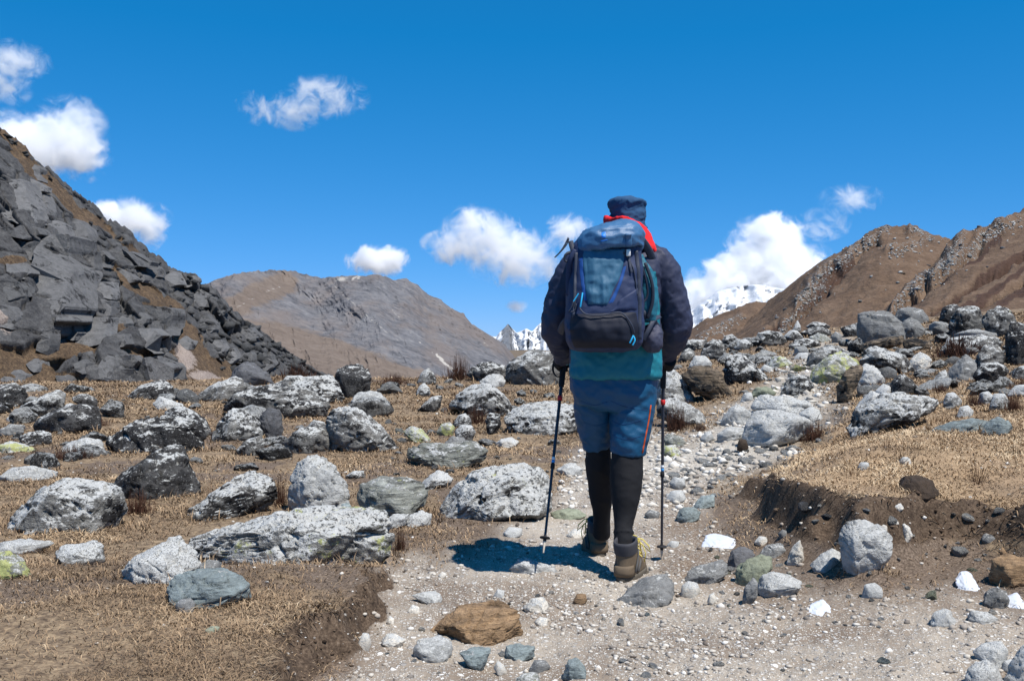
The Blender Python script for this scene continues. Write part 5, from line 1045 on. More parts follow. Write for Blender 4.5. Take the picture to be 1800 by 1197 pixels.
# ---- shorts, leggings
def leg_geo(pts):
    g = Geo(); q = spline([(*P(a, b, c)[:], r) for a, b, c, r in pts], 18); g.tube([x[:3] for x in q], q[:, 3], 26); return g
FOLD = [([[6, 0, 12], [0, 7, 0], [-8, 0, 5]], .007, 21, True), ((22, 22, 36), .003, 22, False), ([[12, 0, 16], [0, 10, 0], [-8, 0, 10]], .006, 23, True)]
gl = leg_geo([(1044, 660, 4.875, .098), (1043, 690, 4.885, .098), (1043, 720, 4.91, .092), (1046, 752, 4.945, .080), (1050, 780, 4.98, .069), (1051, 788, 4.985, .066)])
mel, Vl = cloth(gl, 'shorts', .008, 3, FOLD)
g = leg_geo([(1110, 660, 4.85, .10), (1113, 690, 4.84, .105), (1111, 720, 4.835, .104), (1108, 755, 4.825, .097), (1104, 785, 4.82, .089), (1103, 798, 4.82, .087)])
g.loft([(P(cx, py, 4.86), hw * K, ry) for py, cx, hw, ry in [(640, 1080, 70, .145), (664, 1078, 75, .152), (684, 1078, 75, .152), (698, 1079, 72, .148), (710, 1078, 62, .135), (720, 1076, 34, .11)]], 40, 2.4)
me, V = cloth(g, 'shorts', .008, 3, FOLD)
bmj = bmesh.new(); bmj.from_mesh(mel); bmj.from_mesh(me); mej = bpy.data.meshes.new('shorts'); bmj.to_mesh(mej); bmj.free(); mej.polygons.foreach_set('use_smooth', np.ones(len(mej.polygons), bool))
V = np.array([v.co[:] for v in mej.vertices]); me = mej
SB = bvh_of(V, [tuple(p.vertices) for p in me.polygons])
shorts = wear('shorts', me, M_SHORTS)
# quilting seams and the side stripe
def on(bvh, px, py, lift=.0):
    h, n = hit(bvh, px, py)
    return None if h is None else h + n * lift
def seam(bvh, pts, r, n=14, flat=1.0, lift=.001):
    q = spline([(a, b, 0) for a, b in pts], n); out = [on(bvh, a, b, lift) for a, b, _ in q]; out = [o for o in out if o is not None]
    return out
g = Geo()
for pts in ([(1074, 705), (1100, 715), (1138, 722)], [(1075, 740), (1098, 746), (1136, 735)], [(1076, 764), (1100, 772), (1132, 765)], [(1022, 705), (1045, 712), (1068, 706)], [(1026, 742), (1048, 748), (1070, 742)]):
    q = seam(SB, pts, .003, lift=-.001)
    if len(q) > 2: g.tube(q, .0022, 6)
o = link('quilt_seam', wp(g.mesh('quilt_seam')), fabric('shorts_seam', (.003, .04, .12))); o.parent = shorts
g = Geo(); q = seam(SB, [(1144, 712), (1140, 740), (1134, 770), (1129, 796)], .005, 24, lift=.0); g.tube(q, .0042, 8)
o = link('side_stripe', wp(g.mesh('side_stripe')), fabric('stripe_orange', (.58, .085, .014))); o.parent = shorts
for pts in ([(1051, 770, 4.97, .062), (1052, 800, 4.985, .063), (1053, 825, 5.01, .067), (1056, 865, 5.06, .058), (1058, 900, 5.11, .046), (1058, 925, 5.16, .045), (1057, 940, 5.19, .044)],
            [(1103, 780, 4.82, .076), (1102, 805, 4.81, .074), (1101, 835, 4.80, .077), (1100, 870, 4.78, .068), (1098, 905, 4.76, .051), (1096, 928, 4.74, .044), (1096, 936, 4.735, .051), (1096, 940, 4.73, .044), (1096, 948, 4.725, .046), (1096, 962, 4.71, .042), (1096, 975, 4.70, .04)]):
    q = spline([(*P(a, b, c)[:], r) for a, b, c, r in pts], 40); g = Geo(); g.tube([x[:3] for x in q], q[:, 3], 28)
    me, _ = cloth(g, 'legging', .006, 2, [([[5, 0, 7], [0, 5, 0], [-4, 0, 5]], .005, 31, True), ((22, 22, 40), .0014, 32, False)])
    wear('legging', me, M_LEG)

# ---- boots
M_BOOT = fabric('boot_leather', (.135, .10, .066), .8, .25, 260, .5)
M_CUFF = fabric('boot_cuff', (.045, .045, .052), .7, .3); M_SOLE = plain('boot_rubber', (.105, .09, .07), .85, .2, 160, .5); M_LACE = plain('lace', (.62, .50, .09), .7, .2, 300, .2)
M_BGREY = fabric('boot_panel', (.085, .082, .08), .75, .3)
def boot(heel, yaw, pitch):
    a = np.linspace(0, 2 * math.pi, 32, endpoint=False)
    def ring(z, y0, y1, w, ex=2.5, dz=0.0):
        cy = (y0 + y1) / 2; x = np.sign(np.cos(a)) * np.abs(np.cos(a)) ** (2 / ex) * w; y = np.sign(np.sin(a)) * np.abs(np.sin(a)) ** (2 / ex) * (y1 - y0) / 2
        x = x * (1 + .10 * np.clip((y + cy - .16) / .1, -1, 1) * (z < .08)); return np.stack([x, cy + y, z + dz * y / ((y1 - y0) / 2) + 0 * x], 1)
    M = Matrix.Translation(heel) @ Matrix.Rotation(yaw, 4, 'Z') @ Matrix.Rotation(pitch, 4, 'X')
    def fin(g, name, mat, par, tr=True):
        me = g.mesh(name); me.transform(M); o = link(name, wp(me), mat); o.parent = par; return o
    g = Geo(); g.rings([ring(z, y0, y1, w) for z, y0, y1, w in [(.026, .008, .296, .050), (.045, .006, .298, .051), (.065, .008, .284, .050), (.085, .012, .248, .048), (.10, .014, .205, .047), (.118, .016, .165, .047), (.14, .015, .143, .048), (.158, .013, .134, .050)]])
    up = fin(g, 'boot', M_BOOT, person)
    g = Geo(); g.rings([ring(z, y0, y1, w, 2.5, .010) for z, y0, y1, w in [(.140, .013, .146, .0505), (.160, .009, .139, .053), (.185, .005, .134, .0545), (.196, .006, .132, .053), (.199, .012, .126, .048), (.190, .018, .12, .042), (.165, .02, .118, .04)]], False)
    fin(g, 'cuff', M_CUFF, up)
    g = Geo(); g.rings([ring(z, y0, y1, w) for z, y0, y1, w in [(.0, .012, .285, .047), (.002, .004, .296, .052), (.012, .002, .303, .054), (.026, .000, .304, .0555), (.034, .003, .302, .054), (.036, .012, .294, .046)]])
    fin(g, 'sole', M_SOLE, up)
    g = Geo()
    for y in np.arange(.03, .29, .034):
        for sx in (-1, 1): g.add(np.array([(sx * .03 + i * .024, y + k * .009, -.004 + l * .012) for i in (-1, 1) for k in (-1, 1) for l in (0, 1)]), [(0, 1, 3, 2), (4, 6, 7, 5), (0, 4, 5, 1), (2, 3, 7, 6), (0, 2, 6, 4), (1, 5, 7, 3)])
    lug = fin(g, 'tread', M_SOLE, up); 
    g = Geo()                                            # heel cup and side panels of tougher cloth
    g.rings([ring(z, y0, y1, w) for z, y0, y1, w in [(.036, -.001, .10, .0525), (.055, -.001, .095, .053), (.075, .003, .08, .0515), (.084, .012, .07, .047)]])
    fin(g, 'heel_cup', M_BOOT, up)
    g = Geo()
    for sx in (-1, 1):
        g.tube([(sx * .050, .06, .05), (sx * .0515, .085, .085), (sx * .0505, .105, .12), (sx * .050, .112, .15)], [.007, .006, .005, .004], 6)
        g.tube([(sx * .051, .10, .045), (sx * .0515, .125, .07), (sx * .049, .15, .092)], [.007, .006, .005], 6)
    fin(g, 'side_panel', M_BGREY, up)
    g = Geo()
    for k in range(6):
        t = k / 5; y = .215 - .075 * t; z = .088 + .10 * t
        g.tube([(-.036, y, z), (0, y + .018, z + .014), (.036, y - .012, z + .016)], .0028, 6); g.tube([(.036, y, z), (0, y + .02, z + .016), (-.036, y - .012, z + .016)], .0028, 6)
    for sx in (-1, 1):
        g.tube([(sx * .02, .15, .19), (sx * .052, .165, .185), (sx * .085, .165, .155), (sx * .09, .17, .125), (sx * .06, .17, .15), (sx * .025, .152, .188)], .0026, 6)
        g.tube([(sx * .02, .15, .19), (sx * .06, .15, .16), (sx * .072, .155, .12), (sx * .066, .15, .08)], .0024, 6)
        g.tube([(sx * .046, .125, .197), (sx * .050, .142, .165), (sx * .047, .165, .125), (sx * .045, .19, .10)], .003, 6)
    fin(g, 'lace', M_LACE, up); return up
boot(Vector((.505, 4.60, float(ground_z(.52, 4.66)) - .008)), math.radians(-24), math.radians(1.5))
boot(Vector((.462, 5.17, float(ground_z(.47, 5.25)) - .012)), math.radians(8), math.radians(0))

# ---- hat, red neck scarf, gloves
g = Geo(); g.loft([(P(cx, py, 4.895), hw * .0028, ry) for py, cx, hw, ry in [(424, 1108, 29, .094), (410, 1107, 30.5, .097), (398, 1105, 30.5, .099), (384, 1103.5, 29, .098), (370, 1103, 28.5, .096), (360, 1103, 30.5, .10), (353, 1102.5, 32, .102), (349, 1102, 28, .088), (346, 1101, 19, .06), (345, 1101, 9, .03)]], 40, 2.2)
me, V = cloth(g, 'hat', .006, 2, [([[9, 0, 12], [0, 7, 0], [-10, 0, 22]], .012, 41, True), ((30, 30, 50), .0025, 42, False)])
me.transform(Matrix.Translation((0, 0, -.012)))
hat = wear('hat', me, M_HAT)
g = Geo(); a = np.linspace(0, 2 * math.pi, 48, endpoint=False); c = P(1107, 408, 4.895)
g.tube([c + Vector((.0885 * math.cos(t), .1005 * math.sin(t), -.022 * math.cos(t) - .004)) for t in np.r_[a, a[:2]]], .005, 8)
o = link('hat_trim', wp(g.mesh('hat_trim')), fabric('hat_trim', (.008, .012, .03))); o.parent = hat
g = Geo(); R = []
for k, (dz, hw, ry, tilt, cx, cy) in enumerate([(389, .098, .122, -.024, 1098, 4.862), (396, .105, .126, -.028, 1099, 4.862), (407, .115, .127, -.030, 1102, 4.864), (422, .130, .132, -.030, 1104, 4.864), (434, .148, .136, -.028, 1106, 4.866), (442, .150, .130, -.02, 1107, 4.868), (440, .12, .11, -.02, 1106, 4.87), (400, .088, .10, -.024, 1101, 4.868)]):
    c = P(cx, dz, cy); R.append(np.stack([c.x + hw * np.cos(a), c.y + ry * np.sin(a), c.z + tilt * np.cos(a) * (1 if k < 6 else .9) + .010 * np.sin(3 * a + k)], 1))
R.append(R[0] * .5 + R[-1] * .5 + np.array([0, 0, .004])); g.rings(R, True)
me, V = cloth(g, 'neck_scarf', .006, 2, [((16, 16, 26), .006, 45, True), ((40, 40, 40), .002, 46, False)])
wear('neck_scarf', me, M_RED)
GRIP_L, GRIP_R = P(991, 638, 5.08), P(1166, 638, 5.10)
TIP_L = Vector((.148, 4.70, .118)); TIP_R = P(1163, 978, 5.14); TIP_R.z = float(ground_z(TIP_R.x, TIP_R.y)) - .006
def glove(grip, tip, side):
    ax = (grip - tip).normalized(); fx = Vector((side * -1.0, 0, 0)); fx = (fx - ax * fx.dot(ax)).normalized(); fy = ax.cross(fx); g = Geo()
    if fy.y < 0: fy = -fy
    wrist = grip - fy * .06 + ax * .01 - fx * .02
    g.tube([wrist - fy * .035 + ax * .02, wrist, grip - fy * .034 - fx * .022 - ax * .005, grip - fx * .032 + fy * .004 - ax * .01], [.034, .033, .03, .022], 16, 1.35)
    for k in range(4):                                   # four fingers of unequal length wrap the grip
        h = .026 - .0195 * k; r = (.0108, .0112, .0106, .0094)[k]; sweep = (3.5, 3.9, 3.7, 3.2)[k]
        g.tube([grip + ax * h + (-fx * math.cos(t) + fy * math.sin(t)) * (.026 + .002 * math.sin(t * 2)) for t in np.linspace(-.5, sweep - .5, 9)], np.linspace(r, r * .8, 9), 10)
    g.tube([grip - fx * .03 - fy * .02 + ax * .0, grip - fx * .022 - fy * .03 + ax * .03, grip - fy * .028 + ax * .046, grip + fx * .018 - fy * .02 + ax * .045], [.014, .0135, .012, .0095], 10)
    me, _ = cloth(g, 'glove', .0042, 1, [((60, 60, 60), .001, 51, False)]); return wear('glove', me, M_GLOVE)
glove(GRIP_L, TIP_L, -1); glove(GRIP_R, TIP_R, 1)

# ---- trekking poles
M_CARB = plain('pole_shaft', (.022, .024, .035), .35, .5, 60, .1); M_ALU = plain('pole_tip_grey', (.42, .37, .30), .5, .5, 80, .2); M_CORK = plain('pole_grip', (.02, .02, .022), .8, .2, 150, .3)
M_PRED = plain('clamp_red', (.55, .02, .02), .5, .4, 80, .1); M_PBLU = plain('pole_band_blue', (.05, .28, .62), .4, .5, 80, .1); M_PWHT = plain('pole_band_white', (.7, .72, .75), .4, .5, 80, .05)
def pole(grip, tip, label):
    t = bpy.data.objects.new('trekking_pole', None); COL.objects.link(t); t.location = tip; t.empty_display_size = .1
    tag(t, label, 'trekking pole', 'walking poles in the walker\'s hands'); L = (grip - tip); n = L.normalized(); L = L.length
    def part(name, a, b, r0, r1, mat, ring=12, flat=1.0):
        g = Geo(); g.tube([n * a, n * (a + (b - a) * .04), n * (a + (b - a) * .96), n * b], [r0 * .9, r0, r1, r1 * .9], ring, flat); o = link(name, g.mesh(name), mat); o.parent = t; return o
    part('shaft', .055, L * .44, .0062, .0070, M_CARB); part('shaft', L * .43, L * .80, .0078, .0082, M_CARB); part('shaft', L * .79, L - .05, .0092, .0094, M_CARB)
    part('tip', .0, .062, .0035, .0075, M_ALU); part('ferrule', .055, .085, .0085, .0075, M_CORK)
    g = Geo(); g.tube([n * .066, n * .070, n * .076, n * .080], [.010, .026, .024, .009], 18); o = link('basket', g.mesh('basket'), M_CORK); o.parent = t
    part('clamp', L * .79, L * .815, .0125, .0125, M_PRED if True else M_CORK); part('clamp', L * .425, L * .45, .011, .011, M_CORK); part('band', L * .455, L * .468, .0086, .0086, M_PBLU); part('band', L * .47, L * .485, .0086, .0086, M_PWHT)
    part('grip', L - .13, L + .055, .0145, .017, M_CORK); part('grip_cap', L + .05, L + .075, .019, .014, M_CORK)
    x = n.cross(Vector((0, 1, 0))).normalized(); g = Geo(); q = [n * (L + .06), n * (L + .02) + x * .045, n * (L - .05) + x * .05, n * (L - .08) + x * .02 - Vector((0, .03, 0)), n * (L - .02) - Vector((0, .05, 0)), n * (L + .055)]
    g.tube([Vector(v) for v in spline([v[:] for v in q], 20)], .006, 6, .3); o = link('wrist_strap', g.mesh('wrist_strap'), M_CORK); o.parent = t
    return t
pole(GRIP_L, TIP_L, 'trekking pole in the left hand, slanting with its tip off the ground'); pole(GRIP_R, TIP_R, 'trekking pole in the right hand, planted upright on the path')
# ------------------------------------------------------------------ the backpack on the walker's back
M_PLID = fabric('pack_lid_cloth', (.050, .135, .26), .42, .5); M_PFRONT = fabric('pack_front_cloth', (.034, .120, .20), .55, .4); M_PNAVY = fabric('pack_navy_cloth', (.022, .034, .085), .6, .35); M_PDARK = fabric('pack_base_cloth', (.011, .013, .024), .65, .3)
M_PMESH = fabric('pack_blue_mesh', (.012, .07, .26), .7, .3, 350, .5); M_WEB = fabric('pack_webbing', (.035, .042, .065), .6, .35); M_CYAN = plain('cord_cyan', (.02, .36, .62), .5, .4, 200, .1); M_BUCK = plain('buckle_white', (.72, .70, .68), .4, .5, 60, .05); M_CORD = plain('cord_black', (.015, .02, .035), .6, .3, 200, .1)
M_PTEAL = fabric('pack_teal_cloth', (.014, .125, .18), .55, .4); M_LOGO = plain('logo_blue', (.01, .17, .62), .5, .4, 100, .05)
pk = bpy.data.objects.new('backpack', None); COL.objects.link(pk); PKO = P(1064, 617, 4.58); pk.location = PKO; pk.empty_display_size = .1
tag(pk, 'blue and navy hiking backpack with a rounded lid, worn by the walker', 'backpack')
def pw_(name, me, mat, parent=pk):
    me.transform(Matrix.Translation(-PKO)); o = link(name, me, mat); o.parent = parent; return o
KP = 4.55 / F_PX
g = Geo(); g.loft([(P(cx, py, Y), hw * KP, ry) for py, cx, hw, ry, Y in [(617, 1062, 40, .09, 4.60), (613, 1062, 58, .13, 4.59), (600, 1062, 66, .15, 4.575), (578, 1062, 68, .155, 4.57), (550, 1062, 67, .15, 4.575), (520, 1063, 66, .145, 4.58), (480, 1064, 64, .135, 4.585), (448, 1065, 61, .13, 4.59), (430, 1066, 58, .12, 4.595), (420, 1067, 50, .10, 4.60)]], 48, 3.2)
me, V = cloth(g, 'main_bag', .009, 4, [((9, 9, 14), .008, 61, True), ((26, 26, 30), .003, 62, False)])
PB = bvh_of(V, [tuple(p.vertices) for p in me.polygons]); main = pw_('main_bag', me, M_PNAVY)
g = Geo(); R = []; a = np.linspace(0, 2 * math.pi, 48, endpoint=False)
for py, cx, hw, ry, Y, sag in [(441, 1072, 52, .125, 4.585, .0), (439, 1072, 56, .145, 4.578, .012), (430, 1072, 58, .152, 4.575, .012), (419, 1073, 58, .153, 4.575, .008), (409, 1073, 55, .148, 4.58, .004), (401, 1074, 48, .13, 4.585, .002), (396, 1076, 36, .10, 4.59, 0), (393, 1077, 18, .05, 4.59, 0)]:
    c = P(cx, py, Y); ex = 2.7; x = np.sign(np.cos(a)) * np.abs(np.cos(a)) ** (2 / ex) * hw * KP; y = np.sign(np.sin(a)) * np.abs(np.sin(a)) ** (2 / ex) * ry
    R.append(np.stack([c.x + x, c.y + y, c.z + .016 * np.cos(a) - sag * np.abs(np.cos(a))], 1))
g.rings(R); me, V = cloth(g, 'lid', .0075, 3, [((5, 6, 15), .009, 63, True), ([[8, 0, 16], [0, 14, 0], [-7, 0, 20]], .008, 64, True), ((40, 40, 40), .0016, 65, False)])
LB = bvh_of(V, [tuple(p.vertices) for p in me.polygons]); lid = pw_('lid', me, M_PLID)
def front(px, py, bv=PB):
    h, n = hit(bv, px, py); return h
def patch(left, right, rows=24, cols=18, bv=PB, lift=.006, fold=.0, seed=1):
    """a sheet sewn onto the bag between two edge lines, thicker in the middle, its edges let into the bag"""
    L = spline([(*p, 0) for p in left], rows); Rr = spline([(*p, 0) for p in right], rows); V = []
    for i in range(rows):
        for k in range(cols):
            t = k / (cols - 1); px, py = L[i, 0] * (1 - t) + Rr[i, 0] * t, L[i, 1] * (1 - t) + Rr[i, 1] * t; h = front(px, py, bv)
            if h is None: h = Vector(V[-1]) if V else P(px, py, 4.45)
            s = min(1, 5 * t, 5 * (1 - t), 5 * i / (rows - 1), 5 * (1 - i / (rows - 1))); V.append((h + Vector((0, -1, .15)) * (lift * (s ** .5) - .003))[:])
    V = np.array(V)
    if fold: V[:, 1] -= fold * fbm(V * np.array([26, 10, 9]), 3, seed, .5, True)
    return mesh_np('patch', V, grid_faces(cols, rows), True)
pw_('front_panel', patch([(1024, 440), (1026, 480), (1029, 510), (1034, 535)], [(1099, 437), (1096, 465), (1084, 500), (1067, 536)], 40, 30, lift=.012, fold=.007), M_PFRONT)
pw_('blue_mesh_panel', patch([(1096, 466), (1086, 498), (1075, 522), (1066, 536)], [(1103, 462), (1096, 490), (1086, 516), (1078, 534)], 24, 8, lift=.005), M_PMESH)
pw_('blue_mesh_panel', patch([(1016, 448), (1018, 480), (1022, 510), (1027, 536)], [(1025, 444), (1027, 480), (1030, 510), (1034, 534)], 24, 8, lift=.004), M_PMESH)
pw_('base_compartment', patch([(1003, 552), (1000, 575), (1001, 595), (1010, 612)], [(1118, 548), (1123, 575), (1122, 595), (1112, 612)], 30, 30, lift=.024, fold=.004, seed=3), M_PDARK)
pw_('light_panel', patch([(1084, 530), (1080, 540), (1070, 550)], [(1122, 505), (1122, 520), (1120, 545)], 16, 14, lift=.010, fold=.004, seed=5), M_PNAVY)
def ribbon(name, pts, w, mat, bv=PB, lift=.006, n=26, flat=.25, parent=pk):
    q = spline([(a, b, 0) for a, b in pts], n); out = []
    for a, b, _ in q:
        h = front(a, b, bv)
        if h is not None: out.append(h + Vector((0, -lift, lift * .3)))
    g = Geo(); g.tube(out, w, 8, flat, (0, 1, 0)); return pw_(name, g.mesh(name), mat, parent)
ribbon('compression_strap', [(1118, 442), (1122, 480), (1124, 530), (1124, 598)], .009, M_WEB); ribbon('compression_strap', [(1013, 445), (1011, 490), (1010, 530), (1008, 560)], .007, M_WEB)
ribbon('zipper', [(1018, 545), (1030, 556), (1060, 557), (1090, 553), (1108, 572), (1114, 590)], .0035, M_WEB, lift=.026, flat=.8)
ribbon('zipper', [(1090, 438), (1112, 470), (1120, 520)], .003, M_WEB, lift=.005, flat=.8)
ribbon('lid_strap', [(1104, 412), (1105, 425), (1104, 440)], .015, M_PLID, LB, .004); ribbon('lid_strap', [(1104, 440), (1106, 460), (1110, 480)], .006, M_WEB)
def free(name, pts, r, mat, n=18, flat=1.0):
    g = Geo(); q = spline([P(*p)[:] for p in pts], n); g.tube([Vector(v) for v in q], r, 8, flat); return pw_(name, g.mesh(name), mat)
h = front(1104, 445); g = Geo(); b = h + Vector((0, -.012, 0))
g.add(np.array([(b.x + i * .010, b.y + j * .006, b.z + k * .016) for i in (-1, 1) for j in (-1, 1) for k in (-1, 1)]), [(0, 1, 3, 2), (4, 6, 7, 5), (0, 4, 5, 1), (2, 3, 7, 6), (0, 2, 6, 4), (1, 5, 7, 3)])
bk = evaluated(g.mesh('buckle'), [('BEVEL', dict(width=.004, segments=2))]); pw_('buckle', bk, M_BUCK)
pw_('logo', patch([(1057, 408), (1056, 414), (1057, 420)], [(1065, 406), (1066, 413), (1065, 419)], 10, 8, LB, .004), M_LOGO)
pw_('logo', patch([(1054, 423), (1054, 426)], [(1070, 420), (1070, 423)], 4, 12, LB, .004), M_LOGO)
# cords and zipper pulls
free('zipper_pull', [(1113, 590, 4.40), (1110, 597, 4.395), (1107, 603, 4.395)], .0035, M_CYAN); free('zipper_pull', [(1113, 590, 4.40), (1116, 598, 4.395), (1112, 607, 4.395)], .0035, M_CYAN)
free('zipper_pull', [(1024, 515, 4.43), (1022, 528, 4.42), (1020, 540, 4.42)], .0038, M_CYAN); free('zipper_pull', [(1017, 516, 4.43), (1012, 524, 4.43), (1008, 530, 4.43)], .003, M_CYAN)
free('cord', [(1008, 530, 4.45), (1004, 542, 4.45), (1000, 548, 4.45), (1010, 546, 4.45), (1013, 534, 4.45)], .003, M_WEB); free('cord', [(1000, 420, 4.52), (996, 430, 4.51), (988, 440, 4.50), (976, 452, 4.50)], .003, M_CORD); free('cord', [(999, 418, 4.52), (992, 432, 4.515), (983, 445, 4.50), (975, 453, 4.50)], .003, M_CORD)
free('cord', [(1003, 444, 4.52), (994, 448, 4.51), (993, 458, 4.51), (1002, 462, 4.51)], .0055, M_CORD, 18, .6)
free('load_strap', [(1003, 424, 4.54), (1006, 436, 4.53), (1011, 449, 4.52)], .012, M_WEB, 14, .35); free('load_strap', [(1012, 440, 4.50), (1004, 455, 4.50), (1000, 480, 4.52), (1000, 520, 4.54)], .014, M_PNAVY, 18, .4)
free('shoulder_strap', [(1126, 420, 4.66), (1140, 440, 4.72), (1152, 470, 4.80), (1158, 500, 4.92)], .02, M_WEB, 16, .3); free('shoulder_strap', [(1020, 430, 4.66), (1010, 446, 4.74), (1004, 470, 4.82), (1000, 500, 4.92)], .02, M_WEB, 16, .3)
# side pocket, hip belt and the loose teal sleeve at the right side
g = Geo(); q = spline([(*P(x, y, 4.66)[:], r) for x, y, r in [(1140, 572, .035), (1145, 585, .046), (1147, 600, .050), (1145, 612, .042), (1143, 618, .022)]], 14); g.tube([v[:3] for v in q], q[:, 3], 20)
me, _ = cloth(g, 'side_pocket', .006, 2, [((24, 24, 24), .008, 71, True)]); pw_('side_pocket', me, fabric('pocket_cloth', (.05, .052, .085), .6, .35))
g = Geo(); q = spline([(*P(x, y, 4.62)[:], r) for x, y, r in [(1124, 448, .02), (1132, 480, .036), (1138, 510, .042), (1140, 540, .042), (1140, 565, .034)]], 20); g.tube([v[:3] for v in q], q[:, 3], 18)
me, _ = cloth(g, 'side_sleeve', .006, 2, [((18, 18, 12), .009, 72, True)]); pw_('side_sleeve', me, M_PTEAL)
free('hip_belt', [(1126, 548, 4.58), (1142, 560, 4.60), (1156, 575, 4.66), (1163, 590, 4.76)], .016, M_WEB, 18, .35); free('hip_belt', [(1130, 598, 4.58), (1140, 580, 4.575), (1150, 562, 4.60), (1160, 556, 4.68)], .011, M_WEB, 16, .35)
free('strap_tail', [(1134, 462, 4.575), (1146, 498, 4.565), (1147, 530, 4.565), (1138, 560, 4.57)], .008, M_CORD, 16, .5); free('strap_tail', [(1124, 455, 4.55), (1135, 490, 4.545), (1138, 520, 4.555), (1128, 535, 4.55)], .005, M_CORD, 16, .7)
free('hip_belt', [(1000, 560, 4.60), (990, 572, 4.66), (985, 585, 4.76)], .018, M_WEB, 14, .35)
# ------------------------------------------------------------------ dry grass, gravel, shrubs, small stones, snow
def grass_material():
    m = NT('dry_grass', .85, .2); t = m.attr('tint')
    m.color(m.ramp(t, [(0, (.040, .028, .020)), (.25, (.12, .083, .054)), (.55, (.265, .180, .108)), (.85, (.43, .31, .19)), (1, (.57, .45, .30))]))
    m.b.inputs['Subsurface Weight'].default_value = 0.0; return m.mat
M_GRASS = grass_material()
def blades(name, n, accept, lenf, seed, lie=(1.15, 1.62), down=None, wk=.00045, umax=.60, y0=2.6, y1=30.0, tint=None):
    rg = np.random.default_rng(seed); u = rg.uniform(-umax, umax, n * 4); Y = np.exp(rg.uniform(math.log(y0), math.log(y1), n * 4)); X = u * Y
    ok = rg.random(n * 4) < accept(X, Y); X, Y = X[ok][:n], Y[ok][:n]; n = len(X); Z = ground_z(X, Y)
    cl = fbm(np.stack([X * 1.8, Y * 1.8, 0 * X], 1), 3, seed + 1); cl2 = fbm(np.stack([X * 7, Y * 7, 0 * X], 1), 2, seed + 2)
    L = lenf(X, Y, rg.random(n)) * (1 + .6 * cl2); az = rg.uniform(0, 2 * math.pi, n) * 1.0 + cl * 3; th = rg.uniform(lie[0], lie[1], n)
    dx, dy = np.cos(az), np.sin(az)
    if down is not None:
        e = .05; gxx = (down(X + e, Y) - down(X - e, Y)); gyy = (down(X, Y + e) - down(X, Y - e)); gl = np.hypot(gxx, gyy) + 1e-6
        dx, dy = .35 * dx - gxx / gl, .35 * dy - gyy / gl; nl = np.hypot(dx, dy) + 1e-6; dx, dy = dx / nl, dy / nl
    w = wk * Y * rg.uniform(.7, 1.4, n); px_, py_ = -dy, dx
    b = np.stack([X, Y, Z - .004], 1); side = np.stack([px_, py_, 0 * X], 1) * w[:, None]
    d1 = np.stack([dx * np.sin(th * .55), dy * np.sin(th * .55), np.cos(th * .55)], 1) * (L * .5)[:, None]
    d2 = np.stack([dx * np.sin(th * 1.15), dy * np.sin(th * 1.15), np.cos(th * 1.15)], 1) * (L * .55)[:, None]
    mid = b + d1; tip = mid + d2
    V = np.stack([b - side, b + side, mid - side * .8, mid + side * .8, tip], 1).reshape(-1, 3)
    k = np.arange(n)[:, None] * 5; F = np.concatenate([k + [0, 1, 3], k + [0, 3, 2], k + [2, 3, 4]], 1).reshape(-1, 3)
    t = np.clip(.50 + .40 * cl + .25 * cl2 + rg.normal(0, .15, n) + .24 * ((bank_d(X, Y) > .38) & (X > .9) & (Y < 12)), .12, 1) if tint is None else tint(X, Y, rg)
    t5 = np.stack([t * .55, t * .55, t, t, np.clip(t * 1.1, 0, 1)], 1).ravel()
    return V, F, t5
PM, BA, EA = path_m, bare, earth
def acc_turf(X, Y):
    c = fbm(np.stack([X * 1.3, Y * 1.3, 0 * X], 1), 4, 401)
    return np.clip((1 - samp(PM, X, Y)) ** 1.5 * (1 - .85 * samp(BA, X, Y)) * (1 - .9 * samp(EA, X, Y)) * np.clip(.58 + 1.5 * c + .55 * ((bank_d(X, Y) > .4) & (X > .8)), .08, 1), 0, 1)
def len_turf(X, Y, r): return (.012 + .032 * r ** 2.5) * (1 + Y / 10)
parts = [blades('g', 270000, acc_turf, len_turf, 11)]
# longer tufts hanging over the broken edges of the turf
parts.append(blades('g', 5000, lambda X, Y: ((bank_d(X, Y) > .36) & (bank_d(X, Y) < .50) & (X > .9)) * np.clip(.5 + fbm(np.stack([X * 3, Y * 3, 0 * X], 1), 3, 402) * 1.4, 0, 1), lambda X, Y, r: (.012 + .025 * r) * (.6 + Y / 9), 12, (.9, 1.7), bank_d, .0007, .62, 3.0, 9.0))
parts.append(blades('g', 12000, lambda X, Y: ((left_d(X, Y) > .03) & (left_d(X, Y) < .16)) * np.clip(.5 + fbm(np.stack([X * 3, Y * 3, 0 * X], 1), 3, 403) * 1.4, 0, 1), lambda X, Y, r: .015 + .03 * r, 13, (.9, 1.6), left_d, .0007, .62, 2.6, 4.6))
# tufts around the feet of the stones
RK = [(o.location.x, o.location.y, w / F_PX * Y * .5) for o, xc, by, w, h, Y in ROCKS.values() if o.parent is None and w > 26]
RKa = np.array(RK)
def near_rock(X, Y):
    out = np.zeros(len(X))
    for x, y, r in RKa:
        d = np.hypot((X - x) / r, (Y - y) / (r * .62)); out = np.maximum(out, np.exp(-((d - 1.12) / .22) ** 2))
    return out * (1 - samp(PM, X, Y)) ** 2
parts.append(blades('g', 42000, lambda X, Y: near_rock(X, Y), lambda X, Y, r: (.015 + .045 * r ** 2) * (1 + Y / 10), 14, (.6, 1.4), tint=lambda X, Y, rg: np.clip(rg.normal(.42, .2, len(X)) + .4 * fbm(np.stack([X * 1.8, Y * 1.8, 0 * X], 1), 3, 9), 0, 1)))
off = 0; VV, FF, TT = [], [], []
for v, f, t in parts: VV.append(v); FF.append(f + off); TT.append(t); off += len(v)
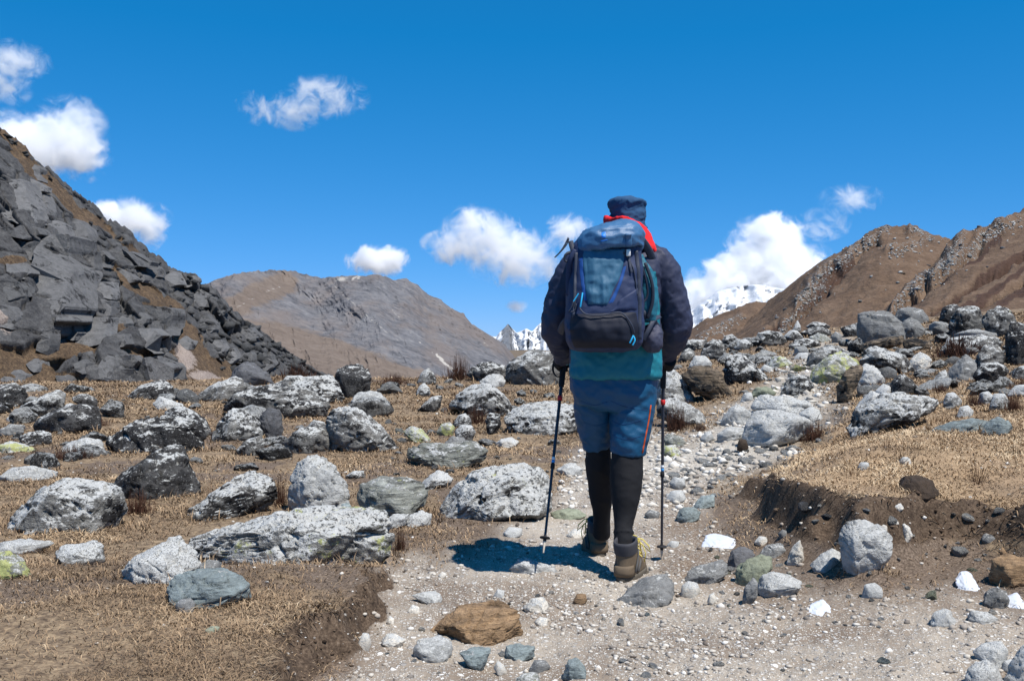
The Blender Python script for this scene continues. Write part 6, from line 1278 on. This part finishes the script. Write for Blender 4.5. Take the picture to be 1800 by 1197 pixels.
o = link('dry_grass', mesh_np('dry_grass', np.concatenate(VV), np.concatenate(FF), True, {'tint': np.concatenate(TT)}), M_GRASS); tag(o, 'short matted golden brown grass over the turf', kind='stuff')

def gravel_material():
    m = NT('gravel', .9, .25); t = m.attr('tint'); p = m.pos()
    c = m.ramp(t, [(0, (.13, .105, .085)), (.25, (.27, .245, .22)), (.5, (.44, .39, .33)), (.75, (.60, .56, .49)), (1, (.78, .76, .71))])
    m.color(m.mix(m.math('MULTIPLY', m.noise(p, 90, 4, .7), .6), c, m.mix(1.0, c, (.45, .42, .40), 'MULTIPLY'))); return m.mat
M_GRAVEL = gravel_material()
def pebbles(n, accept, rf, seed, y0=2.6, y1=24, umax=.58, tintf=None):
    rg = np.random.default_rng(seed); u = rg.uniform(-umax, umax, n * 6); Y = np.exp(rg.uniform(math.log(y0), math.log(y1), n * 6)); X = u * Y
    ok = rg.random(n * 6) < accept(X, Y); X, Y = X[ok][:n], Y[ok][:n]; n = len(X); Z = ground_z(X, Y); r = rf(X, Y, rg.random(n))
    bv, bf = ico(1); m = len(bv); nzv = rg.uniform(.62, 1.15, (n, m, 1)); sc = rg.uniform(.55, 1.25, (n, 1, 3)) * np.array([1, 1, .62])
    a = rg.uniform(0, 6.28, n); c, s = np.cos(a)[:, None], np.sin(a)[:, None]; q = bv[None] * nzv * sc
    x = q[..., 0] * c - q[..., 1] * s; y = q[..., 0] * s + q[..., 1] * c
    V = np.stack([X[:, None] + x * r[:, None], Y[:, None] + y * r[:, None], Z[:, None] + (q[..., 2] + .18) * r[:, None]], 2).reshape(-1, 3)
    F = (np.arange(n)[:, None, None] * m + bf[None]).reshape(-1, 3); t = np.clip(tintf(rg, n), 0, 1)
    return V, F, np.repeat(t, m)
gp = [pebbles(11000, lambda X, Y: samp(path_m, X, Y) * np.clip(.28 + fbm(np.stack([X * 1.7, Y * 1.7, 0 * X], 1), 4, 501, .6) * 2.2, .02, 1), lambda X, Y, r: (.0030 + .013 * r ** 4) * (.5 + Y / 7), 21, tintf=lambda rg, n: rg.normal(.56, .24, n)),
      pebbles(3400, lambda X, Y: samp(path_m, X, Y) * (Y > 6.6) * (Y < 22), lambda X, Y, r: (.008 + .045 * r ** 3) * (.4 + Y / 14), 22, y0=6.4, tintf=lambda rg, n: rg.normal(.78, .2, n)),
      pebbles(1500, lambda X, Y: (1 - samp(path_m, X, Y)) * (.12 + .6 * samp(bare, X, Y)), lambda X, Y, r: (.003 + .010 * r ** 4) * (.5 + Y / 7), 23, tintf=lambda rg, n: rg.normal(.7, .22, n)),
      pebbles(1400, lambda X, Y: samp(soil, X, Y) + .4 * samp(earth, X, Y), lambda X, Y, r: .0035 + .016 * r ** 4, 24, y1=7, tintf=lambda rg, n: rg.normal(.62, .25, n))]
off = 0; VV, FF, TT = [], [], []
for v, f, t in gp: VV.append(v); FF.append(f + off); TT.append(t); off += len(v)
o = link('gravel', mesh_np('gravel', np.concatenate(VV), np.concatenate(FF), False, {'tint': np.concatenate(TT)}), M_GRAVEL); tag(o, 'pale gravel and pebbles scattered along the path', kind='stuff')

# small stones one can still pick out: shared shapes, each its own object
def pebble_rock(seed, sub=3, flat=.55):
    rg = np.random.default_rng(seed); n = 9; th = np.sort(rg.uniform(0, 2 * math.pi, n)); th = .6 * th + .4 * np.linspace(0, 2 * math.pi, n, endpoint=False); r = rg.uniform(.75, 1.1, n)
    poly = np.stack([np.cos(th) * r, np.sin(th) * r * flat], 1); v, F, c, size = rock_geo(poly, .8, sub, seed, 2.7, 16, .07, .25)
    v[:, 2] -= v[:, 2].min() * .55; me = mesh_np('stone', v, F, True); me.materials.append(M_STONE); return me
ROUND = [pebble_rock(700 + k, 4 if k < 8 else 3, (.5, .62, .75, .42)[k % 4]) for k in range(14)]
# landmarks that the small stones are told apart by
MARKS = [('L16', 'the big blunt black boulder'), ('L9', 'the dark pyramid boulder'), ('L7', 'the broad dark capped boulder'), ('L4', 'the low overhanging dark boulder'), ('L2', 'the white wedge boulder'), ('L19', 'the long low white boulder'), ('L18', 'the tall rounded boulder'),
         ('L17', 'the lying wedge boulder'), ('L21', 'the blue grey boulder'), ('L24', 'the lime spotted boulder'), ('L30', 'the wide layered boulder'), ('L33', 'the lumpy white boulder'), ('L37', 'the ramp-shaped boulder'), ('L35', 'the squat speckled boulder'), ('L31', 'the bush-topped boulder'), ('L5', 'the humped black and white boulder'),
         ('M1', 'the flat layered slab'), ('M2', 'the dome-shaped boulder'), ('M3', 'the wide flat-topped slab'), ('M4', 'the large crest block'), ('M15', 'the large white lichen boulder'), ('M14', 'the greenish layered boulder'), ('M5', 'the pointed stone by the bush'), ('M12', 'the lone bright white stone'),
         ('R15', 'the dark triangular boulder'), ('R16', 'the splintered brown rock'), ('R18', 'the long sloping speckled boulder'), ('R19', 'the blue grey path boulder'), ('R20b', 'the yellow-green streaked boulder'), ('R21', 'the dark leaning slab'), ('R23', 'the big bright slab'), ('R24', 'the broad pale boulder'), ('R25', 'the green tinged pale boulder'), ('R7', 'the broad dark crest boulder'), ('R2', 'the white speckled crest boulder'), ('R11', 'the knobbly crest boulder'),
         ('S1', 'the big square block'), ('S6', 'the pale faced boulder'), ('S7', 'the hollowed boulder'), ('S8', 'the tall edge boulder'), ('S9', 'the long speckled boulder'), ('S10', 'the stacked round boulder'), ('S11', 'the grey cracked boulder'), ('S13', 'the cream angular boulder'), ('S14', 'the broad low boulder'), ('S15', 'the pointed black boulder'), ('S18', 'the long lichen slab'), ('S21', 'the two small bushy boulders'), ('S23', 'the blue green block'),
         ('T1', 'the two-toned jutting boulder'), ('T2', 'the long grey path-edge stone'), ('T5', 'the olive green block'), ('T7', 'the angular white and grey stone'), ('T8', 'the tooth-shaped stone'), ('T13', 'the low grey outcrop'), ('T15', 'the tan edge boulder'), ('T17', 'the rounded pale gravel stone'), ('T19', 'the pale corner boulder'), ('T14', 'the blue grey flat stones'),
         ('P1', 'the rusty slab'), ('P2', 'the blocky pale grey stone'), ('P4', 'the teal brick-shaped stone'), ('P11', 'the rounded cream stone'), ('P10', 'the blue grey bottom stone'), ('P16', 'the shadowed outcrop')]
MK = [(n, ROCKS[k][1], ROCKS[k][2] - .4 * ROCKS[k][4], ROCKS[k][3], ROCKS[k][4]) for k, n in MARKS]
PENDING = {}
TONE = {'L': 'speckled', 'V': 'white speckled', 'D': 'dark speckled', 'P': 'pale grey', 'C': 'cream', 'G': 'grey', 'T': 'blue grey', 'S': 'banded grey', 'W': 'white', 'Y': 'greenish', 'Q': 'olive', 'K': 'charcoal', 'B': 'brown'}
def note(o, px, py, spx, kind, noun):
    best = min(MK, key=lambda m: math.hypot((px - m[1]) / (m[3] * .5 + 25), (py - m[2]) * 1.5 / (m[4] * .5 + 20)))
    dx, dy = (px - best[1]) / (best[3] * .5 + 6), (py - best[2]) / (best[4] * .5 + 6)
    rel = ('right of' if dx > 0 else 'left of') if abs(dx) > abs(dy) else ('in front of' if dy > 0 else 'behind')
    if min(abs(dx), abs(dy)) > .8: rel = ('before and right of' if dx > 0 else 'before and left of') if dy > 0 else ('beyond and right of' if dx > 0 else 'beyond and left of')
    sz = 'tiny' if spx < 11 else ('small' if spx < 19 else ('mid-sized' if spx < 32 else 'larger'))
    PENDING.setdefault((sz, TONE[kind], noun, rel, best[0]), []).append((math.hypot(px - best[1], py - best[2]), o))
def finish_labels():
    nth = ['nearest', 'second', 'third', 'fourth', 'fifth', 'sixth', 'seventh', 'eighth', 'ninth', 'tenth', 'eleventh', 'twelfth']
    for (sz, tone, noun, rel, mark), L in PENDING.items():
        L.sort(key=lambda e: e[0])
        for i, (_, o) in enumerate(L):
            o['label'] = ('%s %s %s %s %s' % (sz, tone, noun, rel, mark)) if len(L) == 1 else ('%s %s %s %s %s, %s' % (sz, tone, noun, rel, mark, 'nearest' if i == 0 else nth[min(i, 11)] + ' nearest'))
def strew_ground(n, name, label, group, region, smin, smax, kinds, pw=2.2, cat='stone', gap=.8):
    k = t = 0
    while k < n and t < n * 60:
        t += 1; px, py = region(); Y = ground_hit(px, py)
        if Y is None: continue
        X = (px - CXP) / F_PX * Y; spx = smin * (smax / smin) ** (random.random() ** pw); s = spx * .5 / F_PX * Y
        if any(abs(X - x) < (r + s) * gap and abs(Y - y) < (r * .7 + s) * gap for x, y, r in RK): continue
        o = bpy.data.objects.new(name, random.choice(ROUND)); COL.objects.link(o); o.location = (X, Y, float(ground_z(X, Y)) - .16 * s); kd = random.choice(kinds)
        o.scale = (s * random.uniform(.9, 1.35), s * random.uniform(.8, 1.15), s * random.uniform(.75, 1.3)); o.rotation_euler = (random.uniform(-.3, .3), random.uniform(-.3, .3), random.uniform(0, 6.28))
        look(o, kd, 1.9, .4); tag(o, label, cat, group); note(o, px, py, spx, kd, name); RK.append((X, Y, s * .8)); k += 1
def box(x0, x1, y0, y1): return lambda: (random.uniform(x0, x1), random.uniform(y0, y1))
def band(pts, wl):                                       # along a line of bearings, half width in pixels
    def f():
        t = random.random() * (len(pts) - 1); i = min(int(t), len(pts) - 2); t -= i
        return pts[i][0] * (1 - t) + pts[i + 1][0] * t + random.gauss(0, wl), pts[i][1] * (1 - t) + pts[i + 1][1] * t + random.gauss(0, wl * .3)
    return f
strew_ground(125, 'cobble', 'pale cobble', 'cobbles of the stony path', band([(1190, 865), (1240, 820), (1310, 800), (1360, 790), (1420, 740)], 40), 9, 32, 'CPPWPG', cat='cobble')
strew_ground(105, 'cobble', 'pale stone', 'cobbles of the upper path', band([(1350, 700), (1410, 690), (1440, 660), (1380, 640), (1470, 610)], 36), 8, 30, 'PPVCWYP', cat='cobble')
strew_ground(58, 'boulder', 'boulder', 'boulders of the right field', box(1490, 1810, 575, 700), 28, 70, 'LLVDGP', 1.6, 'boulder', .62)
strew_ground(80, 'stone', 'stone', 'small stones of the right boulder field', box(1480, 1800, 575, 725), 9, 28, 'LLVDPL', gap=.62)
strew_ground(30, 'boulder', 'boulder', 'boulders of the crest', box(1190, 1510, 590, 655), 22, 48, 'LLDVLP', 1.6, 'boulder', .62)
strew_ground(34, 'stone', 'stone', 'small stones of the crest', box(1195, 1500, 594, 670), 8, 22, 'LLDVLP', gap=.6)
strew_ground(62, 'boulder', 'boulder', 'boulders of the left field', box(-10, 720, 684, 830), 26, 76, 'LVDLGL', 1.6, 'boulder', .62)
strew_ground(36, 'stone', 'stone', 'small stones of the left boulder field', box(-10, 700, 690, 860), 8, 26, 'LVDPLG', gap=.7)
strew_ground(22, 'boulder', 'boulder', 'boulders of the middle ground', box(680, 1010, 662, 790), 20, 46, 'LVDSGL', 1.7, 'boulder', .7)
strew_ground(26, 'stone', 'stone', 'small stones of the middle ground', box(690, 1010, 668, 840), 8, 22, 'LVPSGL')
strew_ground(36, 'stone', 'stone', 'loose stones of the near path', box(660, 1560, 1030, 1190), 10, 28, 'CPPGTC')
strew_ground(40, 'stone', 'stone', 'loose stones below the bank', box(1230, 1790, 940, 1080), 9, 34, 'CPGPQ')
strew_ground(24, 'stone', 'stone', 'stones stuck in the bank face', box(1275, 1800, 885, 985), 9, 26, 'CPGBKC')
finish_labels()
# crumbled clods of peat and soil on the broken faces of the bank
def clods(n, accept, rf, seed, y0, y1):
    return pebbles(n, accept, rf, seed, y0, y1, tintf=lambda rg, n: rg.uniform(0, 1, n))
v1, f1_, t1 = clods(1500, lambda X, Y: samp(earth, X, Y) * (X > .3), lambda X, Y, r:   .004 + .015 * r ** 3, 31, 3.6, 8)
v2, f2_, t2 = clods(900, lambda X, Y: samp(earth, X, Y) * (X < .3) + .5 * ((left_d(X, Y) > -.12) & (left_d(X, Y) < .0)), lambda X, Y, r: .003 + .010 * r ** 3, 32, 2.6, 4.9)
mc = NT('soil_clods', .95, .1); mc.color(mc.ramp(mc.attr('tint'), [(0, (.02, .014, .010)), (.5, (.085, .058, .040)), (.85, (.17, .125, .09)), (1, (.36, .31, .26))]))
o = link('soil_clods', mesh_np('soil_clods', np.concatenate([v1, v2]), np.concatenate([f1_, f2_ + len(v1)]), False, {'tint': np.concatenate([t1, t2])}), mc.mat); tag(o, 'dark crumbling clods of earth on the cut banks', kind='stuff')

# ---- snow left in the shade of the bank
def snow_mat():
    m = NT('old_snow', .5, .4); n = m.noise(m.obj(), 40, 4, .6); m.color(m.mix(n, (.50, .53, .58), (.64, .66, .70))); m.bump(n, .4, .01); return m.mat
M_SN = snow_mat()
for i, (label, px, Yo) in enumerate([('small snow patch under the left end of the turf bank', [(1240, 966), (1258, 948), (1285, 944), (1312, 952), (1300, 966), (1262, 974)], None), ('narrow snow patch below the two-toned boulder', [(1424, 1084), (1440, 1066), (1468, 1052), (1474, 1066), (1462, 1082), (1440, 1090)], None),
                           ('tall wedge of snow leaning in the bank hollow near the right edge', [(1690, 1036), (1700, 1015), (1722, 994), (1735, 992), (1732, 1018), (1720, 1044), (1702, 1044)], None), ('snow scrap at the right edge beside the flat slanted stone', [(1778, 1064), (1788, 1050), (1815, 1036), (1815, 1070), (1790, 1074)], None)]):
    o = outline_rock('SN%d' % i, 'snow_patch', 'W', label, px, cat='snow patch', n_exp=2.2, facets=2, rough=.07, lean=2.6, depth=.34); o.data.materials.clear(); o.data.materials.append(M_SN); o.scale = (1, 1.6, .5); o.location.z += .012

# ---- low woody shrubs
def shrub_mesh(seed, n=150, spread=.9, h=1.0, segs=3):
    rg = np.random.default_rng(seed); V, F, T = [], [], []; k = 0
    for i in range(n):
        az = rg.uniform(0, 6.28); r0 = abs(rg.normal(0, .42)) * spread; bx, by = math.cos(az) * r0, math.sin(az) * r0
        az2 = az + rg.normal(0, .9); tilt = rg.uniform(.15, 1.05); L = h * rg.uniform(.35, 1.0) * (1.1 - .5 * min(r0, 1)); p = np.array([bx, by, -.05]); w = rg.uniform(.012, .026); tt = rg.random()
        for s in range(segs + 1):
            ww = w * (1 - .8 * s / segs)
            for a in (0, 2.09, 4.19): V.append((p[0] + ww * math.cos(a), p[1] + ww * math.sin(a), p[2] + ww * .3 * math.sin(a * 2))); T.append(tt)
            if s:
                b = k + s * 3
                for j in range(3): F.append((b - 3 + j, b - 3 + (j + 1) % 3, b + (j + 1) % 3)); F.append((b - 3 + j, b + (j + 1) % 3, b + j))
            d = np.array([math.cos(az2) * math.sin(tilt), math.sin(az2) * math.sin(tilt), math.cos(tilt)]); p = p + d * L / segs; az2 += rg.normal(0, .6); tilt = max(0, tilt + rg.normal(-.1, .35))
        k += 3 * (segs + 1)
    return mesh_np('shrub', V, F, True, {'tint': T})
def shrub_mat(name, dark, light):
    m = NT(name, .85, .15); m.color(m.ramp(m.attr('tint'), [(0, dark), (1, light)])); return m.mat
M_HEATH = shrub_mat('heath_twigs', (.030, .014, .011), (.125, .062, .040)); M_TWIG = shrub_mat('dry_twigs', (.05, .028, .018), (.22, .13, .07))
SHR = [shrub_mesh(900 + k, 260, 1.0, .9) for k in range(3)] + [shrub_mesh(910 + k, 34, .55, 1.1, 4) for k in range(2)]
for k, me in enumerate(SHR): me.materials.append(M_HEATH if k < 3 else M_TWIG)
for i, (px, py, w, h, kind, label) in enumerate([
    (238, 905, 85, 55, 0, 'dark brown shrub between the blunt black boulder and the dark pyramid boulder'), (492, 890, 46, 66, 1, 'dark shrub against the left side of the tall rounded boulder'), (703, 968, 42, 52, 0, 'small upright brown shrub at the right end of the long low boulder'),
    (520, 668, 120, 34, 0, 'dark reddish bush on the skyline above the left boulder cluster'), (610, 662, 60, 26, 1, 'reddish bush growing over the rounded boulder of the left cluster'), (805, 668, 76, 50, 2, 'rounded brown bush behind the pointed white speckled boulder'),
    (800, 728, 62, 34, 0, 'brown bush at the left foot of the dome-shaped boulder'), (838, 746, 66, 42, 1, 'brown bush in front of the dome-shaped boulder'), (1192, 758, 74, 62, 2, 'brown tufted bush directly behind the right walking pole'), (1232, 758, 46, 22, 0, 'dark low bush at the lower tip of the long sloping speckled boulder'),
    (1695, 626, 150, 44, 0, 'wide dark red bush below the long speckled boulder in the right field'), (1438, 772, 80, 40, 1, 'dark shrub hanging over the upper end of the turf bank'), (1508, 765, 60, 38, 2, 'dark shrub under the left end of the long white lichen slab'),
    (1722, 852, 84, 56, 3, 'leafless twiggy shrub on the tan turf right of the black peat hummock'), (1598, 818, 90, 42, 4, 'leafless shrub around the half buried white stone on the tan turf'), (1562, 792, 44, 36, 3, 'thin leafless sprig on the left part of the tan turf'), (1612, 792, 40, 34, 4, 'thin leafless sprig right of the middle of the tan turf'),
    (1786, 722, 60, 44, 0, 'twiggy bush right of the two small boulders near the right edge'), (1714, 716, 44, 40, 1, 'twiggy bush left of the two small boulders near the right edge'), (118, 808, 110, 30, 2, 'low brown bush in front of the double-humped grey boulder'), (470, 806, 60, 30, 0, 'low brown bush below the upright plain grey boulder'),
    (690, 676, 90, 22, 1, 'flat dark heath on the crest left of the rounded brown bush'), (1505, 838, 70, 34, 4, 'fallen twiggy branch beside the low white stone on the tan turf'), (300, 870, 70, 22, 0, 'low reddish bush under the front of the dark pyramid boulder'), (380, 770, 40, 26, 1, 'reddish grass bush at the left foot of the lumpy white crusted boulder'),
    (1790, 800, 50, 30, 3, 'leafless shrub on the tan turf at the right edge'), (170, 750, 60, 22, 2, 'brown bush right of the low dark overhanging boulder'), (1655, 690, 46, 26, 1, 'brown bush above the small white lichen boulder'), (1800, 690, 70, 40, 0, 'dark bush behind the grey slab-like boulder at the right edge'), (650, 775, 60, 34, 2, 'brown bush behind the big sloping speckled boulder')]):
    Y = ground_hit(px, py) or 26; s = w * .5 / F_PX * Y; me = SHR[kind]
    o = bpy.data.objects.new('shrub', me); COL.objects.link(o); X = (px - CXP) / F_PX * Y; o.location = (X, Y + s * .3, float(ground_z(X, Y + s * .3)) - .02); sz = h / F_PX * Y / .85
    o.scale = (s * .8, s * .7, sz); o.rotation_euler = (0, 0, i * 1.7); tag(o, label, 'shrub', 'shrubs among the boulders')
# ------------------------------------------------------------------ clouds: bodies of lit vapour hanging far behind the hills
def cloud_material(name, dens, seed, wisp, scale):
    mat = bpy.data.materials.new(name); mat.use_nodes = True; t = mat.node_tree; t.nodes.clear(); m = NT.__new__(NT); m.mat = mat; m.t = t
    out = m.n('OutputMaterial'); v = m.n('VolumePrincipled'); v.inputs['Color'].default_value = (1, 1, 1, 1); v.inputs['Anisotropy'].default_value = .0
    ob = m.n('TexCoord').outputs['Object']; w = m.n('NewGeometry').outputs['Position']
    r = m.n('VectorMath', operation='LENGTH'); m.set(r.inputs[0], ob)
    p = m.vmath('ADD', m.vscale(w, scale), (seed * 7.1, seed * 3.3, seed * 5.7)); n = m.noise(p, 1.0, 9, .68, .7)
    q = m.math('ADD', m.math('MULTIPLY', m.math('SUBTRACT', 1.0, r.outputs['Value']), 1.0 - .25 * wisp), m.math('MULTIPLY', m.math('SUBTRACT', n, .5), 2.6 + 1.3 * wisp))
    k = m.step(q, .14 + .10 * wisp, .80 + .30 * wisp); k = m.math('MULTIPLY', k, m.step(r.outputs['Value'], .99, .80))
    m.set(v.inputs['Density'], m.math('MULTIPLY', k, dens)); t.links.new(v.outputs[0], out.inputs['Volume']); return mat
CL = [('big white cloud with a blunt right edge at the left edge of the sky', [(60, 262, 95, 52), (120, 235, 62, 60), (20, 245, 60, 45), (150, 275, 42, 40)], 0.2, 1.1), ('thin wisp of cloud at the upper left edge of the sky', [(20, 110, 62, 34), (10, 150, 42, 34)], .9, .5),
      ('wispy fish-shaped cloud high in the left half of the sky', [(575, 170, 66, 34), (515, 195, 52, 30), (450, 190, 36, 26)], 1.0, .6), ('rounded white cloud on the slope of the rocky hillside', [(225, 385, 66, 34), (262, 400, 34, 36), (185, 372, 30, 20)], .1, .9), ('small bright white cloud touching the mountain ridge', [(662, 460, 50, 27), (690, 452, 28, 20)], .05, 1.1),
      ('ragged white cloud left of the walker\'s backpack', [(850, 420, 80, 46), (910, 455, 92, 48), (795, 435, 52, 30), (830, 385, 36, 26), (1000, 402, 40, 26)], .6, .9), ('towering white cloud rising behind the brown hill', [(1290, 505, 84, 50), (1345, 462, 70, 78), (1385, 500, 90, 70), (1240, 535, 64, 40), (1362, 412, 46, 36), (1300, 480, 50, 46)], .15, 2.2), ('faint wisp trailing up right from the towering cloud', [(1495, 350, 52, 24), (1445, 395, 46, 26)], 1.0, .35),
      ('tiny cloud puff above the snow peak', [(910, 538, 20, 11)], .6, .6)]
for i, (label, bl, wisp, den) in enumerate(CL):
    Yc = 6600.0 if i == 6 else 6000.0
    
    root = None
    xs = [b[0] for b in bl]; ys = [b[1] for b in bl]
    g = Geo(); mw = Yc / F_PX
    # one body: the union of its lobes, each an ellipsoid domain of its own
    x0 = min(b[0] - b[2] for b in bl); x1 = max(b[0] + b[2] for b in bl); ctr = P((x0 + x1) / 2, sum(ys) / len(ys), Yc)
    base = (x1 - x0) / 2 * mw
    mat = None
    for j, (cx, cy, a, b) in enumerate(bl):
        mat = cloud_material('cloud_vapour', den * .018 * 60 / max(b, 20) * (4300 / 6000), i * 3 + j, wisp, 1 / (34 * mw))
        V_, F_ = ico(3); me = mesh_np('cloud', V_, F_, True); me.materials.append(mat)
        o = bpy.data.objects.new('cloud' if j == 0 else 'cloud_lobe', me); COL.objects.link(o)
        c = P(cx, cy, Yc + (j % 3 - 1) * 0.0); s = Vector((a * 1.25 * mw, max(a, b) * mw, b * 1.3 * mw))
        if j == 0: root = o; o.location = c; o.scale = s; tag(o, label, 'cloud')
        else:
            o.parent = root; o.matrix_parent_inverse = (Matrix.Translation(root.location) @ Matrix.Diagonal((*root.scale, 1))).inverted(); o.location = c; o.scale = s
